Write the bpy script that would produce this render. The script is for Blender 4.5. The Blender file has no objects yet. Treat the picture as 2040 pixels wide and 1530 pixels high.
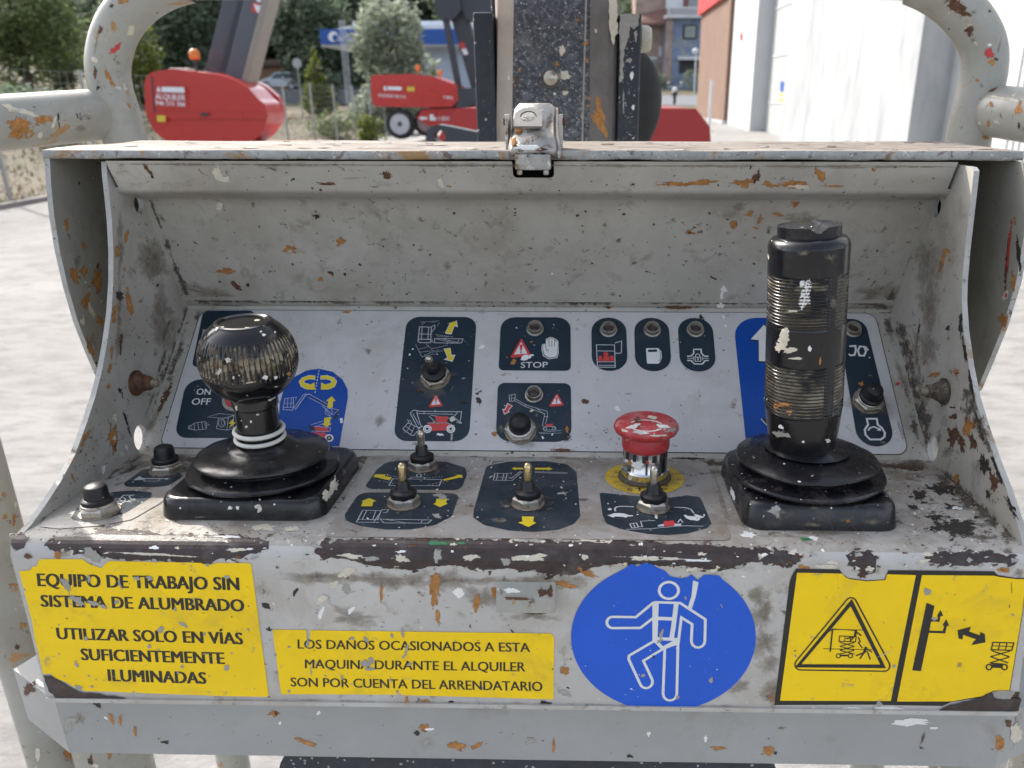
import bpy, bmesh, math, random
from mathutils import Vector, Matrix, noise
from mathutils.geometry import tessellate_polygon
from mathutils.bvhtree import BVHTree
R = math.radians
SC = bpy.context.scene
COL = SC.collection
# ---------------------------------------------------------------- camera
H = 1.75                       # eye height above the yard
FPX, U0, V0 = 1560.0, 1130.0, 765.0
PITCH, YAW = R(20.0), R(1.12)
cam = bpy.data.cameras.new('camera')
camo = bpy.data.objects.new('camera', cam)
COL.objects.link(camo)
camo.location = (0, 0, H)
camo.rotation_euler = (math.pi/2 - PITCH, 0, YAW)
cam.sensor_width = 36.0
cam.lens = 36.0*FPX/2040.0
cam.shift_x = -(U0 - 1020.0)/2040.0
cam.clip_start = 0.02
cam.clip_end = 1500
cam.dof.use_dof = True
cam.dof.focus_distance = 0.425
cam.dof.aperture_fstop = 15.0
SC.camera = camo
# ---------------------------------------------------------------- light
SUN_AZ, SUN_EL = R(-47), R(40)          # azimuth measured from +Y towards +X
w = bpy.data.worlds.new('World'); SC.world = w; w.use_nodes = True
nt = w.node_tree
sky = nt.nodes.new('ShaderNodeTexSky'); sky.sky_type = 'NISHITA'; sky.sun_disc = False
sky.sun_elevation = SUN_EL; sky.sun_rotation = SUN_AZ
sky.air_density = 0.8; sky.dust_density = 3.0; sky.ozone_density = 0.4
hz = nt.nodes.new('ShaderNodeHueSaturation'); hz.inputs['Saturation'].default_value = 0.5   # hazy, milky sky
nt.links.new(sky.outputs[0], hz.inputs['Color']); nt.links.new(hz.outputs[0], nt.nodes['Background'].inputs[0])
nt.nodes['Background'].inputs[1].default_value = 0.15
sl = bpy.data.lights.new('sun', 'SUN'); sl.energy = 2.0; sl.angle = R(0.53); sl.color = (1.0, 0.94, 0.85)
so = bpy.data.objects.new('sun', sl); COL.objects.link(so)
sd = Vector((math.sin(SUN_AZ)*math.cos(SUN_EL), math.cos(SUN_AZ)*math.cos(SUN_EL), math.sin(SUN_EL)))
so.location = sd*30
so.rotation_euler = sd.to_track_quat('Z', 'Y').to_euler()
SC.view_settings.view_transform = 'Standard'
SC.view_settings.look = 'None'
SC.view_settings.exposure = 1.38
SC.view_settings.gamma = 1.0
SC.cycles.max_bounces = 8
SC.cycles.diffuse_bounces = 4

# ---------------------------------------------------------------- measuring helpers
CAM = Vector((0, 0, H))
ROT = (Matrix.Rotation(YAW, 3, 'Z') @ Matrix.Rotation(math.pi/2 - PITCH, 3, 'X'))
def ray(u, v): return ROT @ Vector(((u-U0)/FPX, -(v-V0)/FPX, -1.0))
def onX(u, v, X): r = ray(u, v); return CAM + r*(X/r.x)
def onY(u, v, Y): r = ray(u, v); return CAM + r*(Y/r.y)
def onZ(u, v, Z): r = ray(u, v); return CAM + r*((Z-H)/r.z)
class Plane:
    """a flat face of the machine; P() turns a measured picture point into a point on it"""
    def __init__(s, p, n, xa=None):
        s.p = Vector(p); s.n = Vector(n).normalized()
        xa = Vector(xa) if xa else Vector((1, 0, 0))
        s.x = (xa - s.n*xa.dot(s.n)).normalized(); s.y = s.n.cross(s.x)
    def P(s, u, v, lift=0.0):
        r = ray(u, v); t = (s.p - CAM).dot(s.n)/r.dot(s.n)
        return CAM + r*t + s.n*lift
    def to2(s, u, v):
        q = s.P(u, v) - s.p; return Vector((q.dot(s.x), q.dot(s.y)))
    def to3(s, a, lift=0.0): return s.p + s.x*a[0] + s.y*a[1] + s.n*lift
    def px(s, u, v):       # metres per picture pixel around a point
        return (s.P(u, v)-CAM).length/FPX
def rel(x, y, z): return Vector((x, y, z+H))

# ---------------------------------------------------------------- materials
MATS = {}
def nodes_of(name):
    m = bpy.data.materials.new(name); m.use_nodes = True
    return m, m.node_tree, m.node_tree.nodes['Principled BSDF']
def N(nt, t, **kw):
    n = nt.nodes.new(t)
    for k, v in kw.items(): setattr(n, k, v)
    return n
def rgba(c): return (c[0], c[1], c[2], 1.0)
def coords(nt, scale=(1, 1, 1)):
    tc = N(nt, 'ShaderNodeTexCoord'); mp = N(nt, 'ShaderNodeMapping')
    nt.links.new(tc.outputs['Object'], mp.inputs['Vector'])
    mp.inputs['Scale'].default_value = scale
    return mp.outputs['Vector']
def noise_fac(nt, vec, scale, lo, hi, detail=6, rough=0.6, dist=0.0):
    t = N(nt, 'ShaderNodeTexNoise'); t.inputs['Scale'].default_value = scale
    t.inputs['Detail'].default_value = detail; t.inputs['Roughness'].default_value = rough
    t.inputs['Distortion'].default_value = dist
    nt.links.new(vec, t.inputs['Vector'])
    m = N(nt, 'ShaderNodeMapRange'); m.inputs['From Min'].default_value = lo; m.inputs['From Max'].default_value = hi
    nt.links.new(t.outputs['Fac'], m.inputs['Value'])
    return m.outputs['Result'], t.outputs['Fac']
def mixc(nt, fac, a, b):
    m = N(nt, 'ShaderNodeMix', data_type='RGBA')
    if isinstance(fac, float): m.inputs['Factor'].default_value = fac
    else: nt.links.new(fac, m.inputs['Factor'])
    for s, v in ((6, a), (7, b)):
        if isinstance(v, tuple): m.inputs[s].default_value = rgba(v)
        else: nt.links.new(v, m.inputs[s])
    return m.outputs[2]
def math_n(nt, op, a, b):
    m = N(nt, 'ShaderNodeMath', operation=op)
    for i, v in enumerate((a, b)):
        if isinstance(v, (int, float)): m.inputs[i].default_value = v
        else: nt.links.new(v, m.inputs[i])
    return m.outputs[0]
def dots(nt, vec, scale, amount, size):
    """random paint dots: amount = share of cells with a dot, size = radius in cells"""
    nz = N(nt, 'ShaderNodeTexNoise'); nz.inputs['Scale'].default_value = scale*1.7; nz.inputs['Detail'].default_value = 2
    nt.links.new(vec, nz.inputs['Vector'])
    va = N(nt, 'ShaderNodeVectorMath', operation='MULTIPLY_ADD')
    nt.links.new(nz.outputs['Color'], va.inputs[0]); va.inputs[1].default_value = (0.55/scale,)*3
    nt.links.new(vec, va.inputs[2])
    v = N(nt, 'ShaderNodeTexVoronoi'); v.inputs['Scale'].default_value = scale
    nt.links.new(va.outputs[0], v.inputs['Vector'])
    sep = N(nt, 'ShaderNodeSeparateColor'); nt.links.new(v.outputs['Color'], sep.inputs[0])
    rad = math_n(nt, 'MULTIPLY', sep.outputs[1], size)
    a = math_n(nt, 'LESS_THAN', v.outputs['Distance'], rad)
    b = math_n(nt, 'LESS_THAN', sep.outputs[0], amount)
    return math_n(nt, 'MULTIPLY', a, b)
def painted(name, base, rough=0.5, metal=0.0, vary=0.12, scale=40, specks=(), stains=(), bump=0.0, bscale=900, spec=0.5, coat=0.0, stretch=(1, 1, 1)):
    """worn paint: base colour with patchy variation, then stains (colour, scale, lo, hi) and dots (colour, scale, amount, size)"""
    m, nt, b = nodes_of(name)
    vec = coords(nt, stretch)
    f, raw = noise_fac(nt, vec, scale, 0.3, 0.7)
    d = tuple(c*(1-vary) for c in base); l = tuple(min(1, c*(1+vary)) for c in base)
    c = mixc(nt, f, d, l)
    f2, _ = noise_fac(nt, vec, scale*9, 0.35, 0.65, detail=3)
    c = mixc(nt, math_n(nt, 'MULTIPLY', f2, 0.25), c, tuple(x*(1-vary*1.5) for x in base))
    for col, s, lo, hi in stains:
        f, _ = noise_fac(nt, vec, s, lo, hi, detail=9, rough=0.68, dist=0.4)
        c = mixc(nt, f, c, col)
    for col, s, am, sz in specks:
        c = mixc(nt, dots(nt, vec, s, am, sz), c, col)
    nt.links.new(c, b.inputs['Base Color'])
    b.inputs['Metallic'].default_value = metal
    b.inputs['Specular IOR Level'].default_value = spec
    b.inputs['Coat Weight'].default_value = coat
    fr, raw2 = noise_fac(nt, vec, scale*2.5, 0.3, 0.7)
    mr = N(nt, 'ShaderNodeMapRange'); mr.inputs['To Min'].default_value = max(0.03, rough*0.8); mr.inputs['To Max'].default_value = min(1, rough*1.25)
    nt.links.new(fr, mr.inputs['Value']); nt.links.new(mr.outputs['Result'], b.inputs['Roughness'])
    if bump:
        bp = N(nt, 'ShaderNodeBump'); bp.inputs['Strength'].default_value = bump; bp.inputs['Distance'].default_value = 0.0006
        _, h = noise_fac(nt, vec, bscale, 0, 1, detail=4)
        nt.links.new(h, bp.inputs['Height']); nt.links.new(bp.outputs[0], b.inputs['Normal'])
    MATS[name] = m
    return m
BLK = (0.02, 0.018, 0.016); CREAM = (0.62, 0.57, 0.46); ORG = (0.42, 0.19, 0.05); WHT = (0.78, 0.78, 0.75)
BRN = (0.07, 0.045, 0.03); DUST = (0.34, 0.30, 0.25)
GREY = (0.445, 0.425, 0.375)
painted('console paint', GREY, 0.46, vary=0.10, scale=14, bump=0.10,
        stains=[((0.31, 0.28, 0.23), 16, 0.46, 0.74), ((0.24, 0.21, 0.17), 60, 0.56, 0.74), ((0.13, 0.11, 0.09), 130, 0.61, 0.68)],
        specks=[(BRN, 210, 0.14, 0.22), (BLK, 330, 0.14, 0.2), (BRN, 90, 0.10, 0.12)])
painted('shelf paint', (0.40, 0.38, 0.345), 0.55, vary=0.16, scale=22, bump=0.35,
        stains=[((0.225, 0.18, 0.135), 24, 0.44, 0.66), ((0.10, 0.08, 0.06), 95, 0.57, 0.66), ((0.55, 0.53, 0.48), 150, 0.61, 0.66), ((0.05, 0.04, 0.035), 230, 0.61, 0.65)],
        specks=[(WHT, 330, 0.16, 0.26), (BRN, 300, 0.16, 0.26), (BLK, 500, 0.16, 0.28)])
painted('front paint', (0.48, 0.465, 0.435), 0.40, vary=0.10, scale=16, bump=0.10,
        stains=[((0.36, 0.315, 0.25), 22, 0.50, 0.74), ((0.26, 0.22, 0.17), 80, 0.58, 0.70), ((0.15, 0.12, 0.09), 150, 0.62, 0.68)],
        specks=[(BRN, 190, 0.08, 0.22), (BLK, 330, 0.06, 0.2), (CREAM, 240, 0.06, 0.22)])
painted('cover paint', (0.31, 0.30, 0.26), 0.5, vary=0.12, scale=18, bump=0.1,
        stains=[((0.20, 0.185, 0.155), 26, 0.5, 0.75)], specks=[(BLK, 190, 0.08, 0.2), (CREAM, 260, 0.05, 0.2)])
painted('cover top paint', (0.25, 0.215, 0.18), 0.7, vary=0.18, scale=30, bump=0.5, bscale=300, stretch=(0.35, 1, 1),
        stains=[((0.14, 0.105, 0.08), 70, 0.52, 0.62), ((0.34, 0.31, 0.27), 40, 0.53, 0.66), ((0.09, 0.08, 0.08), 130, 0.57, 0.63)],
        specks=[(BRN, 260, 0.15, 0.3)])
painted('edge paint', (0.33, 0.335, 0.32), 0.5, vary=0.25, scale=60, bump=0.5, bscale=500,
        stains=[((0.33, 0.19, 0.08), 45, 0.54, 0.62), ((0.14, 0.115, 0.10), 190, 0.56, 0.63), ((0.55, 0.53, 0.49), 260, 0.60, 0.64), ((0.18, 0.14, 0.12), 60, 0.60, 0.66)])
painted('plate edge paint', (0.42, 0.415, 0.39), 0.5, vary=0.2, scale=60, bump=0.3, bscale=500,
        stains=[((0.30, 0.17, 0.08), 35, 0.58, 0.66), ((0.16, 0.13, 0.11), 60, 0.60, 0.66), ((0.10, 0.08, 0.07), 190, 0.62, 0.66)])
painted('rail paint', (0.36, 0.355, 0.315), 0.38, vary=0.12, scale=12, bump=0.08,
        stains=[((0.27, 0.24, 0.18), 14, 0.5, 0.75), ((0.38, 0.21, 0.08), 30, 0.61, 0.65), ((0.13, 0.10, 0.08), 90, 0.62, 0.66), ((0.6, 0.57, 0.5), 60, 0.63, 0.66)],
        specks=[(BLK, 120, 0.08, 0.2), (ORG, 60, 0.05, 0.24), (CREAM, 90, 0.06, 0.22)])
painted('bar paint', (0.33, 0.335, 0.325), 0.42, vary=0.08, scale=14, bump=0.08,
        stains=[((0.24, 0.22, 0.19), 24, 0.58, 0.8), ((0.12, 0.11, 0.10), 120, 0.69, 0.73)],
        specks=[(BLK, 150, 0.06, 0.2), (WHT, 150, 0.04, 0.2)])
painted('bare steel', (0.042, 0.027, 0.024), 0.38, vary=0.4, scale=160, bump=0.25,
        stains=[((0.09, 0.075, 0.075), 60, 0.55, 0.7), ((0.13, 0.06, 0.03), 90, 0.64, 0.72)], specks=[(CREAM, 330, 0.05, 0.24)])
painted('rust orange', ORG, 0.7, vary=0.35, scale=300, bump=0.2, stains=[((0.20, 0.085, 0.03), 260, 0.55, 0.7)])
painted('rust brown', (0.13, 0.055, 0.025), 0.7, vary=0.5, scale=300, bump=0.4, stains=[((0.04, 0.02, 0.015), 260, 0.5, 0.65), ((0.28, 0.12, 0.04), 330, 0.62, 0.7)])
painted('cream splash', CREAM, 0.6, vary=0.12, scale=300, bump=0.3, stains=[((0.35, 0.30, 0.23), 240, 0.6, 0.75)])
painted('white splash', WHT, 0.5, vary=0.06, scale=300)
painted('dark speck', (0.028, 0.022, 0.018), 0.6, vary=0.3, scale=300)
painted('grey scar', (0.33, 0.32, 0.29), 0.55, vary=0.15, scale=300)
painted('grime', (0.10, 0.08, 0.06), 0.8, vary=0.5, scale=260, bump=0.5, bscale=700, stains=[((0.25, 0.21, 0.16), 300, 0.55, 0.7), ((0.03, 0.025, 0.02), 330, 0.58, 0.68)])
painted('dust film', (0.29, 0.245, 0.185), 0.85, vary=0.3, scale=200, bump=0.5, bscale=900, stains=[((0.17, 0.13, 0.095), 260, 0.54, 0.7)], specks=[(CREAM, 500, 0.1, 0.25)])
painted('green paint', (0.02, 0.19, 0.07), 0.5, vary=0.3, scale=300)
painted('silver sheet', (0.55, 0.54, 0.54), 0.36, vary=0.07, scale=22, bump=0.06,
        stains=[((0.42, 0.39, 0.35), 20, 0.50, 0.78), ((0.30, 0.27, 0.23), 120, 0.62, 0.69)], specks=[(BRN, 300, 0.06, 0.22), (BLK, 420, 0.05, 0.2), (WHT, 300, 0.04, 0.2)])
painted('dull sheet', (0.37, 0.35, 0.325), 0.42, vary=0.12, scale=26, bump=0.12,
        stains=[((0.225, 0.185, 0.14), 30, 0.44, 0.68), ((0.12, 0.10, 0.08), 110, 0.60, 0.66)], specks=[(WHT, 360, 0.14, 0.24), (BRN, 330, 0.1, 0.22)])
painted('navy print', (0.016, 0.033, 0.050), 0.33, spec=0.28, vary=0.12, scale=40, bump=0.04, stains=[((0.035, 0.047, 0.06), 30, 0.5, 0.75)],
        specks=[(WHT, 300, 0.05, 0.17), (DUST, 230, 0.05, 0.16)])
painted('navy print dusty', (0.017, 0.031, 0.045), 0.36, spec=0.28, vary=0.2, scale=40, bump=0.05, stains=[((0.06, 0.065, 0.075), 40, 0.5, 0.72)],
        specks=[(WHT, 380, 0.12, 0.22), (DUST, 300, 0.10, 0.2)])
painted('blue print', (0.003, 0.062, 0.33), 0.33, spec=0.28, vary=0.05, scale=40, specks=[(WHT, 300, 0.02, 0.15), (BLK, 260, 0.03, 0.18)])
painted('sign blue', (0.018, 0.105, 0.58), 0.38, spec=0.28, vary=0.06, scale=20, bump=0.04, specks=[(WHT, 260, 0.05, 0.17), ((0.3, 0.35, 0.6), 420, 0.12, 0.2)])
painted('sign yellow', (0.92, 0.62, 0.007), 0.42, spec=0.28, vary=0.06, scale=20, bump=0.10, bscale=120, stains=[((0.66, 0.45, 0.03), 30, 0.52, 0.75), ((0.50, 0.38, 0.10), 110, 0.62, 0.70)],
        specks=[(BRN, 330, 0.04, 0.2), (DUST, 240, 0.05, 0.22)])
painted('print yellow', (0.74, 0.57, 0.02), 0.4, vary=0.05, scale=60)
painted('ring yellow', (0.62, 0.43, 0.02), 0.45, vary=0.12, scale=60, specks=[(BLK, 330, 0.2, 0.24), (DUST, 400, 0.12, 0.24)])
painted('print white', (0.70, 0.71, 0.70), 0.4, vary=0.05, scale=90, specks=[(BRN, 420, 0.1, 0.2)])
painted('print line', (0.52, 0.55, 0.58), 0.4, vary=0.08, scale=90)
painted('print red', (0.58, 0.05, 0.05), 0.4, vary=0.06, scale=90)
painted('print black', (0.012, 0.012, 0.011), 0.4, vary=0.2, scale=90)
painted('print ink', (0.018, 0.017, 0.012), 0.42, vary=0.25, scale=200, specks=[((0.45, 0.36, 0.05), 700, 0.14, 0.26), (DUST, 420, 0.12, 0.26)])
painted('black rubber', (0.006, 0.006, 0.008), 0.22, spec=0.5, vary=0.3, scale=50, bump=0.14, bscale=500, stains=[((0.035, 0.033, 0.033), 40, 0.45, 0.72), ((0.10, 0.09, 0.08), 150, 0.62, 0.72)],
        specks=[(WHT, 230, 0.06, 0.17), (DUST, 330, 0.10, 0.2)])
painted('dusty rubber', (0.008, 0.008, 0.011), 0.27, spec=0.5, vary=0.3, scale=50, bump=0.12, stains=[((0.07, 0.06, 0.058), 60, 0.52, 0.72), ((0.22, 0.19, 0.17), 160, 0.68, 0.76)],
        specks=[(WHT, 260, 0.14, 0.2), (DUST, 330, 0.16, 0.22)])
painted('button rubber', (0.008, 0.008, 0.010), 0.42, vary=0.2, scale=90, specks=[(DUST, 600, 0.05, 0.2)])
painted('knob plastic', (0.005, 0.005, 0.006), 0.16, vary=0.3, scale=90, spec=0.6,
        specks=[(CREAM, 150, 0.16, 0.26), (WHT, 230, 0.10, 0.2), (ORG, 120, 0.06, 0.22)])
painted('grip plastic', (0.006, 0.006, 0.008), 0.22, vary=0.3, scale=90, spec=0.5,
        specks=[(CREAM, 130, 0.08, 0.22), (WHT, 260, 0.06, 0.18), (ORG, 110, 0.04, 0.2)], stains=[((0.03, 0.03, 0.034), 60, 0.55, 0.75)])
painted('groove dirt', (0.33, 0.28, 0.19), 0.8, vary=0.35, scale=220, stains=[((0.16, 0.11, 0.06), 190, 0.47, 0.58), ((0.012, 0.011, 0.010), 120, 0.50, 0.56), ((0.58, 0.54, 0.46), 240, 0.6, 0.66)])
painted('rib dirt', (0.12, 0.095, 0.055), 0.7, vary=0.5, scale=200, stains=[((0.30, 0.26, 0.18), 60, 0.5, 0.62), ((0.012, 0.012, 0.012), 75, 0.52, 0.60), ((0.34, 0.15, 0.03), 40, 0.66, 0.72), ((0.62, 0.6, 0.55), 120, 0.68, 0.72)], stretch=(1, 1, 1))
painted('white ring', (0.66, 0.64, 0.57), 0.45, vary=0.06, scale=90, stains=[((0.36, 0.31, 0.24), 120, 0.62, 0.72)])
painted('worn red', (0.47, 0.040, 0.045), 0.42, vary=0.1, scale=60, bump=0.15,
        stains=[((0.50, 0.16, 0.15), 60, 0.50, 0.66), ((0.60, 0.50, 0.45), 95, 0.58, 0.62), ((0.06, 0.045, 0.03), 80, 0.62, 0.65)], specks=[(WHT, 170, 0.08, 0.22)])
painted('chrome', (0.62, 0.62, 0.63), 0.14, metal=1.0, vary=0.05, scale=60, stains=[((0.30, 0.23, 0.15), 90, 0.64, 0.74)])
painted('zinc', (0.52, 0.49, 0.43), 0.34, metal=0.85, vary=0.15, scale=160, stains=[((0.17, 0.12, 0.08), 170, 0.52, 0.68), ((0.62, 0.58, 0.5), 240, 0.62, 0.7)], bump=0.2)
painted('dirty zinc', (0.33, 0.28, 0.21), 0.5, metal=0.5, vary=0.3, scale=200, stains=[((0.13, 0.09, 0.06), 200, 0.5, 0.65)], bump=0.35)
painted('brass', (0.62, 0.50, 0.27), 0.26, metal=1.0, vary=0.12, scale=160)
painted('lever steel', (0.55, 0.50, 0.42), 0.28, metal=1.0, vary=0.12, scale=160, stains=[((0.3, 0.22, 0.13), 160, 0.6, 0.72)])
painted('latch steel', (0.40, 0.385, 0.36), 0.44, metal=0.8, vary=0.2, scale=120, bump=0.5, bscale=500,
        stains=[((0.62, 0.6, 0.55), 130, 0.56, 0.62), ((0.24, 0.16, 0.09), 90, 0.54, 0.64), ((0.10, 0.075, 0.055), 160, 0.58, 0.64)])
painted('latch ring steel', (0.36, 0.34, 0.31), 0.4, metal=0.7, vary=0.12, scale=90)
painted('dark hollow', (0.006, 0.006, 0.006), 0.9, vary=0.1)
painted('lamp glass', (0.045, 0.035, 0.032), 0.25, vary=0.3, scale=300, stains=[((0.13, 0.06, 0.05), 300, 0.55, 0.7)])
painted('mast paint', (0.046, 0.050, 0.060), 0.5, vary=0.25, scale=60, bump=0.25, bscale=400,
        stains=[((0.12, 0.125, 0.14), 150, 0.48, 0.60), ((0.16, 0.155, 0.15), 30, 0.55, 0.70), ((0.30, 0.31, 0.33), 260, 0.56, 0.62), ((0.012, 0.016, 0.025), 220, 0.58, 0.64)],
        specks=[((0.50, 0.50, 0.48), 170, 0.5, 0.26), ((0.36, 0.38, 0.42), 300, 0.7, 0.3), (CREAM, 90, 0.07, 0.2), (ORG, 50, 0.05, 0.2)])
painted('mast plate paint', (0.020, 0.026, 0.038), 0.5, vary=0.3, scale=60, bump=0.2, specks=[((0.36, 0.38, 0.42), 160, 0.45, 0.24), ((0.25, 0.28, 0.33), 300, 0.5, 0.28)])
painted('mast worn paint', (0.022, 0.027, 0.037), 0.5, vary=0.3, scale=60, bump=0.3, stains=[((0.42, 0.42, 0.40), 26, 0.52, 0.58)],
        specks=[((0.5, 0.5, 0.48), 120, 0.5, 0.24), ((0.3, 0.3, 0.32), 260, 0.5, 0.26)])
painted('mast sun tint edge', (0.50, 0.42, 0.355), 0.6, vary=0.12, scale=50, bump=0.2, specks=[(CREAM, 160, 0.1, 0.16)])  # sun grazing the left edge is put into this beige colour
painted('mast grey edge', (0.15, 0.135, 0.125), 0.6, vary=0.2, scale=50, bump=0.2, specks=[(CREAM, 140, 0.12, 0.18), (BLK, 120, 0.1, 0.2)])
# far things
def plain(name, col, rough=0.6, metal=0.0, vary=0.08, scale=2.0, **kw): return painted(name, col, rough, metal, vary, scale, **kw)
plain('lift red', (0.46, 0.030, 0.026), 0.32, coat=0.3, vary=0.06)
plain('lift dark', (0.035, 0.040, 0.052), 0.4, vary=0.1)
plain('lift boom', (0.085, 0.095, 0.115), 0.4, vary=0.1)
plain('lift boom edge', (0.26, 0.24, 0.21), 0.5, vary=0.1)
plain('tyre', (0.018, 0.018, 0.02), 0.75, vary=0.2)
plain('wheel grey', (0.42, 0.43, 0.46), 0.5)
plain('sticker white', (0.72, 0.74, 0.78), 0.5)
plain('sticker yellow', (0.62, 0.48, 0.05), 0.5)
plain('beacon orange', (0.70, 0.20, 0.03), 0.35)
plain('chassis red', (0.33, 0.022, 0.020), 0.45, vary=0.06)
plain('cover black', (0.022, 0.022, 0.021), 0.7, vary=0.3, scale=9, bump=0.3, bscale=60)
plain('wall white', (0.40, 0.41, 0.415), 0.8, vary=0.05, scale=0.8, stretch=(1, 1, 0.25), stains=[((0.265, 0.285, 0.30), 1.6, 0.42, 0.66)])
plain('wall smooth', (0.50, 0.515, 0.53), 0.8, vary=0.02)
plain('door panel', (0.40, 0.415, 0.41), 0.6, vary=0.03)
plain('brick far', (0.19, 0.115, 0.080), 0.9, vary=0.08)
plain('canopy blue', (0.016, 0.085, 0.36), 0.5, vary=0.04)
plain('canopy white', (0.66, 0.72, 0.80), 0.6, vary=0.05, scale=1.0)
plain('pale blue wall', (0.45, 0.54, 0.68), 0.7, vary=0.08, scale=0.6)
plain('pole white', (0.6, 0.63, 0.66), 0.5)
plain('fence steel', (0.36, 0.38, 0.38), 0.5, metal=0.3)
plain('car silver', (0.50, 0.55, 0.62), 0.35, metal=0.2)
plain('car glass', (0.10, 0.14, 0.18), 0.15)
plain('hut orange', (0.48, 0.29, 0.18), 0.9, vary=0.15)
plain('hut roof', (0.17, 0.13, 0.10), 0.9, vary=0.2)
plain('roof tile', (0.20, 0.105, 0.085), 0.9, vary=0.3, scale=6)
plain('house pink', (0.36, 0.27, 0.23), 0.95, vary=0.3, scale=1.2)
plain('house blue', (0.18, 0.24, 0.35), 0.95, vary=0.25, scale=1.2, stains=[((0.30, 0.30, 0.29), 1.6, 0.52, 0.62)])
plain('house trim', (0.60, 0.62, 0.64), 0.8)
plain('house pane', (0.24, 0.29, 0.28), 0.3)
plain('house dark', (0.045, 0.045, 0.05), 0.8)
plain('sign red', (0.50, 0.05, 0.05), 0.5)
plain('bark', (0.10, 0.075, 0.055), 0.9, vary=0.3, scale=6)
def ground_mat(name, base, alt, s1, s2, alt2=None, rough=0.95, bump=0.5, stretch=(1, 1, 1)):
    m, nt, b = nodes_of(name); vec = coords(nt, stretch)
    f, _ = noise_fac(nt, vec, s1, 0.35, 0.65, detail=8)
    c = mixc(nt, f, base, alt)
    f2, h = noise_fac(nt, vec, s2, 0.45, 0.7, detail=8, rough=0.7)
    c = mixc(nt, f2, c, alt2 or alt)
    nt.links.new(c, b.inputs['Base Color']); b.inputs['Roughness'].default_value = rough
    bp = N(nt, 'ShaderNodeBump'); bp.inputs['Strength'].default_value = bump; bp.inputs['Distance'].default_value = 0.03
    nt.links.new(h, bp.inputs['Height']); nt.links.new(bp.outputs[0], b.inputs['Normal'])
    MATS[name] = m
ground_mat('concrete', (0.318, 0.311, 0.300), (0.265, 0.259, 0.249), 1.3, 7.0, alt2=(0.185, 0.180, 0.172), bump=0.9, stretch=(0.5, 1, 1))
ground_mat('asphalt', (0.14, 0.15, 0.165), (0.19, 0.20, 0.21), 0.6, 8)
ground_mat('verge soil', (0.15, 0.13, 0.10), (0.10, 0.10, 0.06), 0.5, 3.0, alt2=(0.20, 0.16, 0.11))
ground_mat('hill soil', (0.20, 0.15, 0.105), (0.085, 0.085, 0.045), 0.09, 0.6, alt2=(0.06, 0.065, 0.035))
def leaf_mat(name, dark, light):
    m, nt, b = nodes_of(name)
    oi = N(nt, 'ShaderNodeNewGeometry')
    f = oi.outputs['Random Per Island']
    c = mixc(nt, f, dark, light)
    vec = coords(nt); f2, _ = noise_fac(nt, vec, 0.9, 0.35, 0.65)
    c = mixc(nt, math_n(nt, 'MULTIPLY', f2, 0.5), c, tuple(x*0.6 for x in dark))
    nt.links.new(c, b.inputs['Base Color']); b.inputs['Roughness'].default_value = 0.7
    tr = N(nt, 'ShaderNodeBsdfTranslucent'); nt.links.new(c, tr.inputs['Color'])
    mx = N(nt, 'ShaderNodeMixShader'); mx.inputs[0].default_value = 0.42
    nt.links.new(b.outputs[0], mx.inputs[1]); nt.links.new(tr.outputs[0], mx.inputs[2])
    nt.links.new(mx.outputs[0], nt.nodes['Material Output'].inputs['Surface'])
    MATS[name] = m
leaf_mat('conifer leaf', (0.11, 0.155, 0.095), (0.28, 0.36, 0.24))
leaf_mat('broad leaf', (0.11, 0.15, 0.06), (0.27, 0.33, 0.14))
leaf_mat('olive leaf', (0.22, 0.26, 0.18), (0.50, 0.55, 0.43))
leaf_mat('yellow leaf', (0.10, 0.14, 0.03), (0.26, 0.29, 0.06))
leaf_mat('dry grass', (0.13, 0.11, 0.06), (0.26, 0.21, 0.12))

def flake(name, gain, amp, scale, off):
    """give a stain an irregular, broken rim: it thins out towards the edge of its patch and lets the paint below show"""
    src = MATS[name]; m = src.copy(); m.name = name+' stain'; nt = m.node_tree
    at = N(nt, 'ShaderNodeAttribute'); at.attribute_name = 'fade'
    tc = N(nt, 'ShaderNodeTexCoord'); t = N(nt, 'ShaderNodeTexNoise'); t.inputs['Scale'].default_value = scale; t.inputs['Detail'].default_value = 8; t.inputs['Roughness'].default_value = 0.68
    nt.links.new(tc.outputs['Object'], t.inputs['Vector'])
    a = math_n(nt, 'MULTIPLY', math_n(nt, 'SUBTRACT', t.outputs['Fac'], 0.5), amp)
    b = math_n(nt, 'ADD', at.outputs['Fac'], a)
    c = N(nt, 'ShaderNodeMath', operation='MULTIPLY'); c.use_clamp = True
    nt.links.new(math_n(nt, 'SUBTRACT', b, off), c.inputs[0]); c.inputs[1].default_value = gain
    mx = N(nt, 'ShaderNodeMixShader'); tp = N(nt, 'ShaderNodeBsdfTransparent'); out = nt.nodes['Material Output']
    nt.links.new(c.outputs[0], mx.inputs[0]); nt.links.new(tp.outputs[0], mx.inputs[1]); nt.links.new(nt.nodes['Principled BSDF'].outputs[0], mx.inputs[2]); nt.links.new(mx.outputs[0], out.inputs['Surface'])
    MATS[m.name] = m
for nm, q in (('grime', (1.4, 2.4, 260, .36)), ('dust film', (0.75, 1.5, 150, .22)), ('rust orange', (5, 2.6, 330, .14)), ('rust brown', (5, 2.8, 330, .18)), ('cream splash', (9, 1.6, 260, .16)), ('white splash', (9, 1.4, 260, .14)), ('grey scar', (7, 2.0, 300, .20)), ('dark speck', (5, 2.8, 330, .28)), ('bare steel', (12, 1.0, 400, .05)), ('green paint', (6, 2.4, 330, .3)), ('print red', (6, 2.2, 330, .3)), ('zinc', (9, 1, 300, .1))):
    flake(nm, *q)
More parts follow.
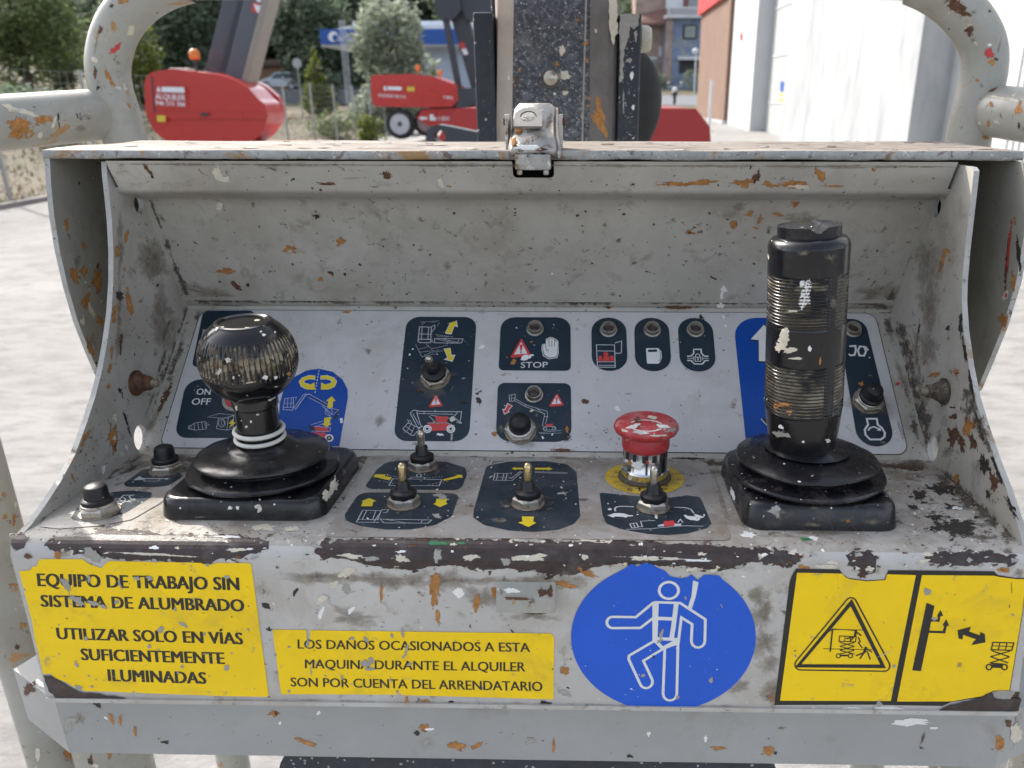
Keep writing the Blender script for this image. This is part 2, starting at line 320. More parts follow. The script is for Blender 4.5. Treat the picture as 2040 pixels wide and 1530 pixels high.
# ---------------------------------------------------------------- mesh builder
class MB:
    def __init__(s): s.v = []; s.f = []; s.m = []; s.sm = []; s.mats = []; s.fade = {}
    def mi(s, mat):
        if mat not in s.mats: s.mats.append(mat)
        return s.mats.index(mat)
    def add(s, vs, fs, mat, smooth=False):
        o = len(s.v); s.v += [Vector(a) for a in vs]; k = s.mi(mat)
        for f in fs: s.f.append(tuple(i+o for i in f)); s.m.append(k); s.sm.append(smooth)
    def build(s, name, parent=None, label=None, cat=None, group=None, kind=None, bevel=0.0, base=None):
        me = bpy.data.meshes.new(name)
        off = Vector((0, 0, 0))
        p = parent
        while p is not None: off = off + p.location; p = p.parent
        if base is not None: off = Vector(base)
        me.from_pydata([tuple(a-off) for a in s.v], [], s.f)
        for k in s.mats: me.materials.append(MATS[k])
        me.polygons.foreach_set('material_index', s.m); me.polygons.foreach_set('use_smooth', s.sm)
        if s.fade:
            at = me.attributes.new('fade', 'FLOAT', 'POINT'); val = [1.0]*len(s.v)
            for i, x in s.fade.items(): val[i] = x
            at.data.foreach_set('value', val)
        me.update()
        o = bpy.data.objects.new(name, me); COL.objects.link(o)
        if parent is not None: o.parent = parent
        elif base is not None: o.location = base
        if bevel:
            b = o.modifiers.new('bevel', 'BEVEL'); b.width = bevel; b.segments = 2; b.limit_method = 'ANGLE'; b.angle_limit = R(40)
            b.harden_normals = False
        tag(o, label, cat, group, kind)
        return o
def tag(o, label=None, cat=None, group=None, kind=None):
    for k, v in (('label', label), ('category', cat), ('group', group), ('kind', kind)):
        if v: o[k] = v
def thing(name, loc, label, cat, group=None):
    o = bpy.data.objects.new(name, None); COL.objects.link(o); o.location = loc
    o.empty_display_size = 0.05
    tag(o, label, cat, group); return o
def part_empty(name, parent, label=None):
    o = bpy.data.objects.new(name, None); COL.objects.link(o); o.parent = parent; o.empty_display_size = 0.02
    tag(o, label); return o
def box(mb, a, b, mat):
    x0, y0, z0 = a; x1, y1, z1 = b
    vs = [(x0, y0, z0), (x1, y0, z0), (x1, y1, z0), (x0, y1, z0), (x0, y0, z1), (x1, y0, z1), (x1, y1, z1), (x0, y1, z1)]
    mb.add(vs, [(0, 3, 2, 1), (4, 5, 6, 7), (0, 1, 5, 4), (1, 2, 6, 5), (2, 3, 7, 6), (3, 0, 4, 7)], mat)
def obox(mb, o, X, Y, Z, mat):
    """box from corner o along three edge vectors"""
    vs = [o, o+X, o+X+Y, o+Y, o+Z, o+X+Z, o+X+Y+Z, o+Y+Z]
    mb.add(vs, [(0, 3, 2, 1), (4, 5, 6, 7), (0, 1, 5, 4), (1, 2, 6, 5), (2, 3, 7, 6), (3, 0, 4, 7)], mat)
def tri_fill(loops):
    idx = []; flat = []
    for lp in loops: flat += [Vector((a[0], a[1], 0)) for a in lp]
    for t in tessellate_polygon([[Vector((a[0], a[1], 0)) for a in lp] for lp in loops]): idx.append(tuple(t))
    out = []
    for t in idx:
        a, b, c = (flat[i] for i in t)
        out.append(t if (b-a).cross(c-a).z > 0 else (t[0], t[2], t[1]))
    return flat, out
def plate(mb, loops, f, thick, mat, mat_edge=None):
    """flat plate with holes: loops in 2D, f(a, b, depth) -> point; depth 0 is the seen face"""
    flat, tr = tri_fill(loops); n = len(flat)
    mb.add([f(a.x, a.y, 0) for a in flat], tr, mat)
    mb.add([f(a.x, a.y, thick) for a in flat], [(t[0], t[2], t[1]) for t in tr], mat)
    for lp in loops:
        k = len(lp)
        mb.add([f(a[0], a[1], 0) for a in lp]+[f(a[0], a[1], thick) for a in lp],
               [(i, (i+1) % k, (i+1) % k+k, i+k) for i in range(k)], mat_edge or mat)
def frame(axis):
    z = Vector(axis).normalized()
    x = Vector((1, 0, 0)) if abs(z.x) < .9 else Vector((0, 1, 0)); x = (x - z*x.dot(z)).normalized()
    return x, z.cross(x), z
def lathe(mb, prof, o, axis, mat, seg=48, smooth=True, squash=None, matf=None):
    """profile [(radius, height)]; sharp corners get doubled rings"""
    x, y, z = frame(axis); o = Vector(o)
    rows = []; n = len(prof)
    for i, (r, h) in enumerate(prof):
        sharp = False
        if 0 < i < n-1:
            a = Vector((prof[i][0]-prof[i-1][0], prof[i][1]-prof[i-1][1])); b = Vector((prof[i+1][0]-r, prof[i+1][1]-h))
            if a.length > 1e-9 and b.length > 1e-9 and a.angle(b) > R(38): sharp = True
        rows.append((r, h, True))
        if sharp: rows.append((r, h, False))
    vs = []
    for r, h, _ in rows:
        for k in range(seg):
            t = 2*math.pi*k/seg; vs.append(o + x*(r*math.cos(t)) + y*(r*math.sin(t)) + z*h)
    fs = []
    for i in range(len(rows)-1):
        if not rows[i+1][2]: continue
        for k in range(seg):
            k2 = (k+1) % seg; fs.append((i*seg+k, i*seg+k2, (i+1)*seg+k2, (i+1)*seg+k))
    mb.add(vs, fs, mat, smooth)
    for ri, rev in ((0, True), (len(rows)-1, False)):
        if rows[ri][0] > 1e-6:
            r, h, _ = rows[ri]
            ring = [o + x*(r*math.cos(2*math.pi*k/seg)) + y*(r*math.sin(2*math.pi*k/seg)) + z*h for k in range(seg)]
            mb.add(ring, [tuple(reversed(range(seg))) if rev else tuple(range(seg))], mat)
def hexnut(mb, o, axis, af, h, mat, rot=0.0, z0=0.0):
    x, y, z = frame(axis); r = af/math.sqrt(3); o = Vector(o)
    def ring(rad, hh, n=6): return [o + x*(rad*math.cos(rot+2*math.pi*k/n)) + y*(rad*math.sin(rot+2*math.pi*k/n)) + z*hh for k in range(n)]
    vs = ring(r, z0) + ring(r, z0+h*0.72) + ring(r*0.86, z0+h)
    fs = [(i*6+k, i*6+(k+1) % 6, (i+1)*6+(k+1) % 6, (i+1)*6+k) for i in range(2) for k in range(6)]
    fs += [tuple(range(12, 18))]
    mb.add(vs, fs, mat)
def tube(mb, pts, rad, mat, seg=28, cap=True):
    """round tube through points; rad number or list"""
    pts = [Vector(p) for p in pts]; n = len(pts)
    rads = rad if isinstance(rad, (list, tuple)) else [rad]*n
    T = []
    for i in range(n):
        a = pts[max(0, i-1)]; b = pts[min(n-1, i+1)]; T.append((b-a).normalized())
    up = Vector((0, 0, 1)) if abs(T[0].z) < 0.9 else Vector((1, 0, 0))
    x = (up - T[0]*up.dot(T[0])).normalized(); vs = []
    for i in range(n):
        x = (x - T[i]*x.dot(T[i])).normalized(); y = T[i].cross(x)
        for k in range(seg):
            t = 2*math.pi*k/seg; vs.append(pts[i] + (x*math.cos(t) + y*math.sin(t))*rads[i])
    fs = [(i*seg+k, i*seg+(k+1) % seg, (i+1)*seg+(k+1) % seg, (i+1)*seg+k) for i in range(n-1) for k in range(seg)]
    mb.add(vs, fs, mat, True)
    if cap:
        mb.add(vs[:seg], [tuple(reversed(range(seg)))], mat); mb.add(vs[-seg:], [tuple(range(seg))], mat)
def smooth_path(pts, sub=8):
    """Catmull-Rom through points"""
    P = [Vector(p) for p in pts]; P = [P[0]*2-P[1]] + P + [P[-1]*2-P[-2]]; out = []
    for i in range(1, len(P)-2):
        for k in range(sub):
            t = k/sub; a, b, c, d = P[i-1], P[i], P[i+1], P[i+2]
            out.append(0.5*((2*b) + (c-a)*t + (2*a-5*b+4*c-d)*t*t + (3*b-a-3*c+d)*t**3))
    out.append(P[-2]); return out
def roundpoly(p, r, seg=6):
    """round the corners of a 2D polygon; r number or list"""
    n = len(p); out = []
    for i in range(n):
        a, b, c = Vector(p[i-1]), Vector(p[i]), Vector(p[(i+1) % n])
        rr = r[i] if isinstance(r, (list, tuple)) else r
        u, w_ = (a-b), (c-b); ang = u.angle(w_)
        if rr <= 0 or ang > R(178): out.append(b); continue
        d = min(rr/math.tan(ang/2), u.length*0.49, w_.length*0.49); rr = d*math.tan(ang/2)
        s, e = b+u.normalized()*d, b+w_.normalized()*d
        cen = b + (u.normalized()+w_.normalized()).normalized()*(rr/math.sin(ang/2))
        a0 = math.atan2(s.y-cen.y, s.x-cen.x); a1 = math.atan2(e.y-cen.y, e.x-cen.x)
        dd = (a1-a0+math.pi) % (2*math.pi) - math.pi
        for k in range(seg+1): t = a0+dd*k/seg; out.append(cen+Vector((math.cos(t), math.sin(t)))*rr)
    return out
# -------- drawing thin paint, print and stickers on a plane
def poly2(mb, pl, p2, mat, lift, thick=0.0):
    flat, tr = tri_fill([p2])
    mb.add([pl.to3((a.x, a.y), lift) for a in flat], tr, mat)
def poly(mb, pl, pts, mat, lift, r=0.0, holes=()):
    lift = step(lift)
    loops = [roundpoly([pl.to2(*p) for p in pts], r) if r else [pl.to2(*p) for p in pts]]
    loops += [[pl.to2(*p) for p in h] for h in holes]
    flat, tr = tri_fill(loops); mb.add([pl.to3((a.x, a.y), lift) for a in flat], tr, mat)
def stroke(mb, pl, pts, wpx, mat, lift, closed=False):
    lift = step(lift)
    q = [pl.to2(*p) for p in pts]; hw = wpx*pl.px(*pts[0])*0.5
    n = len(q); L = []; Rr = []
    for i in range(n):
        a = q[i-1] if (i or closed) else None; c = q[(i+1) % n] if (i < n-1 or closed) else None
        d1 = (q[i]-a).normalized() if a is not None else None; d2 = (c-q[i]).normalized() if c is not None else None
        if d1 is None or d1.length == 0: d1 = d2
        if d2 is None or d2.length == 0: d2 = d1
        t = (d1+d2); t = t.normalized() if t.length > 1e-6 else d1
        nn = Vector((-t.y, t.x)); k = 1.0/max(0.45, nn.dot(Vector((-d1.y, d1.x))))
        L.append(q[i]+nn*hw*k); Rr.append(q[i]-nn*hw*k)
    vs = [pl.to3(a, lift) for a in L]+[pl.to3(a, lift) for a in Rr]
    fs = [(i+n, (i+1) % n+n, (i+1) % n, i) for i in range(n if closed else n-1)]
    mb.add(vs, fs, mat)
def dashes(mb, pl, a, b, nd, wpx, mat, lift, fill=0.55):
    for k in range(nd):
        t0 = k/nd; t1 = t0+fill/nd
        stroke(mb, pl, [(a[0]+(b[0]-a[0])*t0, a[1]+(b[1]-a[1])*t0), (a[0]+(b[0]-a[0])*t1, a[1]+(b[1]-a[1])*t1)], wpx, mat, lift)
def disc(mb, pl, c, rm, mat, lift, seg=36, hole=0.0):
    q = pl.to2(*c)
    o = [q+Vector((math.cos(2*math.pi*k/seg), math.sin(2*math.pi*k/seg)))*rm for k in range(seg)]
    lo = [o]
    if hole: lo.append([q+Vector((math.cos(2*math.pi*k/seg), math.sin(2*math.pi*k/seg)))*hole for k in range(seg)])
    flat, tr = tri_fill(lo); mb.add([pl.to3((a.x, a.y), lift) for a in flat], tr, mat)
RNG = random.Random(11)
_nl = [0]
def step(lift):
    """a hair's breadth more for every mark, so that no two overlapping marks share a plane"""
    _nl[0] = (_nl[0]+1) % 160; return lift+_nl[0]*5e-7
def rough(pts, amp, step, seed=0):
    """break a straight outline into a torn, flaked one (picture pixels)"""
    out = []; n = len(pts); s = 0.0
    for i in range(n):
        a = Vector(pts[i]); b = Vector(pts[(i+1) % n]); L = (b-a).length; k = max(1, int(L/step)); nn = Vector((-(b-a).y, (b-a).x)).normalized() if L > 0 else Vector((0, 0))
        for j in range(k):
            p = a.lerp(b, j/k); q = Vector((p.x*0.09+seed*7.3, p.y*0.09, seed*1.7)); h = noise.noise(q) + 0.6*noise.noise(q*2.7) + 0.35*noise.noise(q*7)
            out.append(p + nn*(amp*h if j else amp*0.4*h))
    return [(p.x, p.y) for p in out]
def blob(mb, pl, u, v, wpx, hpx, rot, mat, lift, rag=0.28, n=None):
    lift = step(lift); n = n or max(8, min(40, int(6+(wpx+hpx)*0.5))); ph = RNG.random()*50; c, s = math.cos(R(rot)), math.sin(R(rot)); pts = []
    for k in range(n):
        t = 2*math.pi*k/n
        q = Vector((math.cos(t)*1.3+ph, math.sin(t)*1.3, ph*0.7))
        r = 1 + rag*(1.6*noise.noise(q) + 0.9*noise.noise(q*2.6) + 0.6*noise.noise(q*6))
        x, y = wpx*0.5*r*math.cos(t), hpx*0.5*r*math.sin(t)
        pts.append((u+x*c-y*s, v+x*s+y*c))
    if mat+' stain' in MATS and max(wpx, hpx) > 4.5: fan(mb, [pl.P(*p, lift) for p in pts], pl.P(u, v, lift), mat+' stain')
    else: poly(mb, pl, pts, mat, lift)
def fan(mb, ring, c, mat, norm=None):
    """patch with full cover in the middle that breaks up towards its rim"""
    o = len(mb.v); n = len(ring); mid_ = [c+(p-c)*.5 for p in ring]
    mb.add([c]+mid_+list(ring), [(0, 1+k, 1+(k+1) % n) for k in range(n)]+[(1+k, 1+n+k, 1+n+(k+1) % n, 1+(k+1) % n) for k in range(n)], mat)
    mb.fade[o] = 1.0
    for k in range(n): mb.fade[o+1+k] = .62; mb.fade[o+1+n+k] = 0.0
def skin(mb, marks, lift=.0002, rag=.35):
    """paint marks that hug a curved part: (u, v, w, h, rot, material)"""
    bvh = BVHTree.FromPolygons([tuple(a) for a in mb.v], mb.f)
    for u, v, wpx, hpx, rot, mat in marks:
        n = 24; ph = RNG.random()*40; c, s = math.cos(R(rot)), math.sin(R(rot)); pts = []
        for k in range(n):
            t = 2*math.pi*k/n; q = Vector((math.cos(t)*1.3+ph, math.sin(t)*1.3, ph)); r_ = 1+rag*(1.6*noise.noise(q)+noise.noise(q*2.7)+.6*noise.noise(q*6))
            pts.append((wpx*.5*r_*math.cos(t), hpx*.5*r_*math.sin(t)))
        rings = []; fd = []
        for sc in (1, .8, .6, .4, .2, .01):
            for a, b in pts:
                l_, nr, _, _ = bvh.ray_cast(CAM, ray(u+(a*c-b*s)*sc, v+(a*s+b*c)*sc).normalized())
                if l_ is None: rings.append(None); continue
                d = (CAM-l_).normalized(); rings.append(l_+(nr if nr.dot(d) > 0 else -nr)*lift); fd.append(1-sc)
        if any(p is None for p in rings): continue
        o = len(mb.v); mb.add(rings, [(i*n+k, i*n+(k+1) % n, (i+1)*n+(k+1) % n, (i+1)*n+k) for i in range(5) for k in range(n)], mat+' stain', True)
        for k in range(6*n): mb.fade[o+k] = 1-(1, .8, .6, .4, .2, .01)[k//n]
def inside(p, pts):
    x, y = p; r = False; n = len(pts)
    for i in range(n):
        (x1, y1), (x2, y2) = pts[i-1], pts[i]
        if (y1 > y) != (y2 > y) and x < (x2-x1)*(y-y1)/(y2-y1)+x1: r = not r
    return r
def splatter(mb, pl, region, n, lift, mats, smin=1.6, smax=7, flat=0.75, streak=0.25):
    xs = [p[0] for p in region]; ys = [p[1] for p in region]; k = 0; tries = 0
    while k < n and tries < n*30:
        tries += 1
        u, v = RNG.uniform(min(xs), max(xs)), RNG.uniform(min(ys), max(ys))
        if not inside((u, v), region): continue
        s = smin*(smax/smin)**(RNG.random()**2.4)
        a = RNG.uniform(1, 2.2) if RNG.random() < 0.6 else RNG.uniform(2, 6)*(1 if RNG.random() < streak*2 else 0.5)
        blob(mb, pl, u, v, s*a**0.5, s*flat/a**0.5, RNG.uniform(-35, 35) if RNG.random() < 0.6 else RNG.uniform(0, 180), RNG.choice(mats), lift+RNG.random()*4e-5, 0.3, n=8 if s < 4 else None)
        k += 1
def grime_line(mb, pl, p, q, w_, n, lift, mat='grime'):
    a, b = Vector(p), Vector(q); ang = math.degrees(math.atan2(b.y-a.y, b.x-a.x)); L = (b-a).length/n
    for k in range(n):
        c = a.lerp(b, (k+RNG.uniform(.2, .8))/n); blob(mb, pl, c.x, c.y, L*RNG.uniform(1.3, 2.2), w_*RNG.uniform(.5, 1.3), ang, mat, lift, .4)
_txt = {}
def text_mesh(body, bold=0.0, shear=0.0, space=1.0):
    key = (body, bold, shear, space)
    if key in _txt: return _txt[key]
    c = bpy.data.curves.new('lettering', 'FONT'); c.body = body; c.size = 1.0; c.offset = bold; c.shear = shear; c.space_character = space
    c.resolution_u = 3
    o = bpy.data.objects.new('lettering', c); COL.objects.link(o)
    dg = bpy.context.evaluated_depsgraph_get(); dg.update()
    me = bpy.data.meshes.new_from_object(o.evaluated_get(dg))
    vs = [Vector((a.co.x, a.co.y)) for a in me.vertices]; fs = [tuple(p.vertices) for p in me.polygons]
    bpy.data.objects.remove(o); bpy.data.curves.remove(c); bpy.data.meshes.remove(me)
    _txt[key] = (vs, fs); return vs, fs
CAPH = None
def text(mb, pl, body, quad, mat, lift, bold=0.0, shear=0.0, space=1.0):
    """quad = picture points: baseline left, baseline right, cap-height right, cap-height left"""
    global CAPH
    if CAPH is None: CAPH = max(a.y for a in text_mesh('H')[0])
    if bold:
        for k, d in enumerate((-bold, -bold*.33, bold*.33, bold)):
            qd = (Vector(quad[1])-Vector(quad[0])).normalized()*(Vector(quad[3])-Vector(quad[0])).length*d*.9
            text(mb, pl, body, [(a[0]+qd.x, a[1]+qd.y) for a in quad], mat, lift+k*2e-6, 0.0, shear, space)
        return
    vs, fs = text_mesh(body, bold, shear, space)
    x0 = min(a.x for a in vs); x1 = max(a.x for a in vs)
    q = [pl.to2(*p) for p in quad]
    out = []
    for a in vs:
        s = (a.x-x0)/(x1-x0); t = a.y/CAPH
        out.append(pl.to3(q[0].lerp(q[1], s).lerp(q[3].lerp(q[2], s), t), lift))
    fs2 = []
    for f in fs:
        n = (out[f[1]]-out[f[0]]).cross(out[f[2]]-out[f[0]])
        fs2.append(f if n.dot(pl.n) > 0 else tuple(reversed(f)))
    mb.add(out, fs2, mat)

# ================================================================ CONTROL CONSOLE
XL, XR = -0.271, 0.209
console = thing('control_console', (-0.031, 0.42, H-0.2885), 'worn grey metal control console with two black joysticks, switches and yellow stickers', 'control console')
P_band = Plane(rel(0, 0.4520, -0.0327), (0, -0.0154, -0.008))
P_up = Plane(rel(0, 0.4850, -0.0570), (0, -0.075, -0.0317))
P_mid = Plane(rel(0, 0.5182, -0.1357), (0, -0.0683, 0.0878))
P_sh = Plane(rel(0, 0.4300, -0.2037), (0, 0.0054, 0.102))
P_fr = Plane(rel(0, 0.3180, -0.25), (0, -1, 0))
P_L = Plane(rel(XL, 0, 0), (1, 0, 0), (0, 1, 0))
P_R = Plane(rel(XR, 0, 0), (-1, 0, 0), (0, 1, 0))
P_ol = Plane(rel(-0.301, 0, 0), (1, 0, 0), (0, 1, 0))
P_or = Plane(rel(0.239, 0, 0), (-1, 0, 0), (0, 1, 0))
def tr(x0, y0, s): return lambda *q: [(x0+a/s, y0+b/s) for a, b in q]
def t1(T, x, y): return T((x, y))[0]

# ---- folded sheet: shelf, rolled edge, front face
def arc(n, cy, cz, r, a0, a1): return [(cy+r*math.cos(R(a0+(a1-a0)*k/n)), cz+r*math.sin(R(a0+(a1-a0)*k/n))) for k in range(n+1)]
PROF = [(0.4304, -0.2040)] + arc(7, 0.3265, -0.2068, 0.0085, 88, 180) + [(0.318, -0.2908)]
CUM = [0.0]
for a, b in zip(PROF, PROF[1:]): CUM.append(CUM[-1]+math.hypot(b[0]-a[0], b[1]-a[1]))
def fold_map(x, e, lift):
    for i in range(len(PROF)-1):
        if e <= CUM[i+1] or i == len(PROF)-2:
            (y0, z0), (y1, z1) = PROF[i], PROF[i+1]; L = CUM[i+1]-CUM[i]; t = (e-CUM[i])/L
            n = Vector((0, (z1-z0)/L, -(y1-y0)/L))
            return rel(x, y0+(y1-y0)*t, z0+(z1-z0)*t) + n*lift
def fold_px(u, v):
    r = ray(u, v); best = None
    for i in range(len(PROF)-1):
        (y0, z0), (y1, z1) = PROF[i], PROF[i+1]
        n = Vector((0, (z1-z0), -(y1-y0))); d = r.dot(n)
        if abs(d) < 1e-9: continue
        t = Vector((0, y0, z0)).dot(n)/d; q = r*t
        s = ((q.y-y0)*(y1-y0)+(q.z-z0)*(z1-z0))/((y1-y0)**2+(z1-z0)**2)
        err = max(0, -s, s-1)
        if t > 0 and (best is None or err < best[0]): best = (err, q.x, CUM[i]+max(0, min(1, s))*(CUM[i+1]-CUM[i]))
    return best[1], best[2]
def fold_patch(mb, pts, mat, lift):
    lift = step(lift)
    """a flake that wraps over the rolled edge"""
    q = [fold_px(*p) for p in pts]
    flat, trs = tri_fill([q]); bm = bmesh.new()
    vv = [bm.verts.new((a.x, a.y, 0)) for a in flat]
    for t in trs:
        try: bm.faces.new([vv[i] for i in t])
        except ValueError: pass
    for e in CUM[1:-1]:
        bmesh.ops.bisect_plane(bm, geom=bm.verts[:]+bm.edges[:]+bm.faces[:], plane_co=(0, e, 0), plane_no=(0, 1, 0), dist=1e-7)
    bm.verts.index_update()
    vs = [fold_map(a.co.x, a.co.y, lift) for a in bm.verts]; fs = []
    for f in bm.faces:
        ids = [a.index for a in f.verts]; n = (vs[ids[1]]-vs[ids[0]]).cross(vs[ids[2]]-vs[ids[0]])
        c = sum((vs[i] for i in ids), Vector())/len(ids)
        fs.append(ids if n.dot(CAM-c) > 0 else ids[::-1])
    bm.free(); mb.add(vs, fs, mat, False)
def fold_fan(mb, u, v, w_, h_, rot, mat, lift):
    n = 22; ph = RNG.random()*40; c, s = math.cos(R(rot)), math.sin(R(rot)); lift = step(lift); rings = []; o = len(mb.v)
    for sc in (1, .75, .5, .25, .02):
        for k in range(n):
            t = 2*math.pi*k/n; q = Vector((math.cos(t)*1.3+ph, math.sin(t)*1.3, ph)); r = sc*(1+.45*(1.5*noise.noise(q)+noise.noise(q*2.7)+.7*noise.noise(q*6)))
            a, b = w_*.6*r*math.cos(t), h_*.6*r*math.sin(t); rings.append(fold_map(*fold_px(u+a*c-b*s, v+a*s+b*c), lift))
    mb.add(rings, [(i*n+k, i*n+(k+1) % n, (i+1)*n+(k+1) % n, (i+1)*n+k) for i in range(4) for k in range(n)], mat+' stain')
    for k in range(5*n): mb.fade[o+k] = 1-(1, .75, .5, .25, .02)[k//n]
shelf = MB(); frontp = MB()
nF = 4
def xend(side, z): return (XL-.0005-.0025*min(1, max(0, (-.205-z)/.085))) if side == 0 else (XR+.0012+.010*min(1, max(0, (-.205-z)/.085)))
for mb, i0, i1, mat in ((shelf, 0, nF, 'shelf paint'), (frontp, nF, len(PROF)-1, 'front paint')):
    ps = PROF[i0:i1+1]
    vs = [rel(xend(sd, z) if mb is frontp else (XL, XR)[sd], y, z) for sd in (0, 1) for y, z in ps]; k = len(ps)
    mb.add(vs, [(i, i+1, k+i+1, k+i) for i in range(k-1)], mat, True)
frontp.add([rel(XL, .318, -.2908), rel(XR, .318, -.2908), rel(XR, .350, -.2908), rel(XL, .350, -.2908)], [(0, 3, 2, 1)], 'front paint')
# lower hem of the front face
for a, b in (((xend(0, -.291), .3168, -.2912), (xend(1, -.291), .318, -.2888)),): box(frontp, rel(*a), rel(*b), 'front paint')
for sd in (0, 1):
    q = [rel(xend(sd, z), y, z) for y, z in PROF[nF:]]; frontp.add(q+[p+Vector((0, .0028, 0)) for p in q], [(i, i+1, i+1+len(q), i+len(q)) for i in range(len(q)-1)], 'plate edge paint')
bs = 'bare steel'
FP = [rough([(26, 1066), (48, 1064), (56, 1074), (48, 1092), (30, 1098), (22, 1085)], 2, 5, 1),
      rough([(88, 1084), (110, 1070), (170, 1065), (215, 1052), (285, 1058), (330, 1066), (470, 1066), (538, 1078), (536, 1094), (505, 1100), (480, 1113), (440, 1112), (420, 1124), (370, 1120), (300, 1116), (250, 1118), (200, 1108), (150, 1102), (110, 1100)], 3.0, 6, 2),
      rough([(625, 1100), (642, 1078), (700, 1074), (830, 1074), (930, 1073), (1060, 1080), (1240, 1078), (1400, 1086), (1560, 1096), (1598, 1106), (1592, 1120), (1560, 1126), (1500, 1118), (1460, 1132), (1420, 1137), (1370, 1128), (1300, 1126), (1240, 1122), (1185, 1130), (1140, 1146), (1090, 1142), (1010, 1132), (960, 1138), (900, 1126), (860, 1128), (820, 1136), (770, 1132), (720, 1122), (680, 1112), (640, 1112)], 3.6, 6, 3),
      rough([(1684, 1106), (1700, 1099), (1735, 1100), (1746, 1112), (1744, 1140), (1725, 1146), (1705, 1134), (1692, 1118)], 2.4, 5, 4),
      rough([(1840, 1110), (1860, 1102), (1930, 1098), (1990, 1102), (2024, 1112), (2010, 1122), (1960, 1120), (1930, 1128), (1880, 1124), (1850, 1120)], 2.4, 5, 5)]
for p in FP: fold_patch(frontp, p, bs, 0.00012)
# paint that survived inside the bare strips, green and white smears
for u, v, a, b, r_, m in [(700, 1108, 46, 9, 3, 'cream splash'), (740, 1113, 30, 8, 0, 'grey scar'), (800, 1112, 26, 14, 10, 'cream splash'), (872, 1104, 14, 26, 5, 'grey scar'), (940, 1110, 30, 9, -5, 'cream splash'), (1060, 1112, 66, 14, -4, 'cream splash'), (1010, 1118, 30, 14, 0, 'grey scar'), (1165, 1110, 10, 10, 0, 'cream splash'), (1310, 1112, 100, 8, 2, 'cream splash'), (1380, 1116, 60, 5, 2, 'white splash'), (1405, 1115, 7, 7, 0, 'white splash'), (1515, 1108, 14, 10, 0, 'cream splash'), (1730, 1133, 20, 12, -20, 'cream splash'), (300, 1104, 150, 5, 3, 'cream splash'), (470, 1096, 40, 8, 0, 'cream splash'), (870, 1083, 60, 8, 2, 'green paint'), (920, 1083, 22, 5, -6, 'green paint'), (1930, 1115, 14, 8, 0, 'grey scar'), (1180, 1078, 70, 6, 1, 'cream splash'), (380, 1074, 24, 6, 5, 'cream splash'), (455, 1070, 60, 5, 3, 'white splash')]:
    fold_fan(frontp, u, v, a, b, r_, m, 0.00022)
for p in FP:
    P_ = [Vector(q) for q in p]
    for _ in range(int(len(P_)*.55)):
        q = RNG.choice(P_); d = 2+7*RNG.random()**2; fold_fan(frontp, q.x+RNG.gauss(0, 3), q.y+RNG.gauss(0, 2.5), d*RNG.uniform(1, 3), d, RNG.uniform(-20, 20), RNG.choice([bs, bs, bs, 'cream splash', 'grey scar', 'rust brown']), 0.0002)
for _ in range(110):
    u = RNG.uniform(90, 2020); d = 2+5*RNG.random()**2; fold_fan(frontp, u, 1078+(u-90)*.018+RNG.gauss(8, 14), d*RNG.uniform(1, 4), d, RNG.uniform(-12, 12), RNG.choice(['cream splash', 'white splash', 'grey scar', 'rust brown', 'dark speck', bs]), 0.00026)
L1, L2, L3, L4, L5 = 0.00012, 0.00024, 0.00036, 0.00048, 0.00062
FR_BL = [(130, 1100, 40, 26, 0, 'dust film'), (55, 1108, 22, 12, 20, 'rust brown'), (115, 1108, 22, 14, 80, 'rust orange'), (185, 1105, 46, 26, 35, 'grey scar'), (866, 1170, 22, 92, 2, 'rust orange'), (872, 1228, 12, 30, 0, 'rust orange'), (690, 1140, 42, 20, -25, 'cream splash'), (665, 1165, 34, 14, -35, 'cream splash'), (640, 1195, 36, 14, -40, 'cream splash'), (690, 1172, 18, 30, -20, 'grey scar'), (640, 1220, 10, 30, 20, 'white splash'), (700, 1215, 22, 10, -50, 'white splash'), (588, 1180, 24, 8, -65, 'dark speck'), (530, 1205, 22, 14, 20, 'dark speck'), (552, 1130, 14, 12, 0, 'grime'), (536, 1253, 12, 10, 30, 'dark speck'), (915, 1180, 26, 24, 10, 'white splash'), (950, 1200, 16, 40, 10, 'rust orange'), (985, 1180, 14, 30, 0, 'rust orange'), (1130, 1165, 46, 16, 15, 'rust orange'), (1062, 1216, 64, 18, 6, 'rust brown'), (1035, 1206, 10, 12, 30, 'rust brown'), (1126, 1336, 22, 20, -20, 'rust orange'), (1124, 1380, 30, 12, 20, 'grey scar'), (845, 1398, 22, 14, 0, 'rust orange'), (810, 1394, 10, 16, 0, 'rust orange'), (1085, 1400, 26, 12, 8, 'dark speck'), (900, 1398, 18, 8, 0, 'dark speck'), (1155, 1406, 24, 6, 6, 'dark speck'), (1500, 1180, 40, 30, 30, 'dust film'), (1525, 1215, 34, 60, 20, 'dust film'), (1515, 1290, 60, 50, -30, 'dust film'), (1470, 1370, 70, 30, -20, 'dust film'), (1545, 1390, 40, 22, 10, 'rust orange'), (1640, 1128, 60, 10, 6, 'cream splash'), (1700, 1412, 60, 8, 0, 'white splash'), (1770, 1412, 70, 10, 1, 'white splash'), (1600, 1130, 26, 12, 10, 'rust orange'), (2030, 1140, 24, 26, 0, 'dust film'), (2000, 1135, 26, 12, 0, 'rust orange'), (2026, 1390, 20, 30, 10, 'rust brown'), (760, 1180, 8, 50, 0, 'rust orange'), (1170, 1140, 50, 14, 25, 'rust orange')]
for b in FR_BL: blob(frontp, P_fr, *b, L1)
fr_reg = [(60, 1125), (2030, 1160), (2000, 1405), (110, 1385)]
splatter(frontp, P_fr, fr_reg, 115, L1, ['dark speck', 'dark speck', 'grime', 'grime', 'dust film', 'rust brown', 'grey scar'], 1.6, 11)
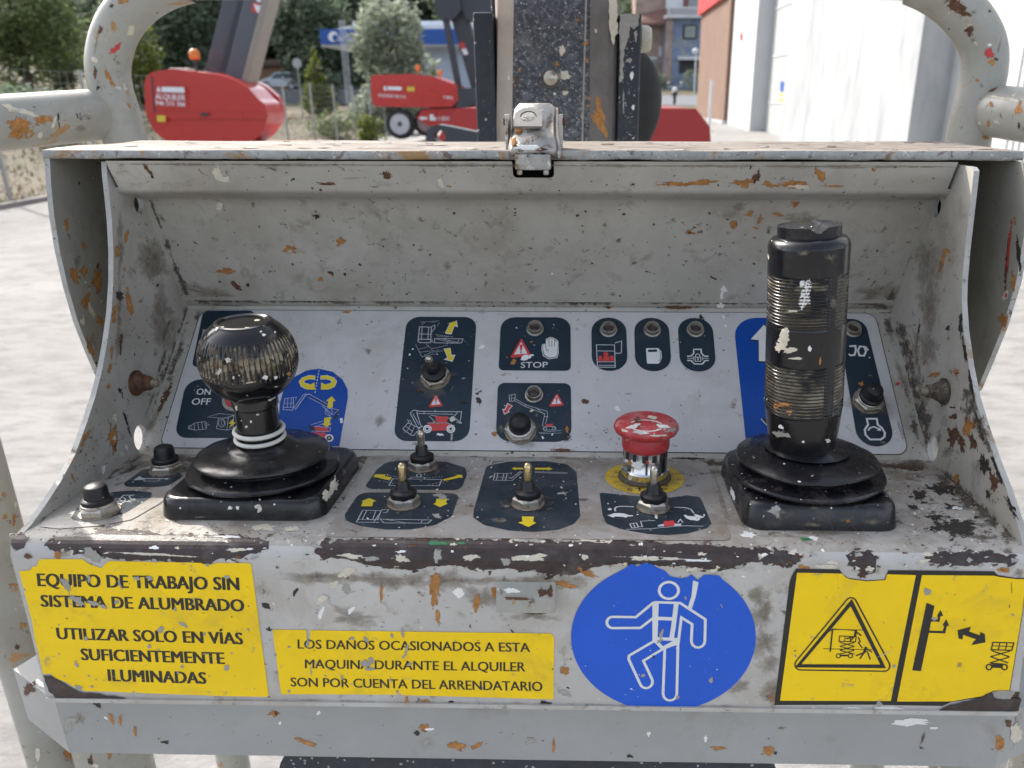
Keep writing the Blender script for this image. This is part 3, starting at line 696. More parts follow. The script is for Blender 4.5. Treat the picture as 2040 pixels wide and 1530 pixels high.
# worn lower corners
poly(frontp, P_fr, rough([(88, 1342), (128, 1366), (150, 1384), (250, 1390), (200, 1389), (112, 1388), (98, 1376)], 3, 6, 8), bs, L5)
# metal strap riveted to the front face
grime_line(frontp, P_fr, (560, 1150), (1150, 1160), 40, 8, L1, 'dust film'); grime_line(frontp, P_fr, (1510, 1170), (1540, 1390), 70, 5, L1, 'dust film'); grime_line(frontp, P_fr, (560, 1398), (1500, 1412), 14, 12, L1, 'dust film')
for b in [(870, 1160, 60, 50, 0), (1060, 1225, 120, 30, 5), (960, 1190, 80, 60, 0), (700, 1230, 120, 50, 10)]: blob(frontp, P_fr, *b, 'dust film', L1, .5)
frontp.build('front_panel', console)
strap = MB()
p0, p1, p2 = P_fr.P(990, 1158), P_fr.P(1107, 1166), P_fr.P(1107, 1200)
sec = [(0.000, 0.0), (0.0035, -0.0035), (0.006, -0.0065), (0.0065, -0.013), (0.0045, -0.0145), (0.0, -0.0145)]
vs = [Vector((x, P_fr.p.y - a, p0.z + b)) for x in (p0.x, p1.x) for a, b in sec]; k = len(sec)
strap.add(vs, [(i, i+1, k+i+1, k+i) for i in range(k-1)] + [tuple(range(k-1, -1, -1)), tuple(range(k, 2*k))], 'rail paint')
zr = p0.z-0.0100
pl_st = Plane((0, P_fr.p.y-0.0066, zr), (0, -1, 0))
for b in [(1030, 1192, 60, 8, 4, 'rust brown'), (1080, 1180, 18, 26, 10, 'rust brown'), (1020, 1176, 40, 12, 3, 'white splash')]: blob(strap, pl_st, *b, L1)
skin(strap, [(1040, 1160, 60, 8, 0, 'grime'), (1095, 1178, 16, 30, 0, 'rust brown'), (1000, 1180, 10, 26, 0, 'dust film')], .0002)
strap.build('catch_strap', console, bevel=0.0008)

# ---- stickers on the front face
def sticker(name, label, draw):
    mb = MB(); draw(mb); return mb.build(name, console, label)
F1, F2, F3, F4 = tr(0, 1020, 2.914), tr(500, 1040, 2.914), tr(1100, 1040, 3.122), tr(1480, 1040, 3.123)
def d1(mb):
    out = F1((235, 272), (480, 272), (520, 300), (590, 325), (612, 300), (635, 283), (1165, 293), (1205, 308), (1265, 294), (1448, 295), (1460, 306), (1561, 1062), (1552, 1071), (1290, 1066), (850, 1050), (785, 1046), (778, 1030), (770, 1047), (620, 1040), (500, 1038), (430, 1015), (395, 990), (330, 965), (290, 935), (252, 940), (222, 800), (205, 740), (190, 640), (113, 342), (175, 337), (192, 316), (215, 312), (222, 290))
    poly(mb, P_fr, out, 'sign yellow', L2)
    for s, q in (("EQUIPO DE TRABAJO SIN", ((226, 428), (1393, 452), (1384, 378), (215, 354))), ("SISTEMA DE ALUMBRADO", ((246, 547), (1421, 575), (1410, 505), (236, 479))), ("UTILIZAR SOLO EN VÍAS", ((340, 735), (1412, 766), (1402, 698), (328, 669))), ("SUFICIENTEMENTE", ((480, 857), (1308, 880), (1298, 813), (468, 790))), ("ILUMINADAS", ((635, 979), (1199, 995), (1190, 928), (624, 910)))):
        text(mb, P_fr, s, F1(*q), 'print ink', L3, bold=0.075, shear=0.06, space=1.03)
    for u, v, a, b, r_ in [(385, 415, 150, 50, 58), (455, 510, 130, 55, 35), (545, 525, 120, 34, 20), (520, 385, 30, 60, 0), (700, 420, 14, 90, -25), (935, 680, 50, 60, 20), (1065, 650, 70, 26, 28), (870, 775, 28, 40, 0), (800, 300+80, 50, 30, 20), (870, 380, 60, 26, 10), (1320, 375, 46, 26, 0), (448, 882, 26, 44, -25), (1060, 893, 28, 28, 0), (1318, 902, 36, 40, 0), (1445, 678, 18, 26, 0), (535, 1010, 28, 18, 0), (460, 1015, 70, 36, 20), (985, 275, 30, 26, 0), (900, 278, 40, 36, 0), (680, 520, 40, 34, 0), (1020, 560, 20, 36, 0), (600, 545, 60, 30, 20), (1190, 705, 20, 26, 0), (500, 730, 26, 40, 20), (1035, 930, 22, 26, 0)]:
        q = t1(F1, u, v); blob(mb, P_fr, q[0], q[1], a/3.3, b/3.3, r_, 'grey scar', L4)
    splatter(mb, P_fr, F1((200, 330), (1440, 330), (1530, 1040), (380, 960)), 61, L5, ['dark speck', 'grey scar', 'grey scar', 'grime'], 1.2, 6)
    poly(mb, P_fr, rough(F1((255, 945), (300, 945), (400, 1008), (460, 1040), (740, 1075), (560, 1082), (330, 1080), (280, 1010)), 2, 5, 9), bs, L5)
sticker('warning_sticker', 'yellow sticker lettered EQUIPO DE TRABAJO SIN SISTEMA DE ALUMBRADO', d1)
def d2(mb):
    poly(mb, P_fr, F2((125, 622), (322, 625), (326, 690), (340, 700), (345, 626), (1738, 645), (1752, 652), (1760, 668), (1757, 1027), (880, 1003), (860, 985), (850, 1000), (176, 997), (160, 880)), 'sign yellow', L2)
    for s, q in (("LOS DAÑOS OCASIONADOS A ESTA", ((274, 732), (1620, 752), (1618, 699), (273, 680))), ("MAQUINA DURANTE EL ALQUILER", ((316, 846), (1592, 865), (1592, 812), (316, 795))), ("SON POR CUENTA DEL ARRENDATARIO", ((234, 951), (1692, 979), (1690, 925), (232, 900)))):
        text(mb, P_fr, s, F2(*q), 'print ink', L3, bold=0.04)
    for u, v, a, b, r_ in [(330, 700, 24, 90, 5), (670, 680, 70, 28, 55), (880, 640, 22, 70, -10), (905, 735, 26, 90, 18), (885, 780, 34, 18, -50), (820, 655, 20, 46, -15), (665, 815, 90, 50, 10), (700, 800, 40, 60, -30), (690, 850, 90, 26, 0), (925, 820, 34, 30, 0), (350, 860, 10, 80, -8), (222, 722, 22, 24, 0), (145, 766, 24, 24, 0), (222, 978, 22, 24, 0), (590, 672, 36, 24, 0), (530, 900, 16, 40, 0), (812, 910, 14, 44, -10), (850, 980, 24, 30, 0)]:
        q = t1(F2, u, v); blob(mb, P_fr, q[0], q[1], a/3.3, b/3.3, r_, 'grey scar', L4)
    splatter(mb, P_fr, F2((150, 640), (1740, 660), (1740, 1010), (190, 985)), 40, L5, ['dark speck', 'grey scar', 'grime', 'cream splash'], 1.2, 6)
sticker('warning_sticker', 'long yellow sticker lettered LOS DAÑOS OCASIONADOS A ESTA MAQUINA', d2)
def d3(mb):
    pts = []
    for k in range(96):
        t = 2*math.pi*k/96 - math.pi/2; pts.append((692+574*math.cos(t), 712+462*math.sin(t)))
    keep = [p for p in pts if not (430 < p[0] < 1060 and p[1] < 400)]
    torn = [(455, 285), (495, 256), (530, 276), (560, 256), (612, 256), (655, 282), (700, 300), (735, 336), (800, 348), (845, 340), (865, 322), (905, 358), (945, 326), (1035, 330)]
    poly(mb, P_fr, F3(*(torn+keep)), 'sign blue', L2)
    W = 'print white'
    S = lambda w_, *q, closed=False: stroke(mb, P_fr, F3(*q), w_/3.122, W, L3, closed)
    S(17, *[(725+60*math.cos(2*math.pi*k/28), 422+52*math.sin(2*math.pi*k/28)) for k in range(28)], closed=True)
    def cap(cx, cy, r, a0, a1, n=8): return [(cx+r*math.cos(R(a0+(a1-a0)*k/n)), cy+r*math.sin(R(a0+(a1-a0)*k/n))) for k in range(n+1)]
    S(17, (632, 495), (520, 588), *cap(375, 621, 35, 270, 90), (548, 655), (635, 588))
    S(17, (632, 495), (795, 500), (952, 602), *cap(907, 735, 42, 0, 180), (870, 632), (803, 590), (782, 760), (775, 1060), *cap(732, 1063, 43, 0, 180), (700, 785))
    S(17, (632, 495), (632, 738), (478, 828), (476, 850), (545, 1000), *cap(584, 990, 40, 140, -25), (567, 860), (690, 785), (740, 765), (785, 752))
    S(24, (650, 495), (642, 735)); S(28, (772, 500), (755, 640), (742, 725)); S(24, (650, 596), (758, 600)); S(22, (648, 722), (790, 728)); S(22, (640, 735), (690, 785)); S(22, (690, 780), (775, 735))
    poly(mb, P_fr, F3((876, 360), (910, 372), (893, 460), (867, 540), (845, 524), (866, 455)), W, L3)
    for u, v, a, b, r_, m in [(680, 690, 30, 70, 15, 'grey scar'), (672, 735, 50, 24, -35, 'grey scar'), (565, 950, 36, 26, -30, 'grey scar'), (987, 978, 30, 42, 0, 'grey scar'), (780, 1085, 26, 28, 0, 'grey scar'), (632, 833, 24, 24, 0, 'dark speck'), (1055, 522, 8, 50, -28, 'grey scar'), (830, 472, 12, 34, -20, 'grey scar')]:
        q = t1(F3, u, v); blob(mb, P_fr, q[0], q[1], a/3.122, b/3.122, r_, m, L4)
    splatter(mb, P_fr, F3((300, 500), (700, 330), (1100, 500), (1200, 750), (900, 1120), (500, 1120), (200, 800)), 47, L5, ['white splash', 'white splash', 'grey scar'], 0.8, 3)
sticker('safety_sign', 'round blue sign with a white figure in a harness', d3)
def d4(mb):
    B, Y = 'print black', 'sign yellow'
    poly(mb, P_fr, F4((330, 288), (600, 293), (622, 326), (658, 347), (770, 362), (880, 356), (903, 298), (1080, 299), (1560, 305), (1585, 328), (1690, 346), (1765, 346), (1740, 560), (1660, 1045), (1560, 1050), (1500, 1085), (1400, 1100), (1290, 1120), (1240, 1142), (870, 1136), (845, 1112), (825, 1134), (195, 1136), (225, 900), (290, 370), (305, 330)), B, L2)
    poly(mb, P_fr, F4((336, 312), (612, 318), (640, 342), (664, 352), (770, 366), (884, 358), (896, 322), (1074, 327), (918, 1110), (230, 1108)), Y, L3)
    poly(mb, P_fr, F4((1112, 327), (1560, 331), (1600, 340), (1700, 352), (1757, 352), (1735, 560), (1655, 1043), (1555, 1046), (1490, 1080), (1395, 1094), (1300, 1112), (957, 1113)), Y, L3)
    S = lambda w_, *q, closed=False, l=L4: stroke(mb, P_fr, F4(*q), w_/3.123, B, l, closed)
    tri = roundpoly([(677, 440), (935, 925), (285, 915)], 34)
    S(9, *[(p.x, p.y) for p in tri], closed=True)
    poly(mb, P_fr, F4((676, 474), (888, 905), (322, 900)), B, L4, holes=[F4((668, 520), (852, 882), (362, 880))])
    S(9, (556, 662), (541, 803)); S(5, (500, 690), (562, 664), (750, 668)); S(4, (520, 672), (560, 660), (700, 672)); S(4, (498, 784), (830, 790))
    S(6, (600, 704), (703, 710), (697, 741), (596, 738), closed=True); S(5, (635, 706), (630, 740)); S(5, (668, 708), (664, 740))
    for k in range(3):
        y = 745+k*24; S(6, (600, y), (692, y+24)); S(6, (692, y), (600, y+24))
    for x in (592, 667): S(6, *[(x+13*math.cos(2*math.pi*k/12), 828+13*math.sin(2*math.pi*k/12)) for k in range(12)], closed=True)
    S(12, (605, 826), (655, 826))
    S(14, (702, 666), (696, 706)); S(9, (702, 680), (735, 702)); S(9, (698, 706), (640, 722)); S(8, (697, 704), (665, 735)); S(7, (716, 712), (728, 740), (716, 745), (740, 780))
    S(15, (764, 772), (752, 810)); S(9, (752, 808), (700, 828)); S(9, (752, 806), (726, 846)); S(8, (764, 780), (800, 806)); S(7, (768, 795), (790, 852)); S(7, (776, 812), (790, 850))
    poly(mb, P_fr, F4((1140, 498), (1189, 517), (1105, 923), (1051, 919)), B, L4)
    S(13, (1162, 608), (1214, 610), (1221, 570)); poly(mb, P_fr, F4((1203, 584), (1226, 542), (1244, 580)), B, L4)
    S(15, (1150, 678), (1248, 681), (1260, 635)); poly(mb, P_fr, F4((1238, 640), (1262, 600), (1281, 642)), B, L4)
    S(30, (1372, 682), (1468, 716)); poly(mb, P_fr, F4((1333, 668), (1416, 647), (1402, 682), (1366, 700), (1364, 726), (1338, 720)), B, L4); poly(mb, P_fr, F4((1506, 745), (1420, 761), (1434, 736), (1468, 716), (1474, 680), (1502, 692)), B, L4)
    S(7, (1553, 744), (1682, 748), (1669, 794), (1541, 790), closed=True); S(6, (1596, 746), (1586, 792)); S(6, (1640, 747), (1630, 793)); S(5, (1548, 766), (1676, 770))
    for k in range(2):
        y = 796+k*38; S(7, (1545-k*6, y), (1655-k*8, y+38)); S(7, (1660-k*6, y+2), (1535-k*2, y+38))
    for x in (1528, 1624): S(8, *[(x+17*math.cos(2*math.pi*k/14), 898+17*math.sin(2*math.pi*k/14)) for k in range(14)], closed=True)
    S(20, (1545, 892), (1608, 894)); S(10, (1540, 876), (1615, 880))
    for u, v, a, b, r_, m in [(1143, 425, 58, 60, 0, 'grey scar'), (1140, 422, 36, 34, 0, 'white splash'), (1185, 596, 40, 24, 0, 'grey scar'), (940, 890, 26, 26, 0, 'grey scar'), (880, 815, 110, 5, -25, 'cream splash'), (845, 1125, 44, 46, 0, 'grey scar'), (1345, 885, 46, 60, 30, 'dust film'), (1675, 572, 24, 22, 0, 'grey scar'), (1375, 605, 24, 16, 0, 'dust film'), (1655, 520, 10, 36, 10, 'dark speck'), (1668, 400, 6, 80, 0, 'dark speck')]:
        q = t1(F4, u, v); blob(mb, P_fr, q[0], q[1], a/3.123, b/3.123, r_, m, L5)
    splatter(mb, P_fr, F4((350, 380), (1700, 380), (1640, 1000), (260, 1080)), 34, L5, ['white splash', 'dark speck', 'grime', 'grey scar'], 0.9, 4)
    poly(mb, P_fr, rough(F4((1190, 1180), (1290, 1130), (1400, 1110), (1490, 1080), (1550, 1055), (1560, 1085), (1630, 1105), (1680, 1085), (1730, 1095), (1712, 1170), (1500, 1178), (1340, 1182)), 3, 6, 12), bs, L5)
    poly(mb, P_fr, rough(F4((1560, 1048), (1650, 1042), (1690, 1060), (1660, 1095), (1580, 1085)), 2, 6, 13), 'grey scar', L5)
sticker('warning_sticker', 'yellow and black double pictogram sticker with a warning triangle', d4)

# ---- shelf
sh_reg = [(300, 915), (1850, 925), (2025, 1075), (60, 1050)]
for b in [(1880, 975, 90, 22, 8, 'dark speck'), (1940, 1000, 110, 34, 5, 'grime'), (1830, 985, 40, 22, 10, 'dark speck'), (1860, 1030, 60, 12, 5, 'dark speck'), (1905, 1050, 130, 30, 4, 'dark speck'), (1990, 1040, 90, 30, 0, 'grime'), (1960, 1070, 90, 20, -4, 'grime'), (1820, 1010, 30, 14, 20, 'dark speck'), (1895, 1010, 40, 12, 12, 'dark speck'), (1990, 1000, 50, 40, 30, 'grime'), (1900, 940, 110, 26, 10, 'grime'), (1800, 930, 120, 12, 4, 'rust brown'), (1905, 1012, 22, 8, 12, 'white splash'), (1565, 1068, 120, 10, 1, 'dust film'), (1490, 1066, 40, 12, 5, 'white splash'), (1620, 1072, 26, 9, 5, 'white splash'), (1605, 1074, 30, 10, 0, 'green paint'), (1650, 1060, 150, 16, 0, 'dust film'), (1440, 1000, 12, 120, -18, 'dust film'), (1445, 960, 8, 70, -18, 'dust film'), (650, 985, 18, 90, 22, 'dust film'), (690, 940, 30, 30, 20, 'dust film'), (1080, 1056, 56, 16, 0, 'white splash'), (1040, 1062, 40, 8, 0, 'cream splash'), (760, 1060, 60, 8, 0, 'cream splash'), (520, 1050, 60, 12, 0, 'cream splash'), (580, 1056, 30, 12, 0, 'cream splash'), (230, 940, 60, 8, -33, 'grime'), (270, 915, 40, 10, -30, 'grime'), (190, 975, 40, 10, -33, 'grime'), (120, 1015, 50, 10, -35, 'grime'), (1370, 912, 60, 8, 3, 'dark speck'), (1310, 915, 40, 8, 0, 'dark speck'), (960, 915, 60, 10, 2, 'grime'), (720, 912, 50, 10, 0, 'grime'), (1120, 912, 60, 10, 2, 'dust film'), (860, 912, 80, 8, 1, 'dust film')]: blob(shelf, P_sh, *b, L1, rag=0.5)
splatter(shelf, P_sh, sh_reg, 285, L1, ['white splash', 'white splash', 'cream splash', 'dark speck', 'dark speck', 'grime', 'grey scar'], 1.4, 9)
splatter(shelf, P_sh, [(1800, 945), (1950, 950), (2030, 1080), (1810, 1075)], 88, L1, ['dark speck', 'grime', 'dark speck', 'white splash'], 2, 14)
splatter(shelf, P_sh, [(500, 1050), (1450, 1064), (1450, 1078), (480, 1062)], 81, L1, ['white splash', 'cream splash', 'dark speck', 'grey scar'], 2, 9)
grime_line(shelf, P_sh, (310, 914), (1845, 926), 22, 22, L1); grime_line(shelf, P_sh, (300, 930), (1840, 945), 40, 18, L1, 'dust film'); grime_line(shelf, P_sh, (280, 925), (90, 1045), 30, 8, L1); grime_line(shelf, P_sh, (1870, 940), (2010, 1070), 50, 6, L1)
shelf.build('shelf_panel', console)
Z6, Z7, Z8 = tr(670, 900, 4.08), tr(1170, 900, 7.556), tr(140, 860, 7.65)
def stk(name, label, draw): mb = MB(); draw(mb); return mb.build(name, console, label)
NV, LN, PY, PW, PR, PB = 'navy print dusty', 'print line', 'print yellow', 'print white', 'print red', 'print black'
def mk(mb, pl, T, s):
    S = lambda w_, *q, closed=False, m=LN, l=L4: stroke(mb, pl, T(*q), w_/s, m, l, closed)
    F = lambda m, *q, r=0.0, l=L4: poly(mb, pl, T(*q), m, l, r)
    return S, F
def e1(mb):
    poly(mb, P_sh, [(300, 928), (372, 932), (366, 962), (318, 1004), (262, 1036), (200, 1048), (120, 1054), (78, 1050), (100, 1022), (150, 990), (230, 950)], 'dull sheet', L2, 0.003)
    S, F = mk(mb, P_sh, Z8, 7.65)
    F(NV, (1240, 570), (1640, 610), (1720, 690), (1500, 830), (1280, 855), (860, 848), (808, 800), (1100, 590), r=0.004, l=L3)
    F(NV, (620, 930), (960, 905), (1255, 935), (1230, 1010), (840, 1250), (500, 1340), (160, 1385), (10, 1335), (100, 1180), (500, 990), r=0.004, l=L3)
    F(LN, (960, 755), (1060, 688), (1140, 742)); S(22, (1100, 728), (1490, 728)); S(10, (1130, 735), (1120, 765), (1340, 768), (1370, 735)); S(18, (1460, 748), (1492, 716))
    S(16, (690, 1040), (760, 1035), (820, 980), (950, 982), (900, 1000), (930, 1040), (1000, 1042)); S(14, (700, 1105), (780, 1110), (830, 1080), (930, 1082)); S(12, (880, 1060), (990, 1055)); S(12, *[(800+44*math.cos(2*math.pi*k/14), 1045+26*math.sin(2*math.pi*k/14)) for k in range(14)], closed=True); S(10, (680, 1075), (745, 1070))
    splatter(mb, P_sh, [(250, 955), (350, 945), (330, 990), (250, 1030), (160, 1045)], 40, L5, ['white splash', 'dark speck', 'cream splash'], 1.0, 5)
stk('control_label', 'label sheet with horn symbol under the two left buttons', e1)
def e2(mb):
    poly(mb, P_sh, [(735, 908), (1408, 920), (1458, 1078), (645, 1070)], 'dull sheet', L2, 0.005)
    S, F = mk(mb, P_sh, Z6, 4.08)
    F(NV, (400, 92), (520, 75), (900, 85), (1050, 135), (1062, 190), (1025, 285), (985, 317), (218, 306), (330, 150), r=0.006, l=L3)
    F(NV, (190, 334), (1003, 341), (940, 530), (800, 602), (600, 637), (400, 637), (200, 610), (80, 565), (66, 520), r=0.006, l=L3)
    F(NV, (1220, 120), (1400, 84), (1700, 80), (1880, 108), (1952, 170), (1984, 530), (1930, 592), (1800, 640), (1600, 657), (1400, 645), (1200, 600), (1112, 540), (1120, 470), r=0.006, l=L3)
    F(PY, (300, 212), (320, 188), (405, 190), (392, 204), (455, 216), (430, 238), (355, 222), (340, 216)); F(PY, (865, 232), (985, 200), (968, 194), (1022, 194), (1026, 222), (1004, 216), (880, 243))
    S(7, (458, 226), (858, 232), (836, 283), (428, 281), closed=True); S(6, (600, 226), (614, 212), (720, 214), (716, 226)); S(7, *[(672+20*math.cos(2*math.pi*k/12), 200+13*math.sin(2*math.pi*k/12)) for k in range(12)], closed=True)
    dashes(mb, P_sh, t1(Z6, 725, 220), t1(Z6, 880, 206), 6, 1.3, LN, L4); dashes(mb, P_sh, t1(Z6, 750, 272), t1(Z6, 920, 245), 6, 1.3, LN, L4); dashes(mb, P_sh, t1(Z6, 380, 245), t1(Z6, 470, 270), 5, 1.3, LN, L4); dashes(mb, P_sh, t1(Z6, 420, 200), t1(Z6, 520, 215), 5, 1.3, LN, L4)
    F(PY, (200, 450), (218, 412), (200, 410), (268, 384), (328, 408), (302, 412), (292, 450)); F(PY, (815, 388), (900, 390), (892, 425), (908, 427), (842, 457), (784, 430), (806, 426))
    S(6, (215, 482), (365, 486), (335, 560)); S(6, (215, 482), (165, 580), (345, 582)); S(5, (248, 484), (212, 556)); S(5, (322, 486), (296, 560)); S(5, (345, 520), (305, 578)); S(6, (180, 558), (345, 560)); S(6, (365, 486), (378, 478), (426, 476), (410, 500), (380, 502)); S(6, (350, 545), (362, 556), (775, 562), (745, 588), (385, 586), closed=True); S(4, (395, 556), (560, 584)); S(4, (700, 560), (690, 586))
    F(PY, (1426, 142), (1462, 128), (1456, 137), (1520, 137), (1520, 150), (1456, 150), (1462, 158)); F(PY, (1615, 137), (1720, 137), (1714, 130), (1762, 146), (1714, 160), (1720, 152), (1615, 152))
    S(6, (1288, 182), (1390, 184), (1375, 240), (1276, 238), closed=True); S(5, (1312, 184), (1302, 238)); S(5, (1362, 184), (1350, 238)); S(5, (1282, 212), (1384, 214)); S(5, (1390, 184), (1424, 178), (1420, 192)); S(6, (1376, 240), (1430, 240), (1512, 168)); S(6, (1398, 212), (1420, 225), (1500, 162)); S(6, (1614, 168), (1880, 176)); S(6, (1614, 176), (1690, 178), (1876, 184))
    F(PY, (1508, 533), (1608, 535), (1600, 576), (1628, 584), (1560, 619), (1477, 582), (1512, 575)); blob(mb, P_sh, *t1(Z6, 1384, 450), 10, 4.5, 0, PW, L4, 0.1); blob(mb, P_sh, *t1(Z6, 1492, 303), 6, 4, 0, PW, L4, 0.1); blob(mb, P_sh, *t1(Z6, 1628, 302), 6, 4, 0, PW, L4, 0.1)
    q = tr(1170, 900, 7.556); S, F = mk(mb, P_sh, q, 7.556)
    F(NV, (185, 645), (215, 624), (340, 638), (640, 668), (1000, 698), (1250, 700), (1500, 665), (1690, 690), (1740, 780), (1872, 1095), (1800, 1160), (1500, 1240), (1200, 1264), (900, 1246), (500, 1172), (280, 1085), (230, 960), r=0.002, l=L3)
    S(26, (425, 910), (412, 870), (440, 845), (500, 835), (700, 840)); S(24, (1300, 850), (1480, 855), (1560, 880), (1605, 940))
    F(PW, (300, 968), (345, 962), (400, 938), (480, 936), (560, 945), (620, 968), (690, 972), (685, 985), (600, 990), (585, 1008), (545, 995), (420, 988), (390, 1005), (350, 990))
    F(PW, (1448, 968), (1480, 962), (1500, 978), (1580, 985), (1640, 985), (1600, 962), (1620, 950), (1700, 975), (1765, 992), (1745, 1006), (1700, 1012), (1690, 1040), (1650, 1055), (1620, 1045), (1550, 1042), (1500, 1020), (1480, 1005))
    F(PR, (1150, 1060), (1290, 1048), (1330, 1095), (1310, 1128), (1150, 1138)); F('print line', (1060, 1120), (1150, 1100), (1150, 1138), (1065, 1140)); F('print line', (1310, 1100), (1420, 1095), (1410, 1126), (1312, 1130))
    S(13, (585, 1182), (960, 1172), (1200, 1148), (1460, 1128), (1740, 1136)); S(16, (640, 1100), (740, 1085), (770, 1150), (670, 1160), closed=True); S(14, (690, 1092), (720, 1155)); S(14, (770, 1140), (830, 1145), (800, 1060), (1020, 1048)); S(18, (1360, 1080), (1400, 1030), (1440, 1080)); blob(mb, P_sh, *t1(q, 1036, 990), 6, 9, -10, PW, L4, 0.2); blob(mb, P_sh, *t1(q, 340, 880), 8, 4, 0, PW, L4, 0.2)
    splatter(mb, P_sh, [(745, 915), (1400, 925), (1440, 1070), (665, 1060)], 217, L5, ['white splash', 'white splash', 'dark speck', 'grime', 'cream splash'], 0.9, 5)
    for b in [(870, 1030, 26, 8, 20, 'grey scar'), (880, 990, 26, 10, 0, 'grey scar'), (1000, 1040, 40, 16, 0, 'dust film'), (900, 985, 30, 5, 3, 'dust film'), (1120, 985, 34, 6, -8, 'grey scar')]: blob(mb, P_sh, *b, L5, 0.5)
stk('control_label', 'long label sheet with yellow arrows under the toggle switches', e2)
def e3(mb):
    c = (1284, 953); disc(mb, P_sh, c, 0.0224, 'ring yellow', L4, 56)
    q = tr(1170, 900, 7.556)
    text(mb, P_sh, 'STOP', q((595, 608), (1215, 600), (1200, 560), (600, 565)), PB, L5, bold=0.02, space=1.25)
    blob(mb, P_sh, *t1(q, 690, 530), 26, 6, 6, 'grime', L5, 0.4); blob(mb, P_sh, *t1(q, 1180, 520), 16, 6, -10, 'grime', L5, 0.4)
    splatter(mb, P_sh, [(1205, 945), (1360, 950), (1340, 975), (1240, 980)], 16, L5, ['dark speck', 'cream splash'], 1, 4)
stk('stop_ring', 'yellow disc lettered STOP below the red mushroom button', e3)

# ---- sloping middle panel
mid = MB()
zt = [(.5167, -.132), (.5185, -.1352)]
mid.add([rel(XL, .5182, -.1357), rel(XR, .5182, -.1357), rel(XR, .4304, -.2040), rel(XL, .4304, -.2040)], [(0, 3, 2, 1)], 'console paint')
for b in [(350, 720, 16, 200, 18, 'grime'), (395, 630, 24, 40, 30, 'grime'), (300, 850, 18, 90, 22, 'dust film'), (1770, 650, 30, 60, -15, 'grime'), (1800, 760, 24, 90, -14, 'dust film'), (1822, 850, 22, 80, -14, 'grime'), (1760, 620, 60, 14, 5, 'grime'), (330, 790, 14, 60, 20, 'rust brown'), (1400, 915, 200, 5, 1, 'dust film')]: blob(mid, P_mid, *b, L1, 0.5)
splatter(mid, P_mid, [(1775, 640), (1800, 640), (1850, 900), (1815, 905)], 61, L1, ['dark speck', 'grime', 'grime'], 1.5, 8)
splatter(mid, P_mid, [(350, 640), (390, 620), (320, 890), (275, 895)], 40, L1, ['dark speck', 'grime', 'cream splash'], 1.5, 7)
splatter(mid, P_mid, [(285, 895), (1830, 908), (1840, 916), (280, 904)], 81, L1, ['dark speck', 'cream splash', 'grime'], 1.5, 6)
mid.build('switch_panel', console)
def sheet(mb):
    poly(mb, P_mid, [(400, 617), (1744, 624), (1812, 907), (316, 893)], 'dark hollow', L1, 0.0075)
    poly(mb, P_mid, [(401.5, 618), (1742.5, 625), (1810, 905.5), (318, 891.5)], 'silver sheet', L2, 0.0072)
    for b in [(880, 638, 14, 12, 0, 'cream splash'), (757, 838, 26, 30, 20, 'dust film'), (830, 885, 30, 10, 0, 'dust film'), (955, 800, 14, 22, -25, 'dark speck'), (950, 785, 8, 8, 0, 'dark speck'), (1435, 600+12, 16, 16, 0, 'white splash'), (1441, 632, 6, 11, -25, 'white splash'), (1445, 650, 6, 9, -20, 'white splash'), (957, 780, 10, 8, 0, 'grime'), (960, 692, 14, 7, -35, 'white splash'), (985, 865, 14, 12, 0, 'rust orange'), (1130, 865, 24, 14, 20, 'dark speck'), (1165, 800, 14, 14, 30, 'rust brown'), (1250, 785, 22, 4, 0, 'dust film'), (1460, 806, 14, 20, 0, 'zinc'), (1230, 815, 16, 10, 30, 'white splash'), (690, 622, 20, 6, 0, 'rust orange'), (735, 700, 20, 14, 30, 'dust film'), (1788, 765, 14, 8, -20, 'print red'), (1120, 897, 70, 7, 2, 'rust brown')]: blob(mb, P_mid, *b, L3, 0.4)
    text(mb, P_mid, '53535201', [(1798, 876), (1786, 842), (1791, 840), (1804, 874)], PB, L3)
    splatter(mb, P_mid, [(405, 630), (1740, 640), (1800, 895), (330, 882)], 285, L3, ['dark speck', 'dark speck', 'dark speck', 'grime', 'rust brown', 'white splash', 'rust orange'], 1.1, 6)
    splatter(mb, P_mid, [(1135, 850), (1230, 850), (1230, 905), (1120, 905)], 40, L3, ['dark speck'], 1.1, 5)
stk('label_sheet', 'large silver grey label sheet on the sloping switch panel', sheet)
NV2 = 'navy print'; LA, LB, LC = 0.00048, 0.0006, 0.00072
Z1, Z2, Z3, Z4, Z5 = tr(330, 600, 5.1), tr(770, 620, 5.668), tr(970, 620, 5.668), tr(1160, 620, 6.8), tr(1440, 610, 4.935)
def mk2(mb, T, s):
    S = lambda w_, *q, closed=False, m=LN, l=LB: stroke(mb, P_mid, T(*q), w_/s, m, l, closed)
    F = lambda m, *q, r=0.0, l=LB: poly(mb, P_mid, T(*q), m, l, r)
    return S, F
def circ(cx, cy, rx, ry=None, n=18): ry = ry or rx; return [(cx+rx*math.cos(2*math.pi*k/n), cy+ry*math.sin(2*math.pi*k/n)) for k in range(n)]
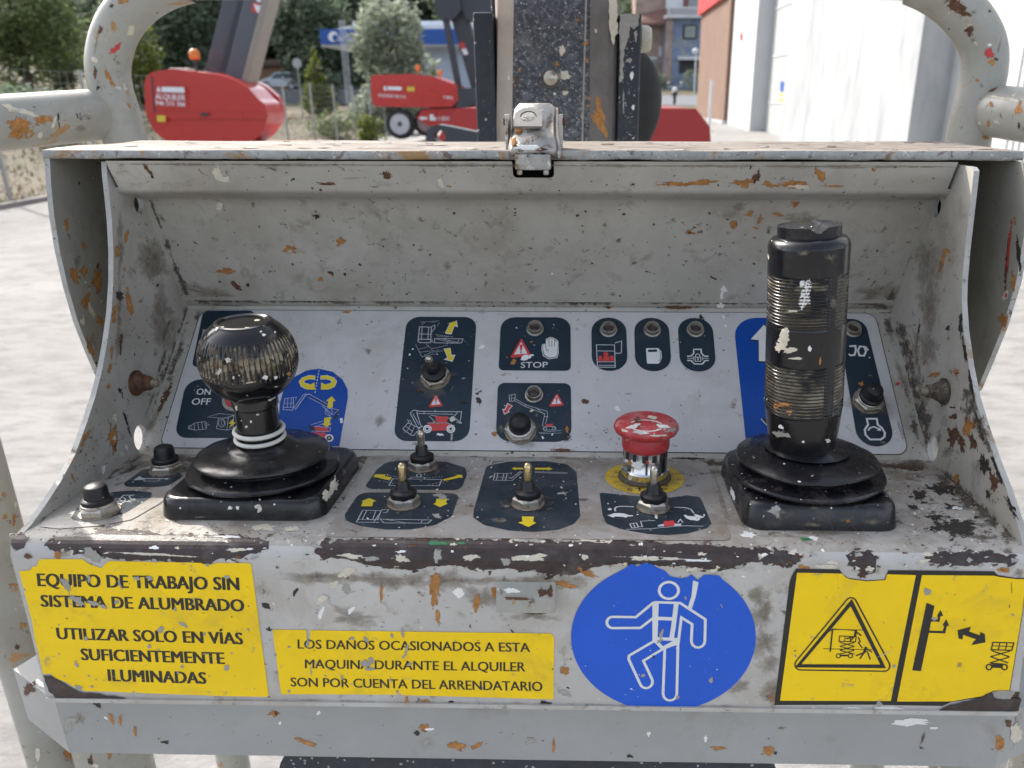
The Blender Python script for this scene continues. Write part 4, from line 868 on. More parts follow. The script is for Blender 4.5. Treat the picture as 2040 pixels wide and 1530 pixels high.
def warn(S, F, x, y, w_, h_):
    """red framed triangle with exclamation mark, apex at (x, y)"""
    F(PB, (x-w_*.04, y-h_*.02), (x+w_*.3, y+h_), (x-w_*.58, y+h_*1.02), r=0.0006, l=LB)
    F(PR, (x, y), (x+w_*.47, y+h_*.96), (x-w_*.53, y+h_*1.06), r=0.0008, l=LC)
    F(PW, (x-w_*.01, y+h_*.22), (x+w_*.28, y+h_*.82), (x-w_*.34, y+h_*.88), r=0.0002, l=LC+.0001)
    F(PR, (x-w_*.08, y+h_*.36), (x+w_*.06, y+h_*.36), (x+w_*.02, y+h_*.68), (x-w_*.05, y+h_*.68), l=LC+.0002); F(PR, *circ(x-w_*.02, y+h_*.76, w_*.06, h_*.04, 10), l=LC+.0002)
def m1(mb):
    S, F = mk2(mb, Z1, 5.1)
    F(NV2, (385, 100), (900, 100), (900, 672), (268, 672), r=0.004, l=LA)
    text(mb, P_mid, 'SAFE', Z1((338, 612), (520, 612), (530, 574), (352, 574)), PW, LB, shear=0.25); F(PW, (335, 440), (350, 400), (420, 375), (430, 440), (385, 430), (370, 445)); text(mb, P_mid, 'GIE', Z1((365, 385), (385, 290), (420, 290), (402, 385)), PW, LB)
stk('control_label', 'dark label hidden behind the ball knob', m1)
def m2(mb):
    S, F = mk2(mb, Z1, 5.1)
    F(NV2, (215, 798), (900, 800), (960, 1395), (90, 1392), r=0.0085, l=LA)
    text(mb, P_mid, 'ON', Z1((318, 955), (462, 955), (464, 894), (322, 894)), PW, LB, bold=0.02, shear=0.1); text(mb, P_mid, 'OFF', Z1((268, 1056), (462, 1056), (466, 992), (276, 992)), PW, LB, bold=0.02, shear=0.1)
    S(4, (235, 1290), (240, 1272), (262, 1268), (285, 1250), (310, 1240), (400, 1228), (420, 1240), (420, 1290), (405, 1305), (310, 1315), (280, 1310), (235, 1300), closed=True); S(4, (290, 1248), (300, 1312)); S(4, (330, 1236), (342, 1312)); S(4, (370, 1232), (382, 1308)); S(3, *circ(258, 1285, 14)); S(4, (425, 1265), (455, 1260)); S(4, (400, 1240), (418, 1300))
    S(4, (430, 1182), (545, 1148), (700, 1160), (600, 1195), closed=True); S(4, (540, 1195), (640, 1190), (625, 1315), (520, 1300), closed=True); S(4, (640, 1190), (695, 1165), (690, 1300), (625, 1315)); S(4, *circ(575, 1245, 34, 38), closed=True); S(3, *circ(585, 1243, 16, 24), closed=True)
    F(PY, (690, 1200), (640, 1252), (672, 1250), (645, 1298), (720, 1235), (690, 1238))
    splatter(mb, P_mid, Z1((200, 850), (600, 850), (600, 1370), (140, 1350)), 20, LC, ['white splash', 'dark speck'], 0.9, 3)
stk('control_label', 'dark label lettered ON OFF left of the ball knob', m2)
def m3(mb):
    S, F = mk2(mb, Z1, 5.1)
    F('blue print', (1150, 1200), (1165, 1040), (1200, 900), (1300, 780), (1430, 710), (1560, 690), (1700, 722), (1800, 800), (1850, 900), (1852, 985), (1766, 1478), (1100, 1470), l=LA)
    def ringarrow(sg, cx):
        A = [(cx+sg*x, y) for x, y in [(-20, 765), (40, 760), (110, 785), (140, 820), (120, 870), (75, 895)]]; B = [(cx+sg*x, y) for x, y in [(40, 850), (80, 840), (95, 820), (75, 805), (30, 795), (-20, 800)]]
        S(8, *(A+B), closed=True, m=PW); F(PY, *(A+B)[::sg]); 
        h = [(cx+sg*x, y) for x, y in [(90, 870), (60, 905), (-20, 905), (-15, 830), (30, 855), (60, 850)]]; F(PY, *h, l=LC)
    ringarrow(-1, 1500); ringarrow(1, 1600)
    dashes(mb, P_mid, t1(Z1, 1562, 705), t1(Z1, 1518, 950), 8, 1.3, PW, LB, 0.6)
    S(5, (1215, 995), (1300, 985), (1305, 1090), (1290, 1112), (1196, 1108), closed=True); S(4, (1245, 990), (1240, 1085)); S(4, (1280, 988), (1275, 1085)); S(4, (1205, 1045), (1300, 1040)); S(4, (1302, 990), (1330, 978), (1325, 1010)); S(4, (1200, 1085), (1300, 1085))
    S(7, (1320, 1108), (1430, 955), (1460, 952)); S(5, (1305, 1095), (1405, 955), (1430, 945)); S(9, (1460, 960), (1640, 1065), m=PB, l=LB); S(4, (1455, 945), (1650, 1055)); S(4, (1460, 985), (1640, 1080))
    S(4, *circ(1660, 1130, 36), closed=True); S(4, (1595, 1070), (1700, 1160), (1760, 1110), (1640, 1085)); S(4, (1620, 1090), (1690, 1200), (1765, 1150)); S(4, (1690, 1195), (1480, 1260)); S(4, (1680, 1220), (1490, 1290)); F(PB, (1720, 1100), (1760, 1115), (1730, 1150)); F(PB, (1690, 1200), (1760, 1130), (1740, 1200))
    F(PY, (1645, 1085), (1655, 1020), (1630, 1020), (1690, 970), (1730, 1020), (1705, 1020), (1698, 1088)); F(PY, (1615, 1190), (1680, 1180), (1670, 1245), (1690, 1250), (1640, 1285), (1592, 1255), (1612, 1245))
    F(PB, (1450, 1265), (1510, 1285), (1520, 1325), (1480, 1320)); F(PR, (1515, 1275), (1650, 1290), (1660, 1330), (1530, 1325)); S(4, (1515, 1275), (1680, 1290), (1670, 1330), (1485, 1325)); F(PR, (1460, 1335), (1620, 1340), (1660, 1375), (1600, 1420), (1500, 1370)); F(PW, *circ(1665, 1395, 44, 40)); F(PB, *circ(1665, 1396, 26, 24), l=LC); F(PW, *circ(1665, 1396, 9), l=LC+.0001)
    F(PW, (1770, 1195), (1800, 1190), (1805, 1240), (1780, 1245)); blob(mb, P_mid, *t1(Z1, 1740, 770), 14, 7, 0, 'dust film', LC, .3)
stk('control_label', 'bright blue arched label with rotation arrows beside the ball knob', m3)
def m4(mb):
    S, F = mk2(mb, Z2, 5.668)
    F(NV2, (232, 66), (1020, 70), (932, 1472), (78, 1470), r=0.0088, l=LA)
    S(8, (374, 182), (510, 186), (498, 362), (374, 360), (358, 345), closed=True); S(7, (404, 184), (395, 330)); S(7, (478, 186), (468, 330)); S(7, (366, 262), (515, 266)); S(8, (362, 322), (500, 324)); S(7, (512, 178), (548, 162), (546, 200), (514, 240)); S(7, (545, 314), (866, 318), (848, 362), (810, 366), (545, 362), closed=True); S(5, (560, 318), (760, 362)); S(5, (640, 320), (800, 356)); S(6, (515, 318), (515, 355), (545, 356)); S(6, (820, 325), (805, 360))
    for a, b, n in [((390, 130), (600, 115), 10), ((400, 160), (440, 130), 3), ((510, 130), (560, 130), 3), ((580, 170), (600, 130), 3), ((560, 270), (760, 298), 9), ((570, 285), (700, 300), 6), ((330, 380), (400, 520), 9), ((400, 520), (560, 485), 8), ((450, 375), (520, 440), 6), ((370, 435), (490, 400), 7), ((520, 430), (700, 385), 9), ((560, 470), (640, 450), 5), ((375, 470), (540, 450), 8), ((430, 500), (600, 440), 8)]: dashes(mb, P_mid, t1(Z2, *a), t1(Z2, *b), n, 1.1, LN, LB)
    F(PW, (662, 250), (715, 145), (682, 150), (795, 114), (806, 190), (770, 172), (735, 268), (672, 262)); F(PY, (672, 248), (724, 142), (704, 142), (786, 122), (796, 178), (768, 162), (730, 258), (680, 254), l=LC)
    F(PW, (645, 430), (724, 420), (735, 500), (780, 498), (745, 577), (648, 550), (690, 530)); F(PY, (656, 436), (718, 428), (728, 508), (765, 506), (740, 566), (668, 546), (700, 534), l=LC)
    warn(S, F, 562, 935, 170, 150)
    S(7, (345, 1135), (850, 1142), (830, 1270), (790, 1255)); S(7, (270, 1160), (305, 1122), (350, 1128), (345, 1160), (395, 1310), (360, 1330), (270, 1160)); S(6, (300, 1165), (370, 1290)); S(6, (350, 1160), (425, 1162), (430, 1135)); S(6, (430, 1162), (760, 1170)); S(6, (500, 1180), (760, 1220)); S(7, (800, 1150), (760, 1200), (840, 1265)); S(6, (485, 1190), (550, 1258), (520, 1258))
    S(7, (185, 1335), (245, 1265), (340, 1310), (385, 1320), (310, 1410), (280, 1405), closed=True); S(5, (215, 1300), (305, 1372)); S(5, (275, 1285), (235, 1360)); S(5, (320, 1305), (275, 1395)); S(5, (245, 1240), (270, 1238), (290, 1280)); S(5, (240, 1225), (255, 1265))
    F(PR, (550, 1190), (695, 1195), (685, 1262), (565, 1258)); F(PR, (460, 1268), (680, 1270), (770, 1300), (690, 1350), (515, 1358), (500, 1310)); S(5, (460, 1268), (680, 1266), (770, 1298), closed=False)
    for x in (463, 728): F(PW, *circ(x, 1337, 50, 46), l=LC); F(PB, *circ(x, 1337, 34, 31), l=LC+.0001); F(PW, *circ(x, 1337, 31, 28), l=LC+.0002); F(PB, *circ(x, 1337, 16, 14), l=LC+.0003)
    for b in [(262, 502, 5, 5, 0, 'white splash'), (880, 1030, 18, 9, 5, 'dark speck'), (390, 910, 14, 6, 10, 'rust brown'), (750, 1230, 10, 16, 30, 'cream splash'), (740, 1420, 6, 26, 4, 'grey scar'), (590, 1400, 12, 5, 20, 'white splash'), (630, 1402, 8, 4, 20, 'white splash'), (750, 870, 4, 20, 30, 'dust film'), (870, 770, 10, 4, -20, 'grey scar')]: blob(mb, P_mid, *t1(Z2, b[0], b[1]), *b[2:], LC+.0004, .4)
    splatter(mb, P_mid, Z2((250, 150), (980, 150), (900, 1430), (130, 1430)), 34, LC, ['white splash', 'dust film', 'dark speck'], 0.9, 3)
stk('control_label', 'tall dark label with yellow arrows and red machine drawing', m4)
def m5(mb):
    S, F = mk2(mb, Z3, 5.668)
    F(NV2, (160, 72), (944, 74), (948, 678), (132, 672), r=[0.0095, 0.0095, 0.0034, 0.0034], l=LA)
    warn(S, F, 390, 308, 245, 215)
    S(9, *[(x, y) for x, y in [(628, 385), (655, 378), (666, 395), (672, 320), (700, 310), (712, 300), (740, 305), (775, 322), (802, 345), (805, 480), (790, 530), (700, 545), (640, 510), (622, 440)]], closed=True, m=PW)
    F(PW, (636, 392), (655, 388), (668, 430), (676, 330), (700, 320), (716, 310), (742, 316), (770, 332), (796, 355), (796, 478), (780, 520), (705, 532), (652, 500), (634, 440))
    for x in (702, 734, 765): S(6, (x, 330), (x, 405), m=NV2, l=LC)
    S(6, (668, 425), (672, 450), (696, 462), m=NV2, l=LC)
    text(mb, P_mid, 'STOP', Z3((382, 646), (686, 640), (688, 578), (386, 580)), PW, LB, bold=0.006)
    for b in [(750, 290, 9, 8, 0, 'dark speck'), (305, 578, 14, 12, -20, 'rust orange'), (440, 535, 26, 11, -18, 'white splash'), (500, 512, 14, 6, -20, 'white splash'), (500, 358, 8, 4, -10, 'rust orange'), (336, 200, 3, 3, 0, 'white splash')]: blob(mb, P_mid, *t1(Z3, b[0], b[1]), *b[2:], LC+.0004, .4)
    splatter(mb, P_mid, Z3((200, 130), (900, 130), (900, 640), (180, 640)), 16, LC, ['white splash', 'dust film', 'dark speck'], 0.9, 3)
stk('control_label', 'dark label lettered STOP with a white hand', m5)
def m6(mb):
    S, F = mk2(mb, Z3, 5.668)
    F(NV2, (125, 812), (948, 818), (956, 1480), (100, 1476), r=[0.0045, 0.0045, 0.0095, 0.0095], l=LA)
    warn(S, F, 790, 926, 180, 152)
    F(PW, (232, 1042), (292, 1075), (245, 1130), (264, 1142), (196, 1174), (174, 1110), (200, 1112)); F(PR, (240, 1054), (282, 1076), (234, 1132), (248, 1140), (202, 1162), (184, 1120), (206, 1122), l=LC)
    S(5, (250, 955), (300, 948), (318, 940), (322, 960), (310, 1020), (258, 1025), closed=True); S(4, (275, 952), (280, 1022)); S(4, (252, 990), (315, 985)); S(5, (322, 995), (440, 1065), (680, 1135)); S(5, (315, 1015), (430, 1080), (655, 1165)); S(4, (425, 1075), (445, 1055)); S(5, (680, 1135), (685, 1195), (660, 1280)); S(5, (655, 1160), (630, 1280)); S(4, (560, 1100), (650, 1170)); S(5, (640, 1190), (690, 1200))
    F(PR, (660, 1280), (750, 1276), (735, 1306), (672, 1308)); S(5, (625, 1285), (660, 1310), (760, 1305), (775, 1345), (650, 1350), closed=True); S(5, *circ(655, 1335, 20, 18), closed=True); S(5, *circ(760, 1328, 20, 18), closed=True); S(4, (585, 1380), (660, 1370), (840, 1352)); S(4, (600, 1390), (840, 1380))
    for b in [(510, 1135, 9, 7, 0, 'cream splash'), (905, 1345, 8, 18, 0, 'rust orange'), (910, 1190, 7, 6, 0, 'rust brown'), (160, 1310, 8, 14, 0, 'dust film'), (630, 1435, 5, 9, -30, 'white splash'), (560, 1180, 12, 9, 20, 'dust film'), (880, 1440, 18, 12, 20, 'dark speck'), (740, 1405, 4, 4, 0, 'white splash')]: blob(mb, P_mid, *t1(Z3, b[0], b[1]), *b[2:], LC+.0004, .4)
    splatter(mb, P_mid, Z3((150, 850), (930, 850), (930, 1430), (160, 1430)), 23, LC, ['white splash', 'dust film', 'rust brown'], 0.9, 3)
stk('control_label', 'dark label with a raised boom drawing below the STOP label', m6)
def pill(mb, *q):
    S, F = mk2(mb, Z4, 6.8); F(NV2, *q, r=0.0113, l=LA); return S, F
def m7(mb):
    S, F = pill(mb, (122, 92), (590, 94), (618, 816), (130, 812))
    S(11, (192, 462), (436, 464), (446, 765), (215, 765), (204, 745), closed=True); S(9, (200, 545), (440, 548)); S(9, (206, 692), (446, 692)); S(9, (214, 740), (446, 740)); S(11, (442, 440), (455, 432), (532, 412), (530, 560), (518, 576), (446, 576))
    F(PR, (222, 612), (268, 612), (266, 684), (214, 684)); F(PR, (290, 615), (360, 615), (375, 684), (270, 684)); F(PR, (372, 612), (425, 612), (435, 684), (382, 684)); F(PR, *circ(320, 590, 34, 30), l=LC)
def m8(mb):
    S, F = pill(mb, (700, 94), (1165, 96), (1214, 820), (718, 816))
    F(PW, (862, 508), (1032, 508), (1045, 530), (1070, 545), (1076, 640), (1050, 700), (1032, 718), (876, 716), r=0.0008); F(NV2, (888, 528), (1012, 526), (1014, 558), (890, 562), r=0.0006, l=LC); S(7, (1040, 545), (1055, 560), (1058, 640), (1042, 685), m=NV2, l=LC)
def m9(mb):
    S, F = pill(mb, (1285, 96), (1755, 98), (1820, 825), (1330, 820))
    S(17, (1418, 616), (1470, 616), (1510, 575), (1505, 524), (1608, 524), (1610, 575), (1655, 616), (1708, 616), m=PW); S(17, (1420, 674), (1470, 674), (1520, 722), (1625, 722), (1665, 674), (1712, 674), m=PW); S(7, (1422, 645), (1500, 645), m=PW); S(7, (1630, 645), (1712, 645), m=PW); S(7, (1500, 615), (1506, 675), m=PW); S(7, (1626, 615), (1632, 675), m=PW)
    S(9, (1524, 630), (1602, 630), (1605, 685), (1530, 687), closed=True, m=PW); S(9, (1535, 628), (1532, 600), (1560, 582), (1590, 600), (1592, 628), m=PW); F(PW, (1548, 640), (1580, 640), (1570, 655), (1578, 672), (1556, 672), (1562, 655))
    blob(mb, P_mid, *t1(Z4, 1605, 88), 10, 13, 10, 'dark speck', LC, .4)
stk('control_label', 'dark pill shaped label with a red load symbol', m7)
stk('control_label', 'dark pill shaped label with a white canister symbol', m8)
stk('control_label', 'dark pill shaped label with a white padlock symbol', m9)
def m10(mb):
    S, F = mk2(mb, Z5, 4.935)
    F('blue print', (100, 118), (960, 118), (1010, 1330), (225, 1330), r=[0.016, 0.016, 0, 0], l=LA)
    A = [(272, 332), (400, 190), (520, 300), (520, 340), (440, 336), (438, 550), (352, 545), (352, 340)]
    F(PB, *[(265, 342), (398, 182), (535, 300), (535, 350), (455, 346), (455, 562), (345, 556), (344, 348)]); F(PW, *A, l=LC)
    F(PB, (372, 1110), (440, 1110), (440, 1180), (420, 1175)); S(7, (372, 1112), (440, 1185), m=PW, l=LC); F(PW, (400, 905), (420, 880), (440, 880), (440, 950), (410, 945))
stk('control_label', 'bright blue label with a white arrow behind the grip', m10)
def m11(mb):
    S, F = mk2(mb, Z5, 4.935)
    F(NV2, (1120, 128), (1392, 128), (1700, 1378), (1330, 1385), r=[0.003, 0.012, 0.0135, 0.0135], l=LA)
    S(18, (1240, 400), (1300, 395), (1305, 440), (1290, 485), (1255, 490), (1235, 475), m=PW); S(18, (1425, 440), (1400, 405), (1345, 400), (1325, 440), (1340, 490), (1385, 492), (1405, 450), (1385, 405), m=PW)
    S(18, (1412, 1112), (1510, 1112), (1520, 1170), (1560, 1200), (1590, 1250), (1585, 1290), (1550, 1315), (1445, 1315), (1400, 1270), (1392, 1220), (1425, 1170), closed=True, m=PW); S(13, (1425, 1228), (1445, 1200), (1480, 1190), (1520, 1205), (1540, 1225), m=PW); F(PW, (1510, 1225), (1552, 1232), (1545, 1195))
    for b in [(1360, 770, 14, 9, 0, 'rust orange'), (1440, 690, 12, 8, 0, 'dust film'), (1570, 1350, 20, 6, 8, 'dust film'), (1438, 515, 3, 3, 0, 'white splash')]: blob(mb, P_mid, *t1(Z5, b[0], b[1]), *b[2:], LC+.0002, .4)
stk('control_label', 'slanting dark label with a white engine symbol right of the grip', m11)

# ---- upper back panel, band and bevel
up = MB()
hole = roundpoly([P_band.to2(*p) for p in ((1022, 318), (1103, 318), (1103, 354), (1022, 354))], [0, 0, 0.0022, 0.0022][::1])
y_t = 0.0005; b2 = lambda x, y, z: P_band.to2(0, 0)
def inb(x, yy, zz): q = rel(x, yy, zz)-P_band.p; return Vector((q.dot(P_band.x), q.dot(P_band.y)))
band = [inb(XL+.002, .452, -.0327), inb(XR-.002, .452, -.0327), inb(XR-.002, .4600, -.0481), inb(XL+.002, .4600, -.0481)]
sl = [(h.x, min(h.y, band[0].y)) for h in hole]
xs = sorted(h[0] for h in sl); hx0, hx1 = xs[0], xs[-1]; hb = min(h[1] for h in sl); rr = 0.0025
lo = roundpoly([(hx0, band[0].y), (hx0, hb), (hx1, hb), (hx1, band[0].y)], [0, rr, rr, 0])
outl = [band[0]] + lo + [band[1], band[2], band[3]]
flat, trs = tri_fill([outl]); up.add([P_band.to3((a.x, a.y)) for a in flat], trs, 'console paint')
# rolled bevel and sloping panel
bev = [(.4600, -.0481), (.4608, -.0500), (.4625, -.0513), (.468, -.0530), (.478, -.0556), (.4835, -.0570), (.4862, -.0588), (.4878, -.0622)]
vs = [rel(x, y, z) for x in (XL, XR) for y, z in bev]; k = len(bev)
up.add(vs, [(k+i, k+i+1, i+1, i) for i in range(k-1)], 'console paint', True)
lowr = [(.4878, -.0622), (.5150, -.1285), (.5170, -.1315), (.5192, -.1335), (.5182, -.1357)]
vs = [rel(x, y, z) for x in (XL, XR) for y, z in lowr]; k = len(lowr)
up.add(vs, [(k+i, k+i+1, i+1, i) for i in range(k-1)], 'console paint', False)
hb3 = [P_band.to3(q) for q in ((hx0-.002, hb-.003), (hx1+.002, hb-.003), (hx1+.002, band[0].y+.004), (hx0-.002, band[0].y+.004))]
up.add([p+Vector((0, .016, .0)) for p in hb3], [(0, 1, 2, 3)], 'dark hollow')  # near-black sheet behind the slot, the shade inside it painted as colour
UPB = [(437, 412, 14, 22, 20, 'cream splash'), (578, 497, 24, 24, 0, 'rust orange'), (578, 500, 10, 8, 0, 'console paint'), (678, 480, 20, 18, 20, 'rust orange'), (631, 430, 14, 12, 0, 'dark speck'), (660, 545, 18, 8, 30, 'rust brown'), (640, 555, 10, 12, 0, 'rust orange'), (448, 540, 34, 12, 0, 'rust orange'), (470, 568, 34, 10, 40, 'rust brown'), (494, 567, 9, 8, 0, 'dark speck'), (548, 540, 4, 5, 0, 'dark speck'), (687, 545, 7, 7, 0, 'dark speck'), (1585, 404, 22, 16, 0, 'rust orange'), (1550, 428, 24, 7, 15, 'rust orange'), (1462, 447, 18, 16, 60, 'rust orange'), (1513, 438, 8, 24, 22, 'rust orange'), (1494, 425, 10, 16, 30, 'rust orange'), (1374, 463, 22, 8, 10, 'rust orange'), (1375, 462, 10, 10, 0, 'rust brown'), (1100, 386, 30, 4, -3, 'rust brown'), (1438, 590, 9, 44, 8, 'white splash'), (1436, 608, 17, 14, 0, 'white splash'), (1442, 575, 13, 14, 0, 'white splash'), (1100, 545, 5, 4, 0, 'white splash'), (968, 565, 6, 22, 10, 'dust film'), (1472, 412, 46, 16, -15, 'dust film'), (890, 530, 20, 30, -30, 'dust film'), (1752, 610, 70, 20, -3, 'grime'), (1775, 590, 26, 50, 30, 'grime'), (1420, 553, 26, 4, 25, 'dark speck'), (1600, 520, 20, 26, 30, 'rust orange'), (1515, 500, 8, 10, 0, 'dust film'), (1175, 600, 12, 5, 0, 'dark speck'), (1210, 612, 26, 6, 0, 'rust brown'), (1350, 612, 80, 6, 0, 'rust brown'), (400, 600, 60, 14, 15, 'grime'), (440, 608, 80, 8, 2, 'grime')]
for b in UPB: blob(up, P_up, *b, L1, 0.45)
splatter(up, P_up, [(320, 420), (1850, 425), (1780, 600), (385, 595)], 224, L1, ['dark speck', 'dark speck', 'dark speck', 'grime', 'rust brown', 'grime', 'dust film'], 1.3, 7.5, flat=0.6, streak=0.6)
splatter(up, P_up, [(385, 590), (1780, 596), (1780, 606), (380, 602)], 81, L1, ['grime', 'dark speck', 'rust brown'], 2, 9, flat=0.5)
splatter(up, P_up, [(1480, 400), (1640, 400), (1600, 540), (1440, 520)], 10, L1, ['rust orange', 'dust film'], 3, 14)
BNB = [(433, 345, 24, 22, 0, 'cream splash'), (446, 358, 26, 16, 10, 'cream splash'), (296, 340, 12, 26, -35, 'rust brown'), (303, 352, 9, 9, 0, 'dark speck'), (770, 350, 16, 20, 10, 'rust brown'), (650, 366, 40, 7, 3, 'rust brown'), (745, 372, 30, 6, 5, 'dust film'), (878, 363, 14, 18, -20, 'cream splash'), (894, 371, 16, 5, 0, 'rust orange'), (983, 332, 5, 5, 0, 'dark speck'), (1261, 367, 8, 8, 0, 'rust brown'), (1350, 367, 96, 9, -1, 'rust orange'), (1400, 363, 60, 12, -4, 'rust orange'), (1480, 364, 60, 16, -3, 'rust orange'), (1530, 368, 40, 12, 5, 'rust orange'), (1580, 366, 70, 16, 0, 'rust orange'), (1632, 348, 20, 36, -28, 'rust orange'), (1660, 371, 50, 5, 0, 'rust orange'), (1506, 355, 16, 26, 30, 'rust brown'), (1495, 335, 4, 12, 20, 'dark speck'), (1560, 355, 18, 14, 0, 'dust film'), (1590, 372, 60, 6, 0, 'cream splash'), (1741, 339, 9, 8, 0, 'rust orange'), (700, 355, 60, 6, 0, 'dust film'), (1783, 333, 6, 5, 0, 'dark speck')]
for b in BNB: blob(up, P_band, *b, L1, 0.5)
splatter(up, P_band, [(260, 330), (1010, 330), (1010, 370), (265, 370)], 47, L1, ['dark speck', 'rust brown', 'dark speck', 'grime'], 1.2, 6)
splatter(up, P_band, [(1115, 330), (1900, 335), (1890, 372), (1115, 372)], 54, L1, ['dark speck', 'rust brown', 'dark speck', 'grime', 'rust orange'], 1.2, 6)
grime_line(up, P_up, (380, 598), (1785, 604), 16, 16, L1); grime_line(up, P_up, (300, 400), (376, 596), 16, 6, L1); grime_line(up, P_up, (1862, 410), (1790, 600), 26, 6, L1)
grime_line(up, P_band, (250, 327), (1910, 332), 8, 16, L1, 'dust film')
for b in [(1740, 585, 130, 46, -10), (420, 585, 110, 36, 10), (1600, 440, 120, 50, 0)]: blob(up, P_up, *b, 'dust film', L1, .5)
up.build('back_panel', console)

# ---- inner side walls
LP = [(.4565, -.0335), (.4548, -.0397), (.4529, -.0521), (.4506, -.0659), (.4463, -.0825), (.4405, -.0989), (.4329, -.1149), (.4235, -.1301), (.4129, -.1446), (.4027, -.1559), (.3902, -.1673), (.3762, -.1789), (.3610, -.1872), (.3465, -.1932), (.3345, -.1972), (.3272, -.1985), (.3222, -.2010), (.3200, -.2068), (.3200, -.2916), (.565, -.2916), (.562, -.060), (.535, -.0335)]
RP = [(.4400, -.0345), (.4367, -.0362), (.4360, -.0412), (.4337, -.0595), (.4314, -.0781), (.4283, -.0941), (.4250, -.1046), (.4169, -.1195), (.4048, -.1357), (.3930, -.1486), (.3787, -.1599), (.3625, -.1712), (.3480, -.1800), (.3370, -.1880), (.3272, -.1965), (.3222, -.2010), (.3200, -.2068), (.3200, -.2916), (.565, -.2916), (.562, -.060), (.535, -.0345)]
def ring2(cy, cz, r, n=20, rz=None): return [(cy+r*math.cos(2*math.pi*k/n), cz+(rz or r)*math.sin(2*math.pi*k/n)) for k in range(n)]
lw = MB(); plate(lw, [LP, ring2(.4362, -.1958, .0072, rz=.0082), ring2(.4815, -.0605, .0052)], lambda a, b, d: rel(XL-d, a, b), 0.003, 'console paint', 'plate edge paint')
for b in [(252, 470, 11, 26, 5, 'rust orange'), (233, 502, 8, 22, 0, 'rust orange'), (256, 600, 14, 46, -10, 'rust orange'), (236, 590, 16, 34, 0, 'dark speck'), (228, 628, 10, 40, 5, 'rust orange'), (238, 640, 10, 30, 0, 'dust film'), (240, 680, 10, 44, 5, 'rust brown'), (222, 700, 7, 30, 0, 'rust orange'), (217, 735, 10, 24, 10, 'rust orange'), (248, 537, 6, 14, 0, 'rust orange'), (262, 535, 6, 10, 0, 'dust film'), (313, 568, 8, 12, 30, 'dark speck'), (280, 600, 14, 12, 30, 'dust film'), (227, 880, 14, 46, 5, 'rust brown'), (225, 870, 22, 50, 5, 'rust orange'), (228, 872, 7, 14, 0, 'cream splash'), (250, 835, 8, 50, -15, 'dark speck'), (258, 862, 5, 24, -20, 'dark speck'), (238, 778, 12, 9, 30, 'dark speck'), (243, 786, 5, 18, 0, 'dark speck'), (216, 770, 8, 14, 0, 'rust orange'), (145, 952, 5, 26, -25, 'rust orange'), (206, 935, 7, 20, 8, 'white splash'), (252, 892, 5, 14, -10, 'white splash'), (228, 832, 12, 14, 0, 'cream splash'), (242, 905, 10, 12, 20, 'cream splash'), (330, 660, 8, 60, 20, 'grime'), (322, 720, 10, 90, 20, 'grime'), (300, 800, 8, 80, 20, 'dust film'), (170, 870, 12, 40, 30, 'rust orange'), (160, 900, 6, 20, 30, 'grime'), (240, 930, 80, 8, -38, 'grime'), (180, 970, 60, 8, -36, 'grime'), (110, 1020, 60, 6, -36, 'grime'), (282, 760, 46, 50, 0, 'dust film'), (220, 848, 8, 30, 10, 'dust film'), (212, 990, 12, 8, 0, 'grime')]: blob(lw, P_L, *b, L1, 0.45)
splatter(lw, P_L, [(232, 420), (330, 460), (370, 620), (290, 870), (130, 990), (200, 800), (235, 600)], 102, L1, ['dark speck', 'dark speck', 'grime', 'dust film', 'rust brown'], 1.3, 7)
for i in range(15):
    a, b = LP[i], LP[i+1]
grime_line(lw, P_L, (372, 620), (292, 880), 34, 9, L1); grime_line(lw, P_L, (285, 912), (85, 1042), 26, 10, L1); grime_line(lw, P_L, (240, 430), (235, 700), 20, 6, L1, 'dust film'); grime_line(lw, P_L, (300, 480), (330, 700), 60, 5, L1, 'dust film')
lw.build('side_wall', console, 'left side wall of the console with rusty scuffs')
rw = MB(); plate(rw, [RP, ring2(.4290, -.1953, .0068, rz=.0080), ring2(.4745, -.0600, .0055)], lambda a, b, d: rel(XR+d, a, b), 0.003, 'console paint', 'plate edge paint')
